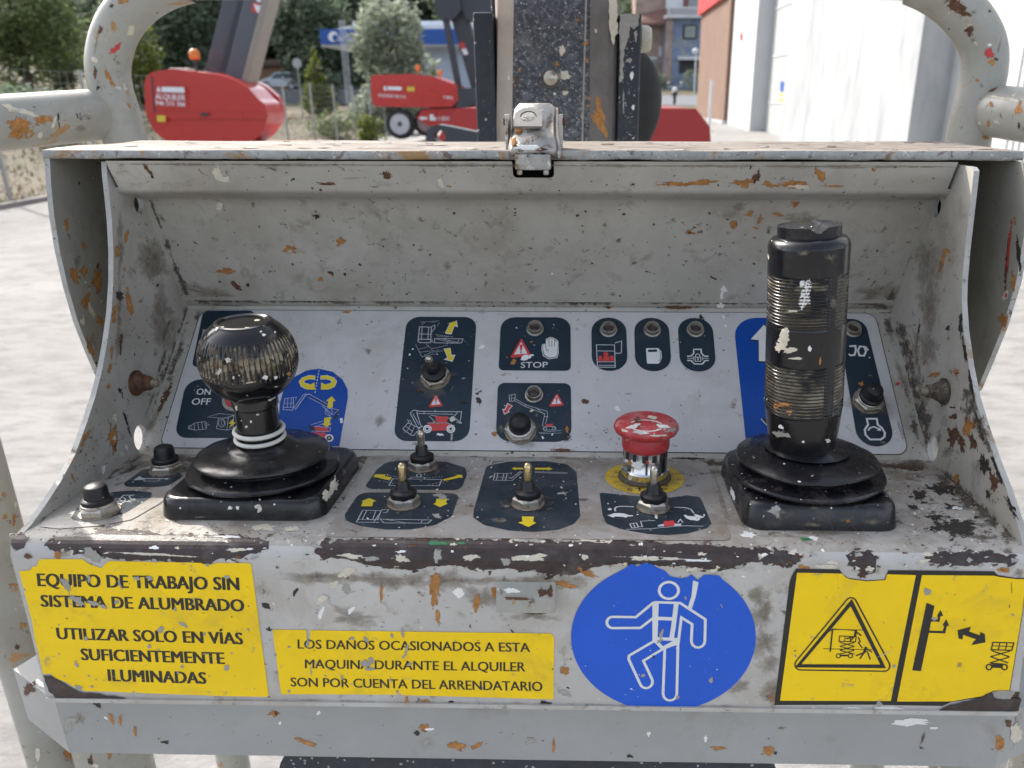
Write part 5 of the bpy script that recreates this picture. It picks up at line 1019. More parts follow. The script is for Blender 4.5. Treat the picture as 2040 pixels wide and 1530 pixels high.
for b in [(1878, 520, 9, 46, 12, 'rust orange'), (1886, 500, 18, 9, 0, 'rust orange'), (1892, 518, 8, 12, 0, 'rust orange'), (1862, 745, 26, 11, -25, 'rust orange'), (1905, 742, 10, 20, 0, 'rust orange'), (1893, 740, 10, 9, 0, 'dust film'), (1842, 722, 6, 12, 20, 'rust orange'), (1900, 870, 30, 44, 25, 'rust brown'), (1915, 880, 18, 40, -20, 'rust brown'), (1930, 850, 26, 40, 10, 'rust orange'), (1938, 880, 14, 40, -10, 'rust brown'), (1900, 830, 14, 12, 0, 'rust brown'), (1963, 925, 24, 50, -15, 'dark speck'), (1980, 960, 22, 40, -10, 'rust brown'), (1970, 985, 14, 30, 0, 'dark speck'), (1905, 955, 14, 26, 20, 'rust orange'), (1938, 780, 14, 80, -10, 'grime'), (1928, 820, 24, 60, 0, 'grime'), (1880, 838, 22, 22, 0, 'grey scar'), (1914, 645, 10, 60, 0, 'dark speck'), (1922, 700, 8, 60, -8, 'dark speck'), (1934, 760, 9, 50, -10, 'dark speck'), (1952, 850, 8, 70, -16, 'dark speck'), (1990, 945, 9, 80, -22, 'dark speck'), (2015, 1010, 12, 60, -30, 'dark speck'), (1887, 654, 10, 14, 0, 'dark speck'), (1830, 660, 5, 60, 8, 'dark speck'), (1897, 812, 14, 6, 0, 'dark speck'), (1915, 815, 7, 12, 0, 'grime'), (1890, 675, 10, 10, 0, 'dust film'), (1900, 1000, 60, 14, 20, 'grime'), (1940, 1030, 60, 14, 25, 'grime'), (1870, 870, 16, 60, 10, 'dust film'), (1885, 900, 40, 30, 0, 'dust film'), (1825, 700, 20, 110, -10, 'dust film'), (1842, 785, 30, 60, 0, 'dust film')]: blob(rw, P_R, *b, L1, 0.5)
splatter(rw, P_R, [(1830, 440), (1915, 440), (1910, 620), (1960, 860), (2000, 980), (1900, 940), (1840, 780), (1800, 620)], 102, L1, ['dark speck', 'dark speck', 'grime', 'rust brown', 'grime'], 1.3, 7)
plate(rw, [ring2(.4745, -.0600, .009)], lambda a, b, d: rel(XR+.0042+d, a, b), .001, 'dark hollow')  # near-black disc added behind the upper hole, its colour stands for shade
grime_line(rw, P_R, (1792, 640), (1850, 885), 40, 9, L1); grime_line(rw, P_R, (1868, 930), (2005, 1065), 34, 8, L1); grime_line(rw, P_R, (1850, 480), (1850, 720), 60, 5, L1, 'dust film'); grime_line(rw, P_R, (1925, 780), (1975, 900), 30, 5, L1)
rw.build('side_wall', console, 'right side wall of the console with dark bare patches along its edge')
inr = MB()
inr.add([rel(XL-.003, .565, -.2916), rel(XR+.003, .565, -.2916), rel(XR+.003, .562, -.05), rel(XL-.003, .562, -.05)], [(0, 1, 2, 3)], 'cover paint')
inr.add([rel(XL, .3185, -.2872), rel(XR, .3185, -.2908), rel(XR, .565, -.2908), rel(XL, .565, -.2906)], [(0, 3, 2, 1)], 'cover paint')
inr.build('rear_shell', console)
# side bolts
for (u, v, pl, ax, ln) in ((270, 763, P_L, (1, 0, 0), 0.0), (1882, 780, P_R, (-1, 0, 0), 0.0)):
    p = pl.P(u, v); mb = MB()
    m = 'rust brown' if ax[0] > 0 else 'grime'
    lathe(mb, [(0.0078, 0), (0.0078, 0.0012), (0.003, 0.0014)], p, ax, m, 28)
    lathe(mb, [(0.0066, .0012), (0.0064, 0.0025), (0.0052, 0.005), (0.0046, .0062)], p, ax, m, 24)
    hexnut(mb, p, ax, 0.0078, 0.0052, m, 0.3, 0.005)
    lathe(mb, [(0.0026, 0.010), (0.0026, 0.0135), (0.0021, 0.014)], p, ax, 'dirty zinc', 16)
    mb.build('side_bolt', console, 'rusty bolt on the left side wall' if ax[0] > 0 else 'dark greasy bolt on the right side wall')

# ---- hinged cover standing open behind
cov = part_empty('hinged_cover', console, 'open metal cover over the console, its flat top bleached by the sun')
ZT, ZB = -.0270, -.0318
top = MB(); topo = roundpoly([(-.304, .452), (.242, .452), (.242, .556), (-.304, .556)], [.0012, .0012, .004, .004])
nx = 90
def edge_y(x): return 0.452 + 0.0007*noise.noise(Vector((x*22, 3.1, 0))) + 0.00035*noise.noise(Vector((x*90, 8.1, 0)))
xs = [-.304+.546*i/nx for i in range(nx+1)]
def zt(x): return ZT+0.0005*noise.noise(Vector((x*14, 0.3, 5)))
def zb(x): return ZB+0.0007*noise.noise(Vector((x*30, 4.3, 5)))+0.0004*noise.noise(Vector((x*120, 4.3, 5)))
rows = [[rel(x, edge_y(x)+.0012, zb(x)) for x in xs], [rel(x, edge_y(x), zb(x)+.0008) for x in xs], [rel(x, edge_y(x), zt(x)-.0009) for x in xs], [rel(x, edge_y(x)+.0009, zt(x)) for x in xs]]
vs = [p for r_ in rows for p in r_]; n1 = nx+1
top.add(vs, [(j*n1+i, j*n1+i+1, (j+1)*n1+i+1, (j+1)*n1+i) for j in range(3) for i in range(nx)], 'edge paint', True)
gy = [0.0, .012, .03, .06, .080, .1]
vs = []
for j, g in enumerate(gy):
    for x in xs: vs.append(rel(x, edge_y(x)+.0009+g*1.03, zt(x)+(0.0012*noise.noise(Vector((x*9, g*20, 1))) if j else 0)))
top.add(vs, [(j*n1+i, j*n1+i+1, (j+1)*n1+i+1, (j+1)*n1+i) for j in range(len(gy)-1) for i in range(nx)], 'cover top paint', True)
top.add([rel(-.304, .4535, ZB), rel(.242, .4535, ZB), rel(.242, .556, ZB), rel(-.304, .556, ZB)], [(0, 3, 2, 1)], 'cover paint')
for x in (-.304, .242): top.add([rel(x, .4535, ZB), rel(x, .556, ZB), rel(x, .556, ZT), rel(x, .4535, ZT)], [(0, 1, 2, 3)], 'edge paint')
# dried flakes and crumbs lying on the top
for k in range(70):
    x = RNG.uniform(-.29, .23); y = RNG.uniform(.457, .55); s = RNG.uniform(.0008, .0034); a = RNG.uniform(0, 3.1); hgt = s*RNG.uniform(.05, .25)
    zz = ZT+0.0012*noise.noise(Vector((x*9, (y-.453)/1.03*20, 1)))+.0003
    q = [rel(x+s*math.cos(a+t)*1.6, y+s*math.sin(a+t), zz+(hgt if j % 2 else 0)) for j, t in enumerate((0, 1.2, 2.6, 3.9, 5.1))]
    c = rel(x, y, zz+hgt*1.1)
    top.add(q+[c], [(i, (i+1) % 5, 5) for i in range(5)], RNG.choice(['cover top paint', 'grey scar', 'grime', 'rust brown', 'edge paint']))
top.build('cover_top', cov)
# the two quarter-round cheeks and the back of the cover
LO = [(.4532, -.0310), (.4492, -.0461), (.4461, -.0625), (.4442, -.0822), (.4444, -.1029), (.4464, -.1247), (.4509, -.1450), (.4561, -.1631), (.4700, -.1780), (.5000, -.1900), (.556, -.196), (.556, -.0319)]
RO = [(.4462, -.0325), (.4360, -.0500), (.4307, -.0697), (.4293, -.0942), (.4338, -.1213), (.4414, -.1448), (.4482, -.1646), (.4650, -.1790), (.5000, -.1900), (.556, -.196), (.556, -.0319)]
ol = MB(); plate(ol, [LO], lambda a, b, d: rel(-.301-d, a, b), 0.003, 'cover paint', 'plate edge paint')
for b in [(132, 448, 8, 30, 0, 'rust orange'), (137, 470, 10, 20, 0, 'dust film'), (152, 525, 22, 60, 10, 'dust film'), (148, 548, 20, 40, -20, 'rust orange'), (166, 540, 14, 22, 0, 'rust orange'), (193, 560, 26, 44, 10, 'rust orange'), (165, 490, 10, 16, 0, 'rust orange'), (180, 615, 10, 40, -20, 'cream splash'), (197, 640, 14, 24, 0, 'rust orange'), (170, 600, 20, 30, 20, 'rust orange'), (178, 690, 10, 40, -15, 'rust orange'), (163, 640, 12, 20, 0, 'cream splash'), (195, 530, 6, 20, 0, 'rust brown'), (185, 680, 20, 40, 0, 'dust film')]: blob(ol, P_ol, *b, L1, 0.5)
splatter(ol, P_ol, [(120, 340), (200, 340), (210, 700), (170, 640), (125, 480)], 40, L1, ['dark speck', 'grime', 'rust orange', 'cream splash'], 1.2, 6)
ol.build('cover_cheek', cov, 'left quarter round cheek of the cover')
orr = MB(); plate(orr, [RO], lambda a, b, d: rel(.239+d, a, b), 0.003, 'cover paint', 'plate edge paint')
for b in [(2008, 510, 9, 130, 5, 'rust brown'), (2010, 500, 7, 110, 5, 'print red'), (2018, 560, 10, 40, 0, 'rust orange'), (2004, 588, 14, 24, 10, 'cream splash'), (2004, 588, 8, 14, 10, 'print red'), (2000, 640, 20, 30, 0, 'rust orange'), (2022, 440, 8, 20, 0, 'rust orange'), (2030, 510, 12, 80, -4, 'dark speck')]: blob(orr, P_or, *b, L1, 0.4)
splatter(orr, P_or, [(1945, 340), (2030, 340), (2010, 560), (1960, 720), (1930, 560)], 34, L1, ['dark speck', 'grime', 'cream splash'], 1.2, 5)
orr.build('cover_cheek', cov, 'right quarter round cheek of the cover')
bk = MB(); box(bk, rel(-.304, .5562, -.196), rel(.242, .559, ZT-.0005), 'cover paint'); bk.build('cover_back', cov)
# ---- over-centre latch on the cover's front edge
lat = part_empty('toggle_latch', cov)
X0 = -.0277
body = MB()
sec = [(.4462, -.0285, .0137), (.4470, -.0250, .0140), (.4525, -.0200, .0132), (.4560, -.0172, .0126), (.4640, -.0112, .0122), (.4720, -.0052, .0120), (.4765, -.0026, .0116), (.4790, -.0022, .0104)]
vs = []
for y, z, hw in sec:
    for s in (-1, -.8, 0, .8, 1):
        vs.append(rel(X0+s*hw, y+(0.002 if abs(s) == 1 else 0), z-(0.0022 if abs(s) == 1 else 0)))
fs = [(i*5+j, i*5+j+1, (i+1)*5+j+1, (i+1)*5+j) for i in range(len(sec)-1) for j in range(4)]
body.add(vs, fs, 'latch steel', True)
for s in (-1, 1):
    pts = [rel(X0+s*(hw+.0002), y+.002, z-.0022) for y, z, hw in sec]+[rel(X0+s*.0120, .479, -.0268), rel(X0+s*.0135, .4485, -.0268)]
    body.add(pts, [tuple(range(len(pts)))], 'latch steel')
skin(body, [(1040, 290, 50, 16, 0, 'grey scar'), (1075, 270, 40, 26, 10, 'dust film'), (1035, 262, 14, 16, 0, 'rust orange'), (1095, 240, 16, 30, 0, 'grime'), (1060, 295, 70, 8, 0, 'white splash'), (1024, 285, 12, 24, 10, 'rust orange'), (1080, 298, 26, 7, 0, 'rust brown')], .0002)
ln = body.build('latch_body', lat)
so_ = ln.modifiers.new('thickness', 'SOLIDIFY'); so_.thickness = 0.0012; so_.offset = -1
rg = MB()
n_r = Vector((0, -.60, .80)); pr = Plane(rel(X0, .4640, -.0102), n_r)
cq = pr.to2(1053, 238)
o_ = [(cq.x+.0078*math.cos(R(a)), cq.y+.0078*math.sin(R(a))) for a in range(0, 181, 12)] + [(cq.x-.0080, cq.y-.0085), (cq.x+.0080, cq.y-.0085)]
h_ = [(cq.x+.0046*math.cos(R(a)), cq.y+.0046*math.sin(R(a))) for a in range(0, 360, 15)]
plate(rg, [o_, h_], lambda a, b, d: pr.to3((a, b), .0022-d), 0.0016, 'latch ring steel'); rg.build('latch_ring', lat)
bt = MB(); lathe(bt, [(.0043, 0), (.0043, .0014), (.0039, .0018), (0, .0019)], pr.to3(cq, 0.0002), n_r, 'latch steel', 28); bt.build('latch_rivet', lat)
hk = MB()
for a, b in (((X0-.0096, .4440, -.0368), (X0+.0100, .4500, -.0285)), ((X0-.0088, .4445, -.0395), (X0-.0058, .4490, -.0366)), ((X0+.0058, .4445, -.0395), (X0+.0088, .4490, -.0366))): box(hk, rel(*a), rel(*b), 'latch steel')
hk.build('latch_hook', lat, bevel=0.0008)
for s in (-1, 1):
    er = MB(); box(er, rel(X0+s*.0150-.0009, .458, -.0268), rel(X0+s*.0150+.0009, .478, -.0080), 'latch steel'); lathe(er, [(.0022, 0), (.0022, .0016), (.0015, .002), (0, .002)], rel(X0+s*.0159, .468, -.0120), (s, 0, 0), 'rust brown', 14)
    er.build('latch_bracket', lat, bevel=0.0005)

# ================================================================ CONTROLS
SHN = P_sh.n; MDN = P_mid.n
def rrbox(mb, o, hx, hy, hz, r, mat, taper=0.0, er=0.003):
    """rounded square base with a soft top edge, standing on the shelf plane"""
    rows = []
    def rg(sx, sy, rad, z):
        return [o + P_sh.x*q.x + P_sh.y*q.y + SHN*z for q in roundpoly([(-sx, -sy), (sx, -sy), (sx, sy), (-sx, sy)], rad, 7)]
    prof = [(0, 0)] + [(taper*.8, hz-er)] + [(taper+er*(1-math.cos(R(a))), hz-er+er*math.sin(R(a))) for a in (22, 45, 68, 90)]
    for ins, z in prof: rows.append(rg(hx-ins, hy-ins, max(.002, r-ins*.6), z))
    n = len(rows[0]); vs = [p for r_ in rows for p in r_]
    mb.add(vs, [(i*n+k, i*n+(k+1) % n, (i+1)*n+(k+1) % n, (i+1)*n+k) for i in range(len(rows)-1) for k in range(n)], mat, True)
    mb.add(rows[-1], [tuple(range(n))], mat)
def bellows(parent, c, R1, R2, hb, mat, neck):
    mb = MB(); z = hb
    prof = [(R2*.80, z-.002), (R2*.80, z+.0004), (R2*.93, z+.0012), (R2*.995, z+.0032), (R2, z+.0042), (R2*.985, z+.0052), (R2*.90, z+.0060), (R2*.80, z+.0066), (R1*.86, z+.0074), (R1*.86, z+.0086), (R1*.95, z+.0092), (R1, z+.0108), (R1*.995, z+.0118), (R1*.96, z+.0126), (R1*.80, z+.0142), (R1*.55, z+.0156), (neck+.006, z+.0166), (neck+.003, z+.0182), (neck+.0005, z+.0192), (neck-.002, z+.0196)]
    n0 = len(mb.v); lathe(mb, prof, c, SHN, mat, 96)
    for i in range(n0, len(mb.v)):
        p = mb.v[i]; d = p-c; hh = d.dot(SHN); k = min(1, max(0, (d-SHN*hh).length/R2))**2
        mb.v[i] = p + SHN*(k*(.0011*noise.noise(d*34+Vector((c.x*50, 0, 0)))+.0005*noise.noise(d*120))) + (d-SHN*hh)*(.022*k*noise.noise(d*45+Vector((0, c.x*50, 7))))
    return mb.build('gaiter', parent)
# ---- left: ball knob joystick
jl = part_empty('joystick', console, 'ball knob joystick on a black rubber gaiter')
cL = P_sh.P(511, 1000) ; cL = Vector((-.1720, .3815, 0)); cL.z = P_sh.to3(P_sh.to2(511, 1000)).z; cL = cL - SHN*((cL-P_sh.p).dot(SHN))
mb = MB(); rrbox(mb, cL, .0425, .0385, .0108, .011, 'black rubber', .0012); skin(mb, [(459, 1012, 12, 9, 0, 'white splash'), (474, 1012, 8, 9, 0, 'white splash'), (517, 1014, 14, 18, 10, 'cream splash'), (513, 1008, 14, 7, -20, 'cream splash'), (518, 996, 6, 5, 0, 'white splash'), (359, 1012, 5, 6, 0, 'white splash'), (664, 968, 20, 40, 25, 'cream splash'), (650, 985, 16, 26, 25, 'cream splash'), (545, 1036, 30, 10, -4, 'cream splash'), (400, 1030, 40, 6, 0, 'dust film'), (685, 940, 14, 20, 10, 'dust film')], .00015); mb.build('joystick_base', jl)
blobs = MB(); pb = Plane(cL - Vector((0, .0386, 0)), (0, -1, 0))
bellows(jl, cL, .0345, .0395, .0098, 'black rubber', .0118)
AX = Vector((.012, -.03, 1)).normalized()
def at_h(v_px): # height above the shelf of a picture row on the joystick axis plane
    return onY(511, v_px, cL.y).z - cL.z
hk0 = at_h(712)
mb = MB(); n0 = at_h(884)-.004
lathe(mb, [(.0110, n0-.006), (.0110, n0), (.0108, n0+.004), (.0108, at_h(805)), (.0116, at_h(802)), (.0118, at_h(780)), (.0112, at_h(776)), (.0112, hk0-.018)], cL, AX, 'knob plastic', 44); skin(mb, [(480, 790, 6, 6, 0, 'white splash'), (540, 794, 20, 7, -20, 'cream splash'), (471, 813, 6, 10, 0, 'cream splash'), (491, 850, 6, 6, 0, 'cream splash'), (513, 826, 7, 5, 0, 'cream splash'), (500, 840, 5, 5, 0, 'white splash'), (551, 811, 5, 5, 0, 'white splash')], .00012); mb.build('shaft', jl)
for k, v_ in ((0, 848), (1, 863)):
    mb = MB(); h = at_h(v_)-.0015; lathe(mb, [(.0122+.0012*math.cos(R(a)), h+.0012*math.sin(R(a))) for a in range(-180, 181, 30)], cL, AX, 'white ring', 48); mb.build('white_ring', jl)
# ball with pointed flutes packed with dirt
mb = MB(); RB = .0244; rowsN = 72; NF = 60; SEG = NF*8; hc = hk0 + .0005
x_, y_, z_ = frame(AX); vs = []; fs = [[], []]
prof = []
for i in range(rowsN+1):
    la = -62 + 115*i/rowsN; prof.append((RB*math.cos(R(la)), RB*math.sin(R(la))*.965, la))
dep = []
for r_, h_, la in prof:
    for k in range(SEG):
        ph = (k/8.0) % 1.0; env = max(0, 1-((la-10)/25.0)**2)**.7
        wd = .40*env; d = max(0, 1-((abs(ph-.5))/max(1e-3, wd))**2)*.0009 if env > 0.02 else 0
        dep.append(d); t = 2*math.pi*k/SEG; vs.append(cL + AX*(hc+h_) + (x_*math.cos(t)+y_*math.sin(t))*(r_-d))
for i in range(rowsN):
    for k in range(SEG):
        k2 = (k+1) % SEG; f = (i*SEG+k, i*SEG+k2, (i+1)*SEG+k2, (i+1)*SEG+k)
        fs[1 if sum(dep[j] for j in f)/4 > .00026 else 0].append(f)
o_ = len(mb.v); mb.add(vs, fs[0], 'knob plastic', True); kk = mb.mi('groove dirt')
for f in fs[1]: mb.f.append(f); mb.m.append(kk); mb.sm.append(True)
rt = prof[-1][0]; ht = hc+prof[-1][1]
lathe(mb, [(rt, ht), (rt-.0005, ht+.0008), (rt-.0018, ht+.0011), (rt-.0028, ht+.0006), (rt-.0036, ht-.0012), (.004, ht-.0022), (0, ht-.0024)], cL, AX, 'knob plastic', 64)
lathe(mb, [(prof[0][0], hc+prof[0][1]), (.0118, hc+prof[0][1]-.0008), (.0100, hc+prof[0][1]-.001)], cL, AX, 'knob plastic', 48)
skin(mb, [(525, 667, 9, 8, 20, 'white splash'), (520, 661, 6, 5, -20, 'white splash'), (528, 752, 14, 9, 0, 'white splash'), (549, 752, 9, 7, 30, 'white splash'), (497, 762, 20, 4, -12, 'cream splash'), (465, 752, 6, 8, 0, 'cream splash'), (576, 745, 8, 10, 30, 'rust orange'), (575, 645, 7, 7, 0, 'rust orange'), (573, 662, 9, 6, 0, 'cream splash'), (437, 740, 10, 16, 40, 'cream splash'), (550, 770, 8, 3, 0, 'cream splash'), (455, 718, 14, 14, 0, 'cream splash')], .00012)
mb.build('ball_knob', jl)
# ---- right: ribbed grip joystick
jr = part_empty('joystick', console, 'tall ribbed black grip joystick on a black rubber gaiter')
cR = Vector((.1190, .3775, P_sh.to3((0, 0)).z)); cR = cR - SHN*((cR-P_sh.p).dot(SHN))
mb = MB(); rrbox(mb, cR, .0385, .0395, .0130, .010, 'dusty rubber', .0018); skin(mb, [(1545, 1018, 40, 26, 10, 'grey scar'), (1560, 1020, 26, 12, 0, 'dust film'), (1490, 1000, 60, 20, 10, 'dust film'), (1685, 1035, 40, 14, 0, 'dust film'), (1620, 1045, 60, 12, 0, 'dust film'), (1450, 940, 30, 50, -20, 'dust film'), (1740, 1040, 50, 14, 0, 'dust film'), (1460, 985, 10, 30, -20, 'white splash'), (1690, 1038, 12, 8, 0, 'rust orange'), (1620, 1012, 30, 8, 5, 'dust film')], .00015); mb.build('joystick_base', jr)
bellows(jr, cR, .0365, .0410, .0118, 'dusty rubber', .0160)
gA = onY(1597, 893, .378); gB = onY(1612.5, 455, .378); GX = (gB-gA).normalized(); GL = (gB-gA).length
def gh(v_): q = onY(1597+(1612.5-1597)*(893-v_)/(893-455), v_, .378); return (q-gA).dot(GX)
mb = MB(); x_, y_, z_ = frame(GX)
def grip_r(h):
    t = h/GL
    return .0150 + (.0193-.0150)*min(1, max(0, (t+.02)/.24))**.6 if t < .22 else .0193+.0002*math.sin(t*6)
rows = []; h = -.004
bands = [(gh(812), gh(714)), (gh(636), gh(541))]
hs = [-.004]
while h < gh(490):
    inb_ = any(a < h < b for a, b in bands); h += .00030 if inb_ else .0012; hs.append(h)
SEG = 96; vs = []; flag = []
for h in hs:
    for k in range(SEG):
        t = 2*math.pi*k/SEG; r_ = grip_r(h); d = 0
        tf = (t+math.pi/2-.42) % (2*math.pi); seam = tf < .11 or tf > 2*math.pi-.11
        for a, b in bands:
            if a < h < b and not seam:
                nrib = 15; ph = ((h-a)/(b-a)*nrib) % 1.0; d = .0009*(0.5+0.5*math.cos(2*math.pi*ph))
        if seam and not any(a-.002 < h < b+.002 for a, b in bands): d = 0.0
        flag.append(d); vs.append(gA + GX*h + (x_*math.cos(t)+y_*math.sin(t))*(r_-d))
f0, f1 = [], []
for i in range(len(hs)-1):
    for k in range(SEG):
        k2 = (k+1) % SEG; f = (i*SEG+k, i*SEG+k2, (i+1)*SEG+k2, (i+1)*SEG+k); (f1 if sum(flag[j] for j in f)/4 > .00045 else f0).append(f)
mb.add(vs, f0, 'grip plastic', True); kk = mb.mi('rib dirt')
for f in f1: mb.f.append(f); mb.m.append(kk); mb.sm.append(True)
ht = hs[-1]; rt = grip_r(ht)
lathe(mb, [(rt, ht), (rt-.0004, ht+.0016), (rt-.0018, ht+.0034), (rt-.0042, ht+.0042), (rt-.0052, ht+.0042)], gA, GX, 'grip plastic', 64)
skin(mb, [(1562, 668, 24, 34, 20, 'cream splash'), (1556, 690, 34, 28, 0, 'cream splash'), (1575, 698, 34, 12, -10, 'cream splash'), (1613, 694, 8, 15, 0, 'white splash'), (1605, 590, 28, 62, 10, 'white splash'), (1598, 566, 14, 16, 0, 'white splash'), (1555, 865, 36, 16, 5, 'grey scar'), (1666, 848, 10, 28, 20, 'cream splash'), (1545, 810, 10, 22, 0, 'rust orange'), (1634, 716, 7, 20, 0, 'rust orange'), (1556, 850, 16, 8, 20, 'white splash'), (1600, 880, 6, 5, 0, 'white splash'), (1650, 878, 12, 10, 0, 'cream splash'), (1655, 515, 30, 20, 30, 'dust film'), (1600, 505, 30, 14, 0, 'dust film'), (1560, 806, 40, 10, 5, 'rust orange'), (1585, 775, 40, 20, 0, 'dust film'), (1585, 714, 40, 6, 0, 'cream splash'), (1556, 590, 14, 30, 0, 'dust film'), (1660, 600, 20, 40, 0, 'dust film'), (1580, 620, 30, 6, 0, 'cream splash')], .00012)
mb.build('grip', jr)
capm = MB(); prof = []; n = 56; rc = .0150; rows = []
for z0 in (0.0, 1.0):
    for k in range(n):
        t = 2*math.pi*k/n; xx, yy = rc*math.cos(t), rc*math.sin(t)*.86
        top_ = ht+.0042 + (.0052 - .0030*max(0, 1-abs(xx-.001)/.0042))*1.0
        rows.append(gA + GX*(ht+.0030 if z0 == 0 else top_) + x_*xx + y_*yy)
ctr = gA+GX*(ht+.0042+.0026)
capm.add(rows, [(k, (k+1) % n, n+(k+1) % n, n+k) for k in range(n)], 'dusty rubber', False)
topr = [gA + GX*(ht+.0042+(.0052-.0030*max(0, 1-abs(rc*s*math.cos(2*math.pi*k/n)-.001)/.0042))) + x_*(rc*s*math.cos(2*math.pi*k/n)) + y_*(rc*s*math.sin(2*math.pi*k/n)*.86) for s in (1, .8, .6, .4, .2, .05) for k in range(n)]
capm.add(topr, [(i*n+k, i*n+(k+1) % n, (i+1)*n+(k+1) % n, (i+1)*n+k) for i in range(5) for k in range(n)]+[tuple(range(5*n, 6*n))], 'dusty rubber', False)
capm.build('grip_cap', jr)
# ---- toggle switches
def toggle(u, v, pl, lean=(0, 0), lever='lever steel', sc=1.0, dirty=True):
    p = pl.P(u, v); n = pl.n; t = part_empty('toggle_switch', console)
    mb = MB(); lathe(mb, [(.0090*sc, .0006), (.0088*sc, .0011), (.0074*sc, .0012)], p, n, 'dirty zinc', 32)
    hexnut(mb, p, n, .0148*sc, .0040*sc, 'zinc', .25, .0012); mb.build('nut', t)
    mb = MB(); z = .0046*sc
    lathe(mb, [(.0066*sc, z-.001), (.0068*sc, z), (.0068*sc, z+.0010), (.0072*sc, z+.0022), (.0070*sc, z+.0034), (.0058*sc, z+.0042), (.0042*sc, z+.0046), (.0037*sc, z+.0056), (.0036*sc, z+.0086), (.0031*sc, z+.0094), (.002*sc, z+.0095)], p, n, 'button rubber', 36); mb.build('boot', t)
    a = (n + pl.x*lean[0] + pl.y*lean[1]).normalized(); b0 = p+n*(z+.006*sc)
    mb = MB(); lathe(mb, [(.0018*sc, 0), (.0020*sc, .0040*sc), (.0023*sc, .0090*sc), (.0023*sc, .0112*sc), (.0019*sc, .0126*sc), (.0010*sc, .0134*sc), (0, .0136*sc)], b0, a, lever, 24); mb.build('lever', t)
    return t
toggle(842, 932, P_sh, (0, 0), 'lever steel', .98); toggle(805, 1005, P_sh, (0, 0), 'brass', .98); toggle(1052, 1005, P_sh, (0, 0), 'brass', .98); toggle(1301, 1012, P_sh, (0, 0), 'lever steel', .98)
# the one on the sloping panel points down at the viewer
t = toggle(868, 752, P_mid, (-.05, -.12), 'lever steel', 1.08)
def pushbutton(u, v, pl, prof, sc=1.0, nut=.0165, label=None):
    p = pl.P(u, v); n = pl.n; t = part_empty('push_button', console, label)
    mb = MB(); lathe(mb, [(.0098*sc, .0005), (.0096*sc, .0010), (.0080*sc, .0011)], p, n, 'dirty zinc', 32)
    hexnut(mb, p, n, nut*sc, .0038*sc, 'zinc', .1, .0010); lathe(mb, [(.0078*sc, .0046*sc), (.0078*sc, .0058*sc), (.0070*sc, .0064*sc), (.0060*sc, .0064*sc)], p, n, 'zinc', 36); mb.build('nut', t)
    mb = MB(); lathe(mb, [(r*sc, h*sc) for r, h in prof], p, n, 'button rubber', 40); mb.build('button_cap', t)
flat_cap = [(.0072, .0050), (.0074, .0066), (.0074, .0082), (.0066, .0088), (.0059, .0090), (.0056, .0105), (.0055, .0135), (.0049, .0152), (.0034, .0160), (0, .0162)]
dome_cap = [(.0068, .0055), (.0068, .0090)] + [(.0068*math.cos(R(a)), .0090+.0062*math.sin(R(a))) for a in range(15, 91, 15)]
pushbutton(333, 938, P_sh, flat_cap, .98, label='black push button above the horn symbol')
pushbutton(199, 1022, P_sh, flat_cap, 1.0, label='black push button at the front left corner of the shelf')
pushbutton(1037, 858, P_mid, dome_cap, 1.02, label='black domed button below the STOP label')
pushbutton(1729, 800, P_mid, flat_cap, .98, label='black push button right of the ribbed grip')
# ---- red rocker half hidden behind the knob
mb = MB(); p = P_mid.P(474, 797); lathe(mb, [(.0092, .0006), (.0092, .0022), (.0074, .0028)], p, MDN, 'grey scar', 36); lathe(mb, [(.0072, .0028), (.0068, .0040), (.0030, .0046), (0, .0046)], p, MDN, 'worn red', 32); mb.build('push_button', console, 'small red button half hidden behind the ball knob shaft')
gr = MB()
for u, v, pl, w_ in ((842, 932, P_sh, 92), (805, 1005, P_sh, 100), (1052, 1005, P_sh, 104), (1301, 1012, P_sh, 104), (333, 938, P_sh, 90), (199, 1022, P_sh, 96), (868, 752, P_mid, 86), (1037, 858, P_mid, 96), (1729, 800, P_mid, 90)): blob(gr, pl, u, v+2, w_*1.15, w_*(.42 if pl is P_sh else .85), 0, 'grime' if pl is P_sh else 'dust film', .0009, .45)
for u, v, a, b in ((512, 1020, 440, 70), (1600, 1030, 440, 80), (1284, 955, 230, 60)): blob(gr, P_sh, u, v, a, b, 0, 'dust film', .00045, .35)
gr.build('switch_grime', console, 'brown dirt gathered around the switches'); gr = None
# ---- pilot lights
for u, v in ((1066, 657), (1064, 788), (1212, 659), (1299, 659), (1385, 659), (1698, 659)):
    p = P_mid.P(u, v); t = part_empty('pilot_light', console)
    mb = MB(); lathe(mb, [(.0058, .0006), (.0058, .0012), (.0050, .0014), (.0049, .0040), (.0047, .0046), (.0041, .0046), (.0039, .0040), (.0030, .0020)], p, MDN, 'zinc', 36); mb.build('bezel', t)
    mb = MB(); lathe(mb, [(.0034, .0022), (.0030, .0026), (.0016, .0030), (0, .0031)], p, MDN, 'lamp glass', 28); mb.build('lens', t)
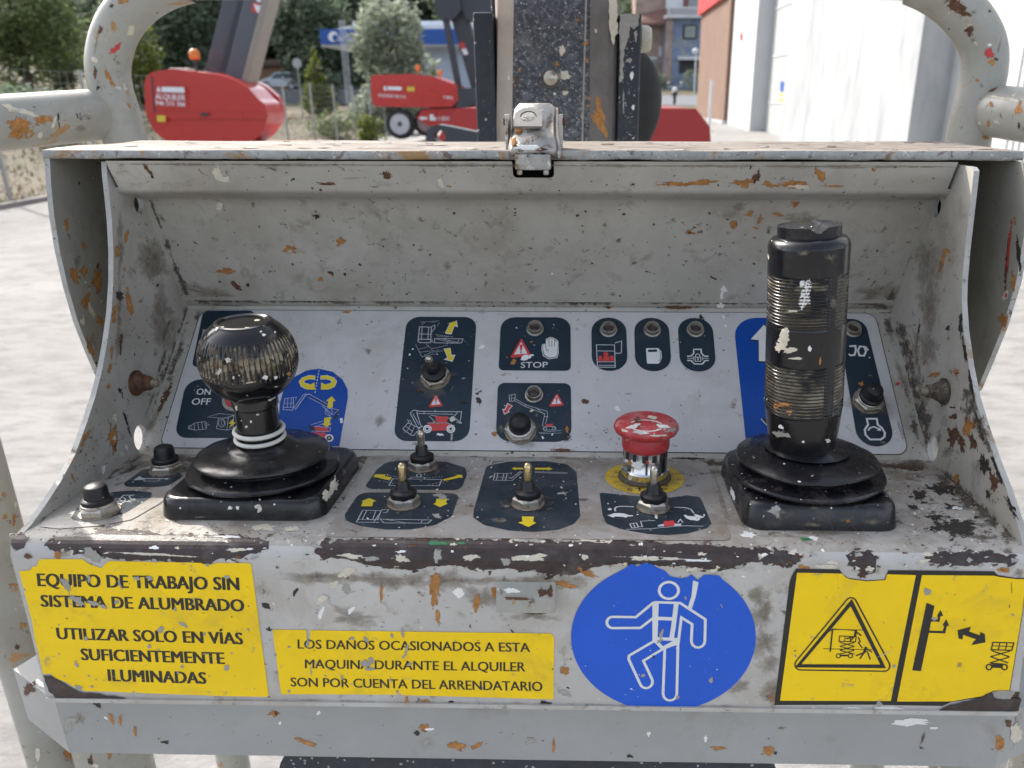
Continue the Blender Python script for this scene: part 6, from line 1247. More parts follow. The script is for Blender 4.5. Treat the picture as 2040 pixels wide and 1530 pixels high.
# ---- emergency stop
es = part_empty('emergency_stop', console, 'worn red mushroom button on a chrome collar')
pe = P_sh.P(1284, 952)
mb = MB(); lathe(mb, [(.0150, .0008), (.0150, .0018), (.0132, .0022)], pe, SHN, 'grime', 48); lathe(mb, [(.0132, .0016), (.0134, .0060), (.0128, .0066), (.0124, .0072), (.0124, .0184), (.0120, .0188), (.0100, .0190)], pe, SHN, 'chrome', 64); skin(mb, [(1252, 922, 16, 16, 0, 'rust orange'), (1270, 928, 30, 22, 25, 'white splash'), (1285, 920, 16, 9, 10, 'print red'), (1256, 952, 8, 10, 0, 'cream splash'), (1250, 945, 10, 6, 0, 'rust brown'), (1248, 918, 9, 8, 0, 'white splash')], .0001); mb.build('collar', es)
wn = MB(); x_, y_, z_ = frame(SHN)
for k in range(14):
    a = 2*math.pi*k/14+.1; d_ = x_*math.cos(a)+y_*math.sin(a); tt = -x_*math.sin(a)+y_*math.cos(a)
    c = pe+d_*.01252+SHN*.0158; wn.add([c-tt*.0011-SHN*.0018, c+tt*.0011-SHN*.0018, c+tt*.0011+SHN*.0022, c-tt*.0011+SHN*.0022], [(0, 1, 2, 3)], 'lamp glass')
wn.build('indicator_window', es)
mb = MB(); lathe(mb, [(.0122, .0182), (.0130, .0190), (.0134, .0205), (.0133, .0255), (.0128, .0268), (.0128, .0280)], pe, SHN, 'worn red', 56)
lathe(mb, [(.0126, .0268), (.0150, .0272), (.0172, .0286), (.0181, .0304), (.0180, .0318), (.0170, .0336), (.0150, .0350), (.0120, .0358), (.0080, .0361), (0, .0360)], pe, SHN, 'worn red', 72)
pst = Plane(pe+SHN*.0362, SHN); q = pst.to2(1287, 848)
for rad, a0, a1 in ((.0095, 20, 150), (.0095, 200, 330)):
    A = [pst.to3((q.x+rad*math.cos(R(a)), q.y+rad*math.sin(R(a))), .0001) for a in range(a0, a1, 8)]; B = [pst.to3((q.x+(rad-.0012)*math.cos(R(a)), q.y+(rad-.0012)*math.sin(R(a))), .0001) for a in range(a0, a1, 8)]; n = len(A)
    mb.add(A+B, [(i, i+1, n+i+1, n+i) for i in range(n-1)], 'white splash')
for b in [(1270, 838, 30, 10, 5, 'grime'), (1300, 832, 26, 6, 10, 'cream splash'), (1262, 850, 24, 10, -20, 'white splash')]: blob(mb, pst, *b, .0002, .5)
skin(mb, [(1232, 848, 16, 20, 20, 'grey scar'), (1300, 885, 60, 16, 0, 'grime'), (1320, 882, 40, 12, 0, 'grime'), (1245, 872, 14, 16, 0, 'dust film'), (1335, 858, 30, 10, -10, 'grey scar'), (1325, 850, 34, 8, 5, 'white splash'), (1280, 862, 30, 8, 5, 'white splash'), (1245, 858, 22, 6, 20, 'cream splash'), (1310, 868, 40, 5, 0, 'cream splash'), (1270, 832, 14, 7, 0, 'grime'), (1335, 840, 12, 10, 0, 'grime')], .00012)
mb.build('mushroom_head', es)

# ================================================================ BASKET GUARD RAIL
rail = thing('basket_guardrail', (-.03, .62, .42), 'grey tubular guard rail of the platform basket with orange paint scuffs', 'guard rail')
def pxy(pts): return [onY(u, v, y) for u, v, y in pts]
HP = [(258, 420, .70), (256, 320, .70), (240, 240, .70), (219, 170, .70), (217, 110, .70), (240, 45, .70), (292, -8, .70), (370, -40, .70), (480, -48, .70)]
HR = [(1915, 420, .68), (1924, 320, .68), (1936, 240, .68), (1958, 160, .68), (1960, 100, .68), (1938, 50, .68), (1893, 2, .68), (1830, -34, .68), (1740, -50, .68)]
hoop = smooth_path(pxy(HP)+pxy(HR)[::-1], 7); hoop = [Vector((hoop[0].x, hoop[0].y, .42))]+hoop+[Vector((hoop[-1].x, hoop[-1].y, .42))]
mb = MB(); tube(mb, hoop, .0173, 'rail paint', 36); skin(mb, [(230, 97, 34, 14, -38, 'print red'), (238, 88, 16, 8, -35, 'print red'), (216, 150, 12, 44, -25, 'rust orange'), (190, 145, 8, 30, 0, 'rust brown'), (260, 60, 14, 30, 10, 'cream splash'), (245, 3, 30, 10, 0, 'rust orange'), (200, 60, 12, 20, 20, 'rust brown'), (222, 12, 12, 9, 0, 'rust brown'), (238, 148, 14, 20, 0, 'grey scar'), (195, 175, 10, 9, 0, 'dark speck'), (235, 125, 14, 14, 0, 'dust film'), (192, 80, 8, 90, 6, 'dust film'), (1905, 12, 46, 34, 45, 'rust brown'), (1918, 22, 30, 20, 30, 'rust brown'), (1932, 62, 18, 26, -20, 'rust brown'), (1938, 80, 14, 20, -10, 'dust film'), (1968, 105, 26, 34, 10, 'print red'), (1972, 90, 10, 8, 0, 'white splash'), (1985, 118, 12, 8, 0, 'rust brown'), (1947, 160, 8, 10, 0, 'rust orange'), (1955, 170, 12, 14, 0, 'dust film'), (1965, 272, 22, 14, 0, 'rust orange'), (1990, 95, 10, 40, 10, 'dust film'), (1940, 25, 20, 16, 0, 'dust film')]); mb.build('hoop', rail, 'tall hoop tube passing over the console')
mb = MB(); a, b = onY(226, 226, .705), onY(-20, 247, .620); tube(mb, [a, a.lerp(b, .5), b, b+(b-a)*1.5], .0205, 'rail paint', 36); lathe(mb, [(.0208, -.002), (.0222, .001), (.0222, .004), (.0205, .008)], a, b-a, 'rail paint', 36); skin(mb, [(40, 250, 60, 40, 10, 'rust orange'), (85, 238, 40, 24, -10, 'rust orange'), (30, 265, 30, 24, 0, 'rust orange'), (55, 225, 60, 10, 15, 'cream splash'), (108, 243, 10, 26, 10, 'cream splash'), (116, 235, 6, 40, -8, 'dark speck'), (154, 232, 5, 18, -10, 'dark speck'), (80, 270, 12, 16, 40, 'cream splash'), (20, 215, 40, 14, 20, 'cream splash'), (160, 255, 40, 20, 0, 'dust film')]); mb.build('side_rail', rail)
mb = MB(); a, b = onY(1950, 218, .690), onY(2050, 230, .630); tube(mb, [a, a.lerp(b, .5), b, b+(b-a)*2.5], .0195, 'rail paint', 36); lathe(mb, [(.0200, -.002), (.0222, .002), (.0222, .005), (.0195, .009)], a, b-a, 'rail paint', 36); skin(mb, [(1985, 172, 30, 16, -15, 'rust brown'), (1978, 180, 22, 8, -20, 'rust brown'), (2030, 215, 20, 34, 20, 'rust orange'), (1975, 208, 10, 12, 0, 'rust orange'), (1970, 245, 10, 14, 0, 'rust orange'), (1995, 232, 9, 20, -20, 'grime'), (2030, 250, 5, 26, 5, 'dark speck'), (2020, 200, 30, 8, 20, 'cream splash'), (1990, 195, 40, 6, 10, 'cream splash')]); mb.build('side_rail', rail)
def post(u, v, d, rad, name='corner_post'):
    p = CAM+ray(u, v)*d; mb = MB(); zt_ = p.z+.75
    tube(mb, [(p.x, p.y, .42), (p.x, p.y, p.z), (p.x, p.y, zt_)], rad, 'rail paint', 36); skin(mb, [(8, 985, 9, 14, 0, 'rust orange'), (28, 1035, 9, 30, 0, 'rust orange'), (10, 1030, 9, 14, 0, 'rust orange'), (45, 1245, 16, 14, 0, 'rust orange'), (30, 1165, 18, 10, 0, 'rust orange'), (35, 1288, 14, 14, 0, 'rust brown'), (140, 1490, 34, 50, 20, 'rust orange'), (115, 1440, 10, 40, 10, 'rust orange'), (75, 1500, 12, 40, 0, 'cream splash')]); return mb.build(name, rail)
post(104, 1480, .57, .0176); 
p = CAM+ray(226, 1500)*.56; mb = MB(); tube(mb, [(p.x, p.y, .42), (p.x, p.y, p.z+.045)], .0235, 'rail paint', 36); skin(mb, [(215, 1492, 14, 40, -15, 'rust orange'), (180, 1515, 16, 26, 0, 'rust brown'), (190, 1525, 24, 10, 0, 'cream splash')]); mb.build('leg_tube', rail)
p = CAM+ray(1925, 1530)*.54; mb = MB(); tube(mb, [(p.x, p.y, .42), (p.x, p.y, p.z+.040)], .0225, 'rail paint', 36); mb.build('leg_tube', rail)
q = CAM+ray(2085, 1480)*.62; mb = MB(); tube(mb, [(q.x, q.y, .42), (q.x, q.y, q.z+.2)], .0212, 'rail paint', 36); mb.build('corner_post', rail)
# square bar carrying the console, its ends mitred back to the posts
lb = MB(); zb0, zb1 = onY(1053, 1514, .326).z, onY(1053, 1411, .326).z
xl, xr = -.277, .221; xl2, yl2 = -.316, .350; xr2, yr2 = .262, .347
W_ = .034
def sect(x, y, nx_, ny_): return [Vector((x, y, zb0)), Vector((x, y, zb1)), Vector((x+nx_, y+ny_, zb1)), Vector((x+nx_, y+ny_, zb0))]
secs = [sect(xl2, yl2, W_*.35, W_*.9), sect(xl, .326, W_*.25, W_), sect(xr, .326, -W_*.25, W_), sect(xr2, yr2, -W_*.35, W_*.9)]
vs = [p for s in secs for p in s]
lb.add(vs, [(i*4+k, i*4+(k+1) % 4, (i+1)*4+(k+1) % 4, (i+1)*4+k) for i in range(3) for k in range(4)]+[(3, 2, 1, 0), (12, 13, 14, 15)], 'bar paint')
P_bar = Plane((0, .326, zb0), (0, -1, 0))
for b in [(545, 1420, 22, 14, 5, 'rust orange'), (550, 1421, 10, 8, 0, 'rust brown'), (635, 1420, 8, 10, 0, 'white splash'), (558, 1440, 8, 8, 0, 'white splash'), (845, 1450, 22, 18, 0, 'rust orange'), (858, 1452, 22, 7, -5, 'white splash'), (850, 1478, 26, 10, -50, 'grey scar'), (610, 1478, 50, 10, 20, 'rust orange'), (595, 1472, 20, 8, 0, 'rust orange'), (910, 1486, 34, 16, 10, 'rust orange'), (950, 1484, 26, 12, -20, 'rust orange'), (1058, 1475, 24, 18, 0, 'grey scar'), (1103, 1485, 6, 36, 0, 'rust orange'), (1255, 1505, 12, 10, 0, 'dark speck'), (1405, 1472, 8, 16, 10, 'white splash'), (1292, 1462, 8, 12, 0, 'white splash'), (1530, 1496, 24, 22, 0, 'rust orange'), (1545, 1500, 12, 14, 0, 'dark speck'), (1815, 1438, 90, 15, 1, 'white splash'), (1860, 1450, 16, 5, 0, 'white splash'), (1838, 1470, 9, 40, 20, 'grime'), (1835, 1490, 14, 10, 0, 'grime'), (240, 1434, 10, 26, 5, 'rust orange'), (222, 1430, 8, 26, -25, 'rust orange'), (270, 1455, 8, 20, 0, 'rust orange'), (195, 1405, 22, 12, 30, 'dark speck'), (140, 1440, 26, 40, 30, 'grey scar'), (160, 1432, 20, 30, -20, 'dust film'), (330, 1478, 20, 8, 0, 'dark speck'), (830, 1460, 20, 14, 40, 'dark speck'), (1990, 1480, 20, 40, 10, 'rust orange'), (1555, 1450, 26, 8, 0, 'dust film'), (1430, 1490, 34, 8, 0, 'rust orange')]: blob(lb, P_bar, *b, .00015, .4)
splatter(lb, P_bar, [(130, 1405), (1985, 1438), (1980, 1515), (140, 1480)], 74, .00015, ['dark speck', 'grey scar', 'grime', 'dust film', 'dust film'], 1.4, 8)
skin(lb, [(75, 1400, 70, 80, 30, 'dust film'), (80, 1390, 50, 90, 20, 'grime'), (100, 1440, 40, 60, 0, 'dust film'), (60, 1370, 30, 30, 20, 'rust brown'), (70, 1385, 40, 60, 20, 'dust film'), (95, 1410, 30, 70, 15, 'cream splash'), (60, 1400, 16, 50, 10, 'rust orange'), (105, 1450, 16, 40, 10, 'grey scar'), (85, 1365, 40, 14, 30, 'white splash'), (2020, 1460, 26, 60, 0, 'cream splash'), (2008, 1440, 16, 22, 0, 'rust brown'), (2030, 1430, 14, 30, 10, 'grey scar')], .0003)
lb.build('lower_bar', rail, bevel=.0045)
fb = MB()
for y in (.30, .72):
    tube(fb, [(-.46, y, .43), (.40, y, .43)], .020, 'rail paint', 24)
for x in (-.46, .40): tube(fb, [(x, -.3, .43), (x, .74, .43)], .020, 'rail paint', 24)
fb.build('bottom_frame', rail)
# black case hanging under the bar
dc = MB(); zt_ = onY(1053, 1502, .352).z
xa, xb = onY(556, 1530, .352).x, onY(1552, 1530, .352).x
fp = roundpoly([(xa, zt_-.16), (xb, zt_-.16), (xb, zt_), (xa, zt_)], [.004, .004, .016, .016], 8)
plate(dc, [[(a.x, a.y) for a in fp]], lambda a, b, d: Vector((a, .352+d, b)), .05, 'mast plate paint')
dc.build('document_case', None, 'black flat case with rounded corners hanging below the grey bar', 'case', bevel=.0015)

# ================================================================ BOOM HEAD BEHIND THE CONSOLE
mast = thing('boom_mast', (.0, .9, .45), 'dark speckled steel mast of the boom standing behind the console', 'mast')
YM = .80
def mx(u, y=YM): return onY(u, 150, y).x
x0, x1 = mx(988), mx(1232); rcol = .024
mb = MB(); zlo, zhi = .45, H+.42
def colring(z):
    return [Vector((p.x, p.y, z)) for p in roundpoly([(x0, YM), (x1, YM), (x1, YM+.16), (x0, YM+.16)], .012, 5)]
a, b = colring(zlo), colring(zhi); n = len(a)
mats = []
for k in range(n):
    k2 = (k+1) % n; c = (a[k]+a[k2])*.5
    if abs(c.y-YM) < .0125 and c.x < x0+.0125: m_ = 'mast sun tint edge'
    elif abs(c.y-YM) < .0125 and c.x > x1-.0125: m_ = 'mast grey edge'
    else: m_ = 'mast paint'
    if c.y < YM+.0005 and a[k].x < x0+.02 and False: m_ = 'mast sun tint edge'
    mb.add([a[k], a[k2], b[k2], b[k]], [(0, 1, 2, 3)], m_)
mb.add(b, [tuple(range(n))], 'mast paint')
P_m = Plane((0, YM, H), (0, -1, 0)); P_m2 = Plane((0, YM-.0004, H), (0, -1, 0))
zf = lambda v: 0
# flat strips beside the speckled face (bent edges): left has sun painted in, right dusty
poly(mb, P_m, [(993, -20), (1024, -20), (1019, 330), (988, 330)], 'mast sun tint edge', .0006)
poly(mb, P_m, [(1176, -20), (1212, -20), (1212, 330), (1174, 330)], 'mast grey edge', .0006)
poly(mb, P_m, rough([(1212, -20), (1230, -20), (1230, 60), (1222, 90), (1214, 60)], 3, 6, 21), 'cream splash', .0010)
for b_ in [(1120, 98, 14, 24, 0, 'cream splash'), (1127, 150, 26, 22, 20, 'cream splash'), (1109, 128, 10, 10, 0, 'rust orange'), (1126, 185, 13, 11, 10, 'cream splash'), (1105, 187, 6, 6, 0, 'white splash'), (1161, 232, 11, 18, 0, 'grey scar'), (1168, 86, 14, 9, 0, 'rust orange'), (1169, 120, 7, 10, 0, 'rust orange'), (1172, 196, 7, 9, 0, 'rust orange'), (1171, 211, 8, 7, 0, 'rust orange'), (1030, 160, 8, 16, 0, 'rust brown'), (1035, 140, 6, 6, 0, 'rust orange'), (1187, 62, 6, 8, 0, 'cream splash'), (1150, 40, 8, 8, 0, 'rust orange'), (1014, 156, 4, 12, -12, 'white splash')]: blob(mb, P_m, *b_, .0009, .35)
poly(mb, P_m, rough([(1186, 190), (1196, 196), (1198, 215), (1206, 235), (1204, 250), (1212, 268), (1208, 276), (1198, 262), (1188, 248), (1178, 236), (1176, 226), (1184, 230), (1182, 218), (1190, 224), (1186, 206)], 2.5, 4, 22), 'rust orange', .0009)
stroke(mb, P_m, [(1168, -10), (1166, 60), (1164, 130), (1160, 285)], 3, 'grey scar', .0008)
splatter(mb, P_m, [(1026, -5), (1166, -5), (1162, 285), (1022, 285)], 176, .0007, ['grey scar', 'white splash', 'grey scar', 'lift boom'], 1.2, 4.5)
mb.build('mast_column', mast)
def slab(u0, u1, vt, y, dep, mat, name, zbot=.45, bev=.002):
    mb = MB(); xa_, xb_ = onY(u0, 150, y).x, onY(u1, 150, y).x; zt2 = onY((u0+u1)/2, vt, y).z
    box(mb, (xa_, y, zbot), (xb_, y+dep, zt2), mat); return mb.build(name, mast, bevel=bev)
slab(946, 984, 24, .79, .12, 'mast plate paint', 'mast_cheek')
slab(982, 995, -90, .815, .10, 'mast plate paint', 'mast_flange')
mb = MB(); y = .80; xa_, xb_ = onY(1232, 150, y).x, onY(1275, 150, y).x; zt2 = onY(1252, 27, y).z
box(mb, (xa_, y, .45), (xb_, y+.10, zt2), 'mast worn paint')
Pw = Plane((0, y, H), (0, -1, 0))
poly(mb, Pw, rough([(1234, 28), (1273, 28), (1272, 52), (1262, 60), (1255, 52), (1250, 78), (1244, 100), (1240, 160), (1234, 165)], 3.5, 6, 31), 'grey scar', .0006)
for b_ in [(1266, 70, 8, 30, 0, 'grey scar'), (1258, 150, 8, 20, 0, 'white splash'), (1261, 214, 6, 12, 0, 'white splash'), (1252, 120, 14, 14, 0, 'grey scar'), (1242, 200, 4, 60, 0, 'grey scar')]: blob(mb, Pw, *b_, .0008, .4)
splatter(mb, Pw, [(1236, 60), (1272, 60), (1270, 280), (1234, 280)], 47, .0007, ['grey scar', 'white splash'], 1.2, 5)
mb.build('mast_cheek', mast, 'right cheek plate with a worn pale top', bevel=.002)
slab(1212, 1231, -90, .86, .06, 'mast worn paint', 'mast_flange')
mb = MB(); p = onY(1098, 156, YM); lathe(mb, [(.0092, 0), (.0090, .003), (.0076, .005), (.0072, .011), (.0064, .0135), (.004, .015), (0, .0155)], p, (0, -1, 0), 'zinc', 28); mb.build('mast_bolt', mast)
mb = MB(); p = onY(1277, 78, .84); lathe(mb, [(.0125, 0), (.0125, .006), (.010, .010), (0, .010)], p, (1, 0, 0), 'cream splash', 24); mb.build('pin_end', mast)
# warning label and yellow tab seen in the slot between mast and right cheek
mb = MB(); y = .93; Pl = Plane((0, y, H), (0, -1, 0))
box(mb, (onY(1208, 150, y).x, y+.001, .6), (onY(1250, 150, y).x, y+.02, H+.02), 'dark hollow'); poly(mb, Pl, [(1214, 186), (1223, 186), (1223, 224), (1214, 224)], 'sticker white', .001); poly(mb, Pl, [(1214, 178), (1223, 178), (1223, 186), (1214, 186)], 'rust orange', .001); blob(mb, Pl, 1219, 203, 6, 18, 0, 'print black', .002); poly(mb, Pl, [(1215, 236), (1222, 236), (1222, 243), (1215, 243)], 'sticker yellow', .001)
mb.build('warning_plate', mast)
# bottom bracket that carries the basket
mb = MB(); box(mb, (-.2, .74, .40), (.2, .96, .455), 'mast plate paint'); mb.build('basket_bracket', mast, bevel=.004)

# ================================================================ THE YARD AND EVERYTHING BEHIND
def sstep(a, b, x): t = max(0, min(1, (x-a)/(b-a))); return t*t*(3-2*t)
def gz(x, y):
    z = sstep(-8.5, -4, x)*0.0255*max(0, y-4)
    z += max(0, y-52)*0.030*sstep(-30, -6, x)
    z += max(0, -x-10.5)*0.20*sstep(10, 20, y)*(1-.9*sstep(40, 62, y)) if x < -10.5 else 0
    if x < -10.5: z += max(0, y-45)*0.035*sstep(-12, -22, x)
    z += max(0, y-105)*0.30
    return z
def sheet_grid(name, mat, xs, ys, f, keep=lambda x, y: True, lift=0, kind='structure', label=None, cat=None):
    mb = MB(); n = len(xs); vs = [(x, y, f(x, y)+lift) for y in ys for x in xs]
    fs = [(j*n+i, j*n+i+1, (j+1)*n+i+1, (j+1)*n+i) for j in range(len(ys)-1) for i in range(n-1) if keep((xs[i]+xs[i+1])/2, (ys[j]+ys[j+1])/2)]
    mb.add(vs, fs, mat, True); return mb.build(name, kind=kind)
def rngf(a, b, s): n = max(1, int(round((b-a)/s))); return [a+(b-a)*i/n for i in range(n+1)]
GX_ = rngf(-140, -40, 5)+rngf(-38, -12, 2)+[-10.5, -9.9, -9, -8, -7, -6, -5, -4]+rngf(-3, 12, 1.5)+rngf(14, 40, 4)+rngf(46, 140, 8)
GY_ = rngf(-12, 30, 1.5)+rngf(32, 60, 2)+rngf(63, 130, 4)+rngf(140, 260, 12)
sheet_grid('ground', 'concrete', GX_, GY_, gz, lambda x, y: x > -9.9 and y < 50)
sheet_grid('hillside', 'hill soil', GX_, GY_, lambda x, y: gz(x, y)+(0.5*noise.noise(Vector((x*.13, y*.13, 0)))*sstep(-12, -20, x)), lambda x, y: not (x > -9.9 and y < 50))
# dry verge under the fence, a kerb line and the road by the houses
vg = MB(); ys = rngf(2, 46, 2); vg.add([(x, y, gz(x, y)+.02) for y in ys for x in (-13.5, -10.2-.25*math.sin(y))], [(2*j, 2*j+1, 2*j+3, 2*j+2) for j in range(len(ys)-1)], 'verge soil'); vg.build('verge', kind='structure')
kb = MB(); ys = rngf(2, 44, 2)
for j in range(len(ys)-1): obox(kb, Vector((-9.95, ys[j], gz(-9.95, ys[j])-.05)), Vector((.16, 0, 0)), Vector((0, ys[j+1]-ys[j]-.01, 0)), Vector((0, 0, .13)), 'concrete')
kb.build('kerb', kind='structure')
sheet_grid('road', 'asphalt', rngf(-4, 40, 4), rngf(54, 66, 2), gz, lift=.03)
gj = MB(); P_g = Plane((0, 0, 0), (0, 0, 1))
for pts in ([(-10, 648), (120, 652), (300, 656), (560, 664)], [(130, 950), (240, 880), (330, 822), (560, 676)], [(1960, 736), (2060, 738)], [(1985, 885), (2060, 955)], [(-20, 470), (60, 440), (140, 420)]): stroke(gj, P_g, pts, 2.2, 'verge soil', .004)
gj.build('paving_joints', kind='structure')
# -------- fence along the left of the yard
fx = -10.1
fence = thing('mesh_fence', (fx, 14, 0), 'tall wire mesh fence on thin grey posts along the left edge of the yard', 'fence')
for k in range(-3, 12):
    y = 13.9+2.8*k; mb = MB(); z = gz(fx, y); tube(mb, [(fx, y, z-.1), (fx, y, z+2.3)], .035, 'fence steel', 10); mb.build('post', fence)
mb = MB(); y0, y1 = 5.5, 44.7
for k in range(int((y1-y0)/.25)):
    y = y0+.25*k; box(mb, (fx-.0022, y-.0022, gz(fx, y)+.05), (fx+.0022, y+.0022, gz(fx, y)+2.25), 'fence steel')
for z in rngf(.1, 2.25, .22): obox(mb, Vector((fx-.0022, y0, z-.002)), Vector((.0044, 0, 0)), Vector((0, y1-y0, 0)), Vector((0, 0, .0044)), 'fence steel')
mb.build('wire_mesh', fence)
# -------- foliage
def crown(mb, blobs, n, size, mat, seed, droop=0.0, gap=0.05):
    rg = random.Random(seed); tot = sum(b[3]*b[4]*b[5] for b in blobs)
    for cx, cy, cz, rx, ry, rz in blobs:
        m = int(n*(rx*ry*rz)/tot)
        for _ in range(m):
            while True:
                d = Vector((rg.gauss(0, 1), rg.gauss(0, 1), rg.gauss(0, 1)))
                if d.length > 1e-3: break
            d.normalize(); r = (0.45+0.55*rg.random()**.5)*(1+.22*noise.noise(d*2.3+Vector((seed, 0, 0)))+.12*noise.noise(d*6))
            p = Vector((cx+rx*d.x*r, cy+ry*d.y*r, cz+rz*d.z*r))
            if noise.noise(p*(1.6/max(.6, rx*.5))+Vector((seed*3.1, 0, 0))) < gap-.28: continue
            s = size*rg.uniform(.55, 1.3); a = Vector((rg.uniform(-1, 1), rg.uniform(-1, 1), rg.uniform(-.6, .6)-droop)).normalized()
            b = a.cross(Vector((rg.uniform(-1, 1), rg.uniform(-1, 1), 1))).normalized()
            mb.add([p-a*s, p+b*s*.42, p+a*s, p-b*s*.42], [(0, 1, 2), (0, 2, 3)], mat)
def tree(name, label, x, y, h, w, mat, n=2200, size=.3, seed=1, kind='round', group=None, z=None, trunk=.16, cat='tree'):
    z = gz(x, y) if z is None else z
    t = thing(name, (x, y, z), label, cat, group); rg = random.Random(seed)
    mb = MB(); tr_ = [(x, y, z-.2)]
    for k in range(1, 6): tr_.append((x+rg.uniform(-.08, .08)*k*.6, y+rg.uniform(-.08, .08)*k*.6, z+h*.16*k))
    tube(mb, tr_, [trunk*(1-.15*k) for k in range(6)], 'bark', 8)
    for k in range(7):
        a = rg.uniform(0, 6.28); z0 = z+h*rg.uniform(.25, .7); L = w*rg.uniform(.25, .42); p = Vector((x, y, z0))
        tube(mb, [p, p+Vector((math.cos(a)*L*.5, math.sin(a)*L*.5, h*.08)), p+Vector((math.cos(a)*L, math.sin(a)*L, h*.18))], [trunk*.4, trunk*.25, trunk*.08], 'bark', 6)
    mb.build('trunk', t); mb = MB(); bl = []
    if kind == 'low': bl += [(x+rg.uniform(-.35, .35)*w, y+rg.uniform(-.3, .3)*w, z+h*rg.uniform(.06, .4), w*rg.uniform(.2, .3), w*rg.uniform(.2, .3), h*.2) for _ in range(8)]
    if kind == 'cone':
        for k in range(7):
            f = k/6; bl.append((x+rg.uniform(-.2, .2)*w*.2, y, z+h*(.18+.72*f), w*.5*(1-f*.82), w*.5*(1-f*.82), h*.15))
    else:
        bl.append((x, y, z+h*.6, w*.36, w*.36, h*.34))
        for k in range(9):
            a = rg.uniform(0, 6.28); r = rg.uniform(.2, .34)*w; bl.append((x+r*math.cos(a), y+r*math.sin(a), z+h*rg.uniform(.32, .84), w*rg.uniform(.13, .22), w*rg.uniform(.13, .22), h*rg.uniform(.10, .18)))
    crown(mb, bl, n, size, mat, seed, droop=.3 if kind == 'cone' else 0); mb.build('crown', t); return t
def dirx(u, Y): r = ray(u, 190); return Y*r.x/r.y
def clone(root, loc, sc, rz, label=None):
    c = root.copy(); COL.objects.link(c); c.location = loc; c.scale = (sc, sc, sc); c.rotation_euler = (0, 0, rz)
    if label: c['label'] = label
    for ch in list(root.children):
        k = ch.copy(); COL.objects.link(k); k.parent = c
    return c
GW = 'dark trees of the wood behind the yard'; LWD = 'dense dark green tree in the wood behind the red lifts'
proto = [tree('wood_tree', LWD, dirx(330, 92), 92, 17, 11, 'conifer leaf', 9000, .55, 5, 'low', GW), tree('wood_tree', LWD, dirx(470, 88), 88, 19, 10, 'conifer leaf', 9000, .55, 6, 'low', GW), tree('wood_tree', LWD, dirx(600, 96), 96, 20, 12, 'conifer leaf', 9500, .55, 7, 'low', GW)]
rg = random.Random(4)
for i, (u, Y, s) in enumerate([(270, 98, .8), (395, 86, .9), (430, 100, 1.1), (520, 100, 1.1), (560, 90, .95), (640, 90, 1.0), (680, 102, 1.1), (730, 96, 1.0), (790, 104, 1.1), (840, 96, 1.0), (890, 104, 1.1), (940, 98, 1.0), (990, 105, 1.1), (1050, 105, 1.1), (1120, 110, 1.1), (1190, 108, 1.0), (1245, 100, .9), (1300, 120, 1.2), (1380, 125, 1.2), (230, 96, .6), (20, 80, .6), (-40, 70, .7), (180, 105, .75), (90, 98, .8), (345, 76, .55), (705, 84, .7), (500, 90, .8), (300, 80, .7), (375, 74, .6), (430, 80, .7), (455, 90, .9), (610, 78, .6), (575, 92, .8), (655, 76, .6), (250, 84, .5), (-90, 60, .6), (930, 84, .8), (1245, 84, .5), (1000, 90, .9)]):
    x = dirx(u, Y); clone(proto[i % 3], (x, Y, gz(x, Y)-.3), s*rg.uniform(.92, 1.08), rg.uniform(0, 6.28))
tree('yard_tree', 'light green leafy tree on the slope at the far left', dirx(62, 30), 30, 5.2, 4.8, 'broad leaf', 6500, .17, 11, 'low')
x = dirx(128, 34); tree('yard_tree', 'small green tree beside the bare earth strip', x, 34, 4.4, 2.6, 'broad leaf', 3200, .16, 12, 'low')
tree('olive_tree', 'silvery green tree in front of the blue filling station canopy', dirx(784, 44), 44, 7.0, 5.2, 'olive leaf', 10500, .20, 13, 'low')
tree('yellow_tree', 'small yellow green tree left of the filling station canopy', dirx(632, 46), 46, 3.6, 2.1, 'yellow leaf', 2200, .14, 14, 'cone')
tree('yellow_bush', 'yellow green bush between the left hoop and the first red lift', dirx(285, 34), 34, 3.6, 2.8, 'yellow leaf', 2600, .15, 15, 'low', cat='bush')
def bush(label, u, Y, h, w, mat, seed, n=900, size=.12):
    x = dirx(u, Y); z = gz(x, Y); mb = MB(); rg = random.Random(seed); bl = [(x+rg.uniform(-.4, .4)*w, Y+rg.uniform(-.3, .3)*w, z+h*rg.uniform(.3, .6), w*rg.uniform(.2, .35), w*rg.uniform(.2, .35), h*.42) for _ in range(6)]
    crown(mb, bl, n, size, mat, seed); mb.build('bush', None, label, 'bush', base=(x, Y, z))
hillp = tree('slope_tree', 'bushy green tree on the dry slope beyond the fence', -24, 26, 4.2, 4.0, 'broad leaf', 3600, .2, 41, 'low', 'trees on the dry slope')
rg = random.Random(77)
for k in range(22):
    y = rg.uniform(12, 75); x = -y*.80-rg.uniform(2, 22); clone(hillp, (x, y, gz(x, y)-.1), rg.uniform(.5, 1.3), rg.uniform(0, 6.28))
bush('dark green hedge bush behind the fence at the far left', 70, 22, 1.5, 3.4, 'conifer leaf', 31, 2400)
bush('low dry bush at the foot of the fence left of the second lift', 720, 33, 1.3, 1.4, 'yellow leaf', 33, 900)
bush('green bush behind the fence under the yellow tree', 655, 36, 1.2, 2.6, 'broad leaf', 34, 1200)
bush('dark shrub by the door of the pink house', 1312, 74, 1.5, 1.3, 'conifer leaf', 35, 500, .16)
bush('dark shrub under the window of the blue house', 1388, 72, 2.0, 2.6, 'conifer leaf', 36, 700, .16)
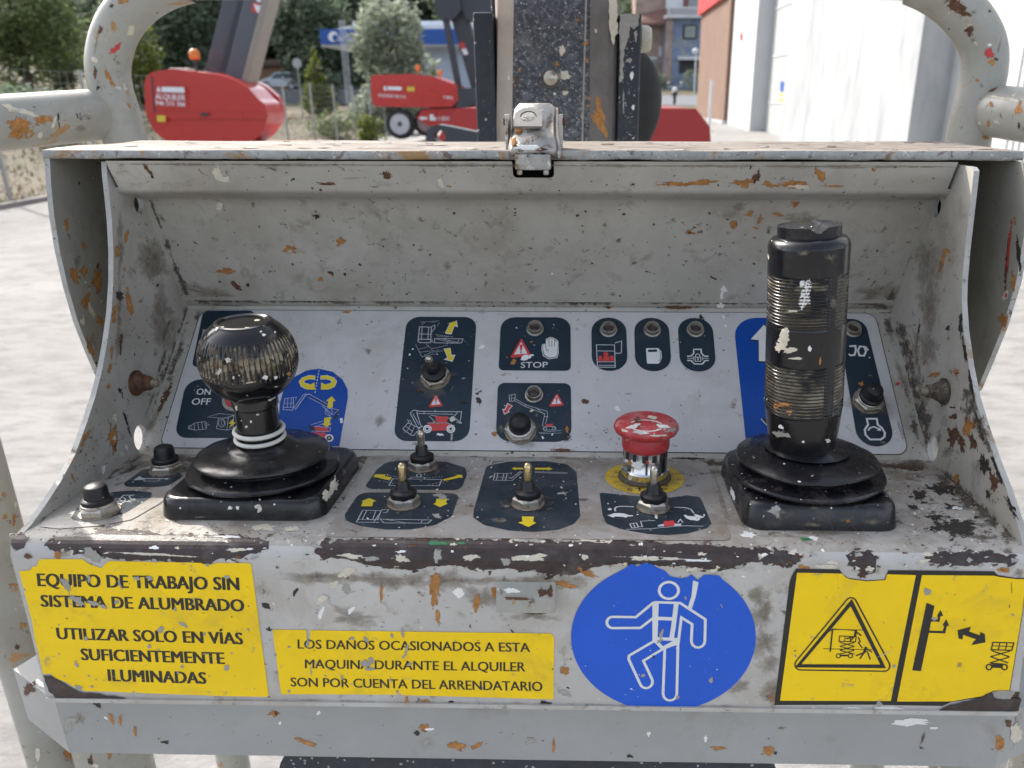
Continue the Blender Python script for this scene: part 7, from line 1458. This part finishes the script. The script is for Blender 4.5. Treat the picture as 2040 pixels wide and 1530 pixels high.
# dry grass on the verge and behind the fence
mb = MB(); rg = random.Random(9)
for _ in range(9000):
    y = 6+40*rg.random()**1.3; x = -10.3-rg.random()**1.6*5.5; z = gz(x, y); h = rg.uniform(.04, .13)*(1+.8*max(0, noise.noise(Vector((x*.5, y*.5, 3))))); a = rg.uniform(0, 3.14); w_ = .02+.02*rg.random(); dx, dy = math.cos(a)*w_, math.sin(a)*w_
    mb.add([(x-dx, y-dy, z), (x+dx, y+dy, z), (x+rg.uniform(-.1, .1), y+rg.uniform(-.1, .1), z+h)], [(0, 1, 2)], 'dry grass')
mb.build('grass', kind='stuff')
# -------- helper: flat outline traced at a distance, given a real depth
def slabY(mb, pts, Y, dep, mat, r=0, seg=6):
    q = [(p.x, p.z) for p in (onY(u, v, Y) for u, v in pts)]
    if r: q = [(a.x, a.y) for a in roundpoly(q, r, seg)]
    plate(mb, [q], lambda a, b, d: Vector((a, Y+d, b)), dep, mat)
def barY(mb, a, b, wpx, Y, dep, mat):
    p, q = onY(*a, Y), onY(*b, Y); d = (q-p).normalized(); n = Vector((-d.z, 0, d.x)); hw = wpx*Y/FPX/2
    vs = [p+n*hw, p-n*hw, q-n*hw, q+n*hw]; vs += [v+Vector((0, dep, 0)) for v in vs]
    mb.add(vs, [(0, 1, 2, 3), (7, 6, 5, 4), (0, 4, 5, 1), (1, 5, 6, 2), (2, 6, 7, 3), (3, 7, 4, 0)], mat)
def wheel(parent, c, r, w_, name='wheel'):
    t = part_empty(name, parent); mb = MB(); a = (0, -1, 0)
    lathe(mb, [(r*.68, 0), (r*.72, w_*.05), (r*.88, w_*.06), (r*.96, 0-.0), (r, -w_*.15), (r, -w_*.85), (r*.9, -w_), (r*.6, -w_)], c, a, 'tyre', 40)
    for k in range(22):
        t_ = 2*math.pi*k/22; d = Vector((math.cos(t_), 0, math.sin(t_))); e = Vector((-d.z, 0, d.x)); o = Vector(c)+d*r*.95-e*r*.05+Vector((0, .01, 0)); obox(mb, o, e*r*.1, Vector((0, w_*.9, 0)), d*r*.075, 'tyre')
    mb.build('tyre', t); mb = MB(); lathe(mb, [(r*.70, -w_*.05), (r*.69, w_*.05), (r*.62, w_*.05), (r*.58, w_*.03), (r*.24, w_*.03), (r*.22, w_*.04), (r*.16, w_*.06), (0, w_*.06)], c, a, 'wheel grey', 36); lathe(mb, [(r*.17, w_*.05), (r*.15, w_*.11), (0, w_*.11)], c, a, 'lift dark', 24); mb.build('rim', t)
# -------- first red boom lift
Y1 = 14.0
l1 = thing('boom_lift', (onY(420, 280, Y1).x, Y1+.8, 0), 'large red boom lift body lettered ALQUILER with its grey arm raised', 'boom lift')
mb = MB(); slabY(mb, [(287, 160), (300, 143), (345, 137), (428, 147), (466, 159), (496, 176), (516, 199), (526, 205), (533, 228), (529, 252), (515, 272), (500, 284), (335, 284), (306, 262), (290, 226)], Y1, .75, 'lift red', .26, 8); mb.build('body', l1, bevel=.16)
mb = MB(); slabY(mb, [(302, 224), (529, 226), (529, 236), (302, 236)], Y1-.035, .05, 'lift red', .03); mb.build('rubbing_strip', l1, bevel=.012)
mb = MB(); slabY(mb, [(301, 152), (304, 152), (309, 226), (306, 226)], Y1-.004, .01, 'lift dark'); mb.build('panel_seam', l1)
mb = MB(); slabY(mb, [(480, 158), (505, 160), (530, 172), (553, 192), (562, 212), (562, 236), (555, 252), (550, 252), (556, 232), (553, 208), (545, 195), (520, 180)], Y1+1.1, .14, 'lift red', .02); mb.build('tail_guard', l1, bevel=.03)
mb = MB(); slabY(mb, [(478, 160), (500, 164), (522, 176), (545, 200), (552, 215), (552, 250), (500, 250)], Y1+1.0, .1, 'lift dark'); mb.build('gap_panel', l1)  # dark panel filling the gap between body and tail guard
mb = MB(); PL1 = Plane((0, Y1-.075, 1), (0, -1, 0)); lf = .004
poly(mb, PL1, [(322, 173), (367, 174), (368, 185), (322, 183)], 'sticker white', lf); poly(mb, PL1, [(312, 182), (316, 171), (321, 183)], 'sticker white', lf)
text(mb, PL1, 'ALQUILER', [(310, 197), (369, 200), (369, 189), (310, 186)], 'sticker white', lf, bold=.03); text(mb, PL1, '946 515 366', [(310, 209), (369, 212), (369, 203), (310, 200)], 'sticker white', lf, bold=.03)
mb.build('lettering', l1)
mb = MB(); poly(mb, PL1, [(313, 230), (330, 230), (330, 243), (313, 242)], 'sticker yellow', lf); mb.build('yellow_sticker', l1); mb = MB(); poly(mb, PL1, [(400, 225), (416, 225), (416, 231), (400, 231)], 'lift dark', lf); mb.build('latch_slot', l1)
mb = MB(); barY(mb, (455, 200), (528, -90), 34, Y1+.45, .42, 'lift boom'); barY(mb, (478, 195), (553, -95), 12, Y1+.40, .5, 'lift boom edge'); mb.build('lower_arm', l1, bevel=.02)
mb = MB(); barY(mb, (414, 175), (484, -90), 28, Y1+.95, .35, 'lift boom'); mb.build('upper_arm', l1, bevel=.02)
mb = MB(); barY(mb, (440, 170), (508, -90), 14, Y1+.7, .1, 'lift dark'); mb.build('arm_cylinder', l1)
mb = MB(); PLa = Plane((0, Y1+.45, 1), (0, -1, 0)); poly(mb, PLa, [(504, 4), (520, 8), (517, 29), (501, 22)], 'sign red', .01); poly(mb, PLa, [(506, 8), (520, 12), (517, 28), (511, 22)], 'sticker white', .014); poly(mb, PLa, [(510, -8), (522, -4), (520, 5), (512, 3)], 'sticker white', .014); mb.build('arm_sticker', l1)
mb = MB(); p = onY(392, 140, Y1+.5); lathe(mb, [(.025, -.02), (.025, .12), (.05, .13), (.05, .17)], p, (0, 0, 1), 'lift dark', 16); lathe(mb, [(.06, .17), (.085, .19), (.09, .25), (.075, .31), (.04, .34), (0, .345)], p, (0, 0, 1), 'beacon orange', 20); mb.build('beacon', l1)
p = onY(375, 143, Y1+.5); mb = MB(); box(mb, (p.x-.35, p.y, p.z-.02), (p.x+.05, p.y+.3, p.z+.06), 'lift boom edge'); mb.build('top_hatch', l1, bevel=.02)
cx = onY(420, 280, Y1).x; mb = MB(); box(mb, (cx-1.5, Y1-.1, .45), (cx+1.5, Y1+1.7, 1.0), 'lift red'); mb.build('chassis', l1, bevel=.05)
mb = MB(); lathe(mb, [(.6, .98), (.6, 1.16)], (cx, Y1+.8, 0), (0, 0, 1), 'lift dark', 32); mb.build('slew_ring', l1)
for sx in (-1.15, 1.15):
    for sy in (-.25, 1.55): wheel(l1, (cx+sx, Y1+sy, .45), .45, .32)
# -------- second red boom lift
Y2 = 26.0; zg = onY(795, 277, Y2).z
l2 = thing('boom_lift', (onY(850, 270, Y2).x, Y2+.9, zg), 'smaller red boom lift further back on grey wheels with black folded arms', 'boom lift')
mb = MB(); slabY(mb, [(738, 150), (820, 147), (862, 152), (905, 168), (916, 182), (914, 198), (902, 212), (860, 214), (745, 212), (740, 196)], Y2, 2.0, 'lift red', .10, 6); mb.build('body', l2, bevel=.06)
mb = MB(); slabY(mb, [(840, 218), (960, 212), (960, 250), (850, 250), (830, 236)], Y2+.2, 1.6, 'lift red', .05); mb.build('chassis', l2, bevel=.04)
mb = MB(); slabY(mb, [(855, 214), (930, 214), (925, 221), (860, 221)], Y2+.5, 1.0, 'lift dark'); mb.build('slew_ring', l2)
mb = MB(); PL2 = Plane((0, Y2-.066, 1), (0, -1, 0)); poly(mb, PL2, [(772, 172), (800, 173), (800, 180), (772, 179)], 'sticker white', .004); text(mb, PL2, 'ALQUILER 946 515', [(753, 192), (808, 196), (808, 190), (753, 186)], 'sticker white', .004, bold=.02); poly(mb, PL2, [(764, 174), (768, 170), (771, 180), (765, 180)], 'sticker white', .004); text(mb, PL2, '180', [(884, 196), (902, 198), (902, 192), (884, 190)], 'sticker white', .004)
mb.build('lettering', l2)
mb = MB(); PL3 = Plane((0, Y2+.155, 1), (0, -1, 0)); poly(mb, PL3, [(834, 235), (842, 231), (842, 233), (851, 233), (851, 238), (842, 238), (842, 241)], 'sticker white', .004); poly(mb, PL3, [(856, 228), (864, 228), (864, 234), (869, 234), (869, 240), (856, 240)], 'sticker white', .004); text(mb, PL3, '180', [(874, 240), (895, 240), (895, 232), (874, 232)], 'sticker white', .004); mb.build('chassis_marks', l2); mb = MB(); poly(mb, PL2, [(811, 173), (826, 173), (826, 182), (811, 182)], 'sticker yellow', .004); mb.build('yellow_sticker', l2)
for u, v, dy in ((796, 248, 0), (945, 250, 0), (850, 252, 1.7), (955, 252, 1.7)):
    c = onY(u, v, Y2+dy); wheel(l2, (c.x, Y2+dy+.05, zg+.45), .45, .35)
mb = MB(); barY(mb, (884, 20), (918, 200), 11, Y2+.6, .2, 'lift dark'); mb.build('lower_arm', l2)
mb = MB(); barY(mb, (905, 0), (955, 175), 30, Y2+.9, .5, 'lift dark'); mb.build('upper_arm', l2)
mb = MB(); slabY(mb, [(866, -10), (915, -10), (918, 20), (905, 36), (880, 40), (868, 25)], Y2+.5, .8, 'lift dark', .1); mb.build('knuckle', l2)
mb = MB(); slabY(mb, [(915, -40), (985, -40), (985, 46), (930, 40), (918, 15)], Y2+.7, .7, 'lift dark', .1); mb.build('upper_knuckle', l2)
mb = MB(); slabY(mb, [(910, 175), (945, 176), (950, 205), (922, 216), (906, 212), (914, 198)], Y2-.05, .9, 'lift dark', .05); mb.build('arm_bracket', l2)
mb = MB(); PLb = Plane((0, Y2+.9, 1), (0, -1, 0)); poly(mb, PLb, [(914, 84), (924, 84), (929, 97), (919, 98)], 'sign red', .01); poly(mb, PLb, [(919, 98), (929, 97), (933, 108), (924, 110)], 'sticker white', .01); mb.build('arm_sticker', l2)
for u, v in ((833, 147), (877, 157)):
    p = onY(u, v, Y2+.5); mb = MB(); lathe(mb, [(.02, 0), (.02, .10), (.07, .11), (.075, .2), (.06, .26), (0, .27)], p, (0, 0, 1), 'beacon orange', 14); mb.build('beacon', l2)
# -------- chassis of the machine that carries this basket, and the black cover beside the mast
own = thing('machine_chassis', (onY(1150, 280, 3.4).x, 3.6, 0), 'red sloping steel hood of the machine directly behind the mast', 'machine hood')
mb = MB(); slabY(mb, [(838, 330), (886, 252), (910, 216), (1000, 213), (1386, 216), (1414, 252), (1420, 330)], 3.4, 1.3, 'chassis red'); mb.build('hood', own, bevel=.02)
p = onY(1150, 300, 3.4); mb = MB(); box(mb, (p.x-.6, 3.5, .5), (p.x+.6, 4.6, p.z-.05), 'chassis red'); mb.build('frame', own)
for sx in (-.62, .62):
    for y in (3.75, 4.5): wheel(own, (p.x+sx, y-.15, .40), .40, .28)
mb = MB(); PLt = 2.3; o_ = [(848, 300), (848, 268), (856, 254), (872, 248), (892, 251), (960, 265), (1000, 268), (1000, 300)]
q = [(a.x, a.z) for a in (onY(u, v, PLt) for u, v in o_)]; hc_ = onY(876, 272, PLt); hr = 11*PLt/FPX
plate(mb, [[(a.x, a.y) for a in roundpoly(q, .02)], [(hc_.x+hr*math.cos(2*math.pi*k/20), hc_.z+hr*math.sin(2*math.pi*k/20)) for k in range(20)]], lambda a, b, d: Vector((a, PLt+d, b)), .06, 'lift dark')
lug = mb.build('lifting_lug', own, bevel=.004)
mb = MB(); pth = [onY(u, v, 1.25) for u, v in ((1262, 110), (1278, 150), (1284, 200), (1278, 250), (1262, 300))]
tube(mb, smooth_path(pth, 6), [.010+.016*math.sin(math.pi*min(1, .12+k/24*.8)) for k in range(25)], 'cover black', 24); mb.build('rubber_cover', None, 'black rubber cover bulging out behind the right cheek of the mast', 'cover', base=(pth[-1].x, 1.25, pth[-1].z))
# -------- white industrial building on the right
wb = thing('warehouse', (10, 24, gz(6, 24)), 'white industrial building with mottled wall bays along the right of the yard', 'warehouse')
XF = 6.0; zb_ = -.2; zt_ = 9.0
def wblock(name, x0, y0, y1, mat, x1=16, z1=zt_, bevel=0): mb = MB(); box(mb, (x0, y0, zb_), (x1, y1, z1), mat); return mb.build(name, wb, bevel=bevel)
wblock('wall_bay', XF, 15.3, 25.2, 'wall white'); wblock('pillar', XF, 29.9, 34.6, 'wall smooth')
wblock('recess_wall', XF+.55, 25.205, 29.895, 'door panel'); wblock('recess_wall', XF+.62, 2.0, 15.295, 'door panel')
for z in (1.6, 3.1, 4.6): mb = MB(); box(mb, (XF+.52, 25.3, z), (XF+.552, 29.8, z+.05), 'wall smooth'); mb.build('door_rail', wb)
for z in (2.9, 5.2): mb = MB(); box(mb, (XF+.575, 2.1, z), (XF+.622, 13.0, z+.09), 'wall white'); mb.build('door_rail', wb)
mb = MB()
for k in range(56): y = 3.0+.18*k; box(mb, (XF+.597, y, 0), (XF+.622, y+.06, 8.5), 'wall smooth')
rib = mb.build('corrugated_ribs', wb); 
mb = MB(); Pq = Plane((XF, 0, 0), (-1, 0, 0), (0, 1, 0)); poly(mb, Pq, [(1475, 66), (1480, 66), (1480, 80), (1475, 80)], 'sign red', .02); mb.build('alarm_box', wb)
mb = MB(); Pq2 = Plane((XF+.545, 0, 0), (-1, 0, 0), (0, 1, 0)); poly(mb, Pq2, [(1556, 162), (1563, 162), (1562, 182), (1555, 182)], 'canopy blue', .02); poly(mb, Pq2, [(1554, 187), (1562, 187), (1561, 206), (1553, 206)], 'sticker yellow', .02); poly(mb, Pq2, [(1555, 193), (1561, 193), (1561, 196), (1555, 196)], 'sticker white', .03); mb.build('door_notice', wb)
bb = thing('brick_building', (9, 38, gz(6, 38)), 'brick clad building with a white plinth and red sign next to the white building', 'brick building')
mb = MB(); box(mb, (5.85, 34.605, .9), (16, 43, 9), 'brick far'); mb.build('wall', bb)
mb = MB()
for k in range(60): z = 1.0+.13*k; box(mb, (5.842, 34.61, z), (5.851, 42.99, z+.018), 'house pink')
mb.build('mortar_joints', bb)
mb = MB(); box(mb, (5.78, 34.606, -.2), (15.9, 43.02, .9), 'wall smooth'); mb.build('plinth', bb)
mb = MB(); box(mb, (5.66, 35.4, 5.65), (5.84, 43.0, 8.5), 'sign red'); Pq = Plane((5.66, 0, 0), (-1, 0, 0), (0, 1, 0)); box(mb, (5.64, 37.2, 5.95), (5.665, 38.5, 8.4), 'sticker white'); mb.build('wall_sign', bb, 'red sign board high on the brick wall')
mb = MB(); a = onY(1413, 248, 30); b = onY(1413, 160, 30); tube(mb, [(a.x, 30, gz(a.x, 30)-.05), (a.x, 30, b.z)], .055, 'pole white', 12); lathe(mb, [(.16, 0), (.16, .03), (.06, .05)], (a.x, 30, gz(a.x, 30)), (0, 0, 1), 'pole white', 16); mb.build('post', None, 'thin white post standing in front of the brick wall', 'post', base=(a.x, 30, gz(a.x, 30)))
# -------- houses beyond the road
YH = 78.0
ph = thing('house', (dirx(1296, YH), YH+4, gz(6, YH)), 'pinkish rendered house with a tiled lean-to roof beside the mast', 'house')
def hbox(par, name, u0, u1, v0, v1, Y, dep, mat, bevel=0):
    p, q = onY(u0, v0, Y), onY(u1, v1, Y); mb = MB(); box(mb, (p.x, Y, q.z), (q.x, Y+dep, p.z), mat); return mb.build(name, par, bevel=bevel)
hbox(ph, 'wall', 1268, 1328, -60, 190, YH, 8, 'house pink')
mb = MB(); a, b, c, d = onY(1266, 46, YH-1.6), onY(1326, 44, YH-1.6), onY(1322, 18, YH-.02), onY(1274, 28, YH-.02); mb.add([a, b, c, d], [(0, 1, 2, 3)], 'roof tile'); mb.add([a+Vector((0, 0, -.2)), b+Vector((0, 0, -.2)), c+Vector((0, 0, -.2)), d+Vector((0, 0, -.2))], [(3, 2, 1, 0)], 'roof tile'); mb.add([a, b, b+Vector((0, 0, -.2)), a+Vector((0, 0, -.2))], [(0, 3, 2, 1)], 'roof tile'); mb.build('lean_to_roof', ph)
hbox(ph, 'window', 1274, 1307, 120, 146, YH-.08, .07, 'house pane'); hbox(ph, 'lintel', 1272, 1309, 113, 119, YH-.14, .13, 'house trim'); hbox(ph, 'door', 1313, 1318, 92, 112, YH-.05, .045, 'house trim')
bh = thing('house', (dirx(1368, 76), 80, gz(8, 76)), 'blue and grey stone house with a white balcony beside the brick building', 'house')
hbox(bh, 'wall', 1328, 1440, 34, 190, 76, 8, 'house blue'); hbox(bh, 'upper_wall', 1330, 1440, -60, 15, 77.2, 6, 'house trim'); hbox(bh, 'balcony_slab', 1326, 1440, 30, 35, 75.2, 2, 'house trim'); hbox(bh, 'window_frame', 1361, 1388, 49, 78, 75.93, .065, 'house dark'); hbox(bh, 'window', 1365, 1385, 52, 75, 75.86, .06, 'house pane'); hbox(bh, 'corner_stones', 1328, 1336, 36, 168, 75.94, .055, 'house pink'); hbox(bh, 'awning', 1352, 1410, 112, 119, 75.3, .69, 'house trim'); hbox(bh, 'shop_opening', 1354, 1410, 120, 146, 75.93, .068, 'house dark'); hbox(bh, 'balcony_door', 1376, 1390, -10, 12, 77.1, .09, 'house pane'); hbox(bh, 'balcony_door', 1362, 1372, -10, 14, 77.1, .09, 'roof tile')
mb = MB()
for u in range(1330, 1412, 4): p, q = onY(u, 16, 75.25), onY(u+1.6, 30, 75.25); box(mb, (p.x, 75.22, q.z), (q.x, 75.3, p.z), 'house trim')
p, q = onY(1328, 14, 75.25), onY(1412, 17, 75.25); box(mb, (p.x, 75.2, q.z), (q.x, 75.32, p.z), 'house trim'); mb.build('balcony_railing', bh)
lpm = MB(); a = onY(1385, 143, 68); b = onY(1385, 106, 68); tube(lpm, [(a.x, 68, gz(a.x, 68)), (a.x, 68, b.z)], .06, 'pole white', 10); lathe(lpm, [(.05, 0), (.22, .1), (.26, .35), (.1, .45), (0, .47)], (b.x, 68, b.z-.1), (0, 0, 1), 'pole white', 12); lpm.build('street_lamp', None, 'white street lamp in front of the blue house', 'street lamp', base=(a.x, 68, gz(a.x, 68)))
# parked motorcycle seen from the front
YB = 50.0; zm = onY(1344, 208, YB).z; xm = dirx(1344, YB)
mc = thing('motorcycle', (xm, YB, zm), 'dark motorcycle parked facing the yard above the red hood', 'motorcycle')
mb = MB(); lathe(mb, [(.22, -.06), (.31, -.05), (.31, .05), (.22, .06)], (xm, YB, zm+.31), (1, 0, 0), 'tyre', 24); mb.build('front_wheel', mc)
mb = MB(); lathe(mb, [(.22, -.07), (.31, -.06), (.31, .06), (.22, .07)], (xm+.15, YB+1.35, zm+.31), (1, 0, 0), 'tyre', 24); mb.build('rear_wheel', mc)
mb = MB(); tube(mb, smooth_path([(xm, YB, zm+.55), (xm+.03, YB+.35, zm+.85), (xm+.08, YB+.8, zm+.8), (xm+.14, YB+1.4, zm+.75)], 5), .17, 'lift dark', 14); mb.build('body', mc)
for s in (-1, 1): mb = MB(); tube(mb, [(xm+s*.09, YB, zm+.31), (xm+s*.09, YB+.15, zm+.95)], .03, 'wheel grey', 8); mb.build('fork', mc)
mb = MB(); tube(mb, [(xm-.4, YB+.2, zm+1.0), (xm, YB+.1, zm+.97), (xm+.4, YB+.2, zm+1.0)], .025, 'wheel grey', 8); mb.build('handlebar', mc)
mb = MB(); lathe(mb, [(.13, 0), (.14, .05), (.1, .13), (0, .15)], (xm, YB+.05, zm+.82), (0, -1, 0), 'sticker white', 18); mb.build('headlight', mc)
for s in (-1, 1): mb = MB(); tube(mb, [(xm+s*.3, YB+.18, zm+1.0), (xm+s*.38, YB+.2, zm+1.2)], .012, 'lift dark', 6); lathe(mb, [(.08, 0), (.07, .03), (0, .035)], (xm+s*.38, YB+.2, zm+1.22), (0, 1, 0), 'sticker white', 12); mb.build('mirror', mc)
# -------- filling station
YG = 55.0
gs = thing('filling_station', (dirx(790, YG), YG+3, gz(-10, YG)), 'filling station with a blue lettered canopy behind the silvery tree', 'filling station')
hbox(gs, 'canopy', 636, 945, 58, 88, YG, 8, 'canopy blue')
mb = MB(); a = [onY(u, v, YG) for u, v in ((665, 58), (700, 50), (945, 50), (945, 58))]; mb.add([p+Vector((0, .05, 0)) for p in a]+[p+Vector((0, 7.9, 0)) for p in a], [(0, 1, 2, 3), (7, 6, 5, 4), (0, 4, 5, 1), (1, 5, 6, 2), (2, 6, 7, 3)], 'canopy white'); mb.build('canopy_roof', gs); hbox(gs, 'upper_roof', 702, 945, 42, 50, YG+.5, 7, 'canopy white')
hbox(gs, 'kiosk', 726, 945, 92, 200, YG+2, 6, 'pale blue wall'); hbox(gs, 'canopy_soffit', 640, 945, 88, 92, YG+.2, 7.6, 'canopy white')
for u in (676, 681, 686): mb = MB(); a = onY(u, 40, YG-1); tube(mb, [(a.x, YG-1, gz(a.x, YG-1)-.2), (a.x, YG-1, a.z)], .028, 'pole white', 8); mb.build('column', gs)
mb = MB(); Pg = Plane((0, YG, 3), (0, -1, 0)); c0 = circ(664, 73, 10, 10.5, 24); poly(mb, Pg, c0, 'sticker white', .03); poly(mb, Pg, circ(668, 75, 5.5, 6.5, 18), 'canopy blue', .05); text(mb, Pg, 'araia', [(671, 82), (718, 82), (718, 68), (671, 68)], 'sticker white', .03, bold=.03); mb.build('canopy_lettering', gs)
# -------- hut, jeep, round road sign on the far slope
YJ = 74.0; xj = dirx(553, YJ); zj = onY(553, 178, YJ).z
hut = thing('hut', (dirx(545, 82), 84, zj), 'low orange rendered hut with a brown roof behind the silver car', 'hut')
hbox(hut, 'wall', 496, 580, 126, 178, 80, 5, 'hut orange'); hbox(hut, 'doorway', 577, 590, 126, 158, 80.4, 3, 'house dark')
mb = MB(); a = [onY(u, v, 79.2) for u, v in ((490, 126), (600, 122), (596, 110), (500, 114))]; mb.add(a[:2]+[a[2]+Vector((0, 4, 0)), a[3]+Vector((0, 4, 0))], [(0, 1, 2, 3)], 'hut roof'); mb.add([p+Vector((0, 0, -.12)) for p in a[:2]]+[a[2]+Vector((0, 4, -.12)), a[3]+Vector((0, 4, -.12))], [(3, 2, 1, 0)], 'hut roof'); mb.add([a[0], a[1], a[1]+Vector((0, 0, -.3)), a[0]+Vector((0, 0, -.3))], [(0, 3, 2, 1)], 'hut roof'); mb.build('roof', hut)
car = thing('car', (xj, YJ+.8, zj), 'small silver off-road car parked in front of the orange hut', 'car')
mb = MB(); slabY(mb, [(517, 172), (518, 160), (528, 156), (538, 153), (548, 144), (588, 143), (592, 158), (592, 172)], YJ, 1.6, 'car silver', .08); mb.build('body', car, bevel=.05)
for q in ([(541, 153), (550, 146), (562, 146), (562, 156), (543, 157)], [(566, 146), (586, 146), (588, 156), (566, 156)]): mb = MB(); slabY(mb, q, YJ-.02, .03, 'car glass'); mb.build('window', car)
for u in (531, 581): c = onY(u, 172, YJ); wheel(car, (c.x, YJ-.02, zj+.33), .35, .22)
mb = MB(); slabY(mb, [(592, 152), (596, 152), (596, 166), (592, 166)], YJ+.4, .7, 'lift dark'); mb.build('spare_wheel', car)
mb = MB(); box(mb, (xj-8, YJ-1.5, zj-1.2), (xj+9, YJ+5, zj-.02), 'asphalt'); mb.build('road_bank', kind='structure')
YS = 44.0; a = onY(592, 126, YS); mb = MB(); tube(mb, [(a.x, YS, gz(a.x, YS)-.2), (a.x, YS, a.z)], .035, 'fence steel', 10); mb2 = mb; lathe(mb, [(.24, 0), (.24, .02), (0, .021)], (a.x, YS-.03, a.z), (0, -1, 0), 'wheel grey', 28); mb.build('road_sign', None, 'round grey road sign on a post seen from behind beside the car', 'road sign', base=(a.x, YS, gz(a.x, YS)))
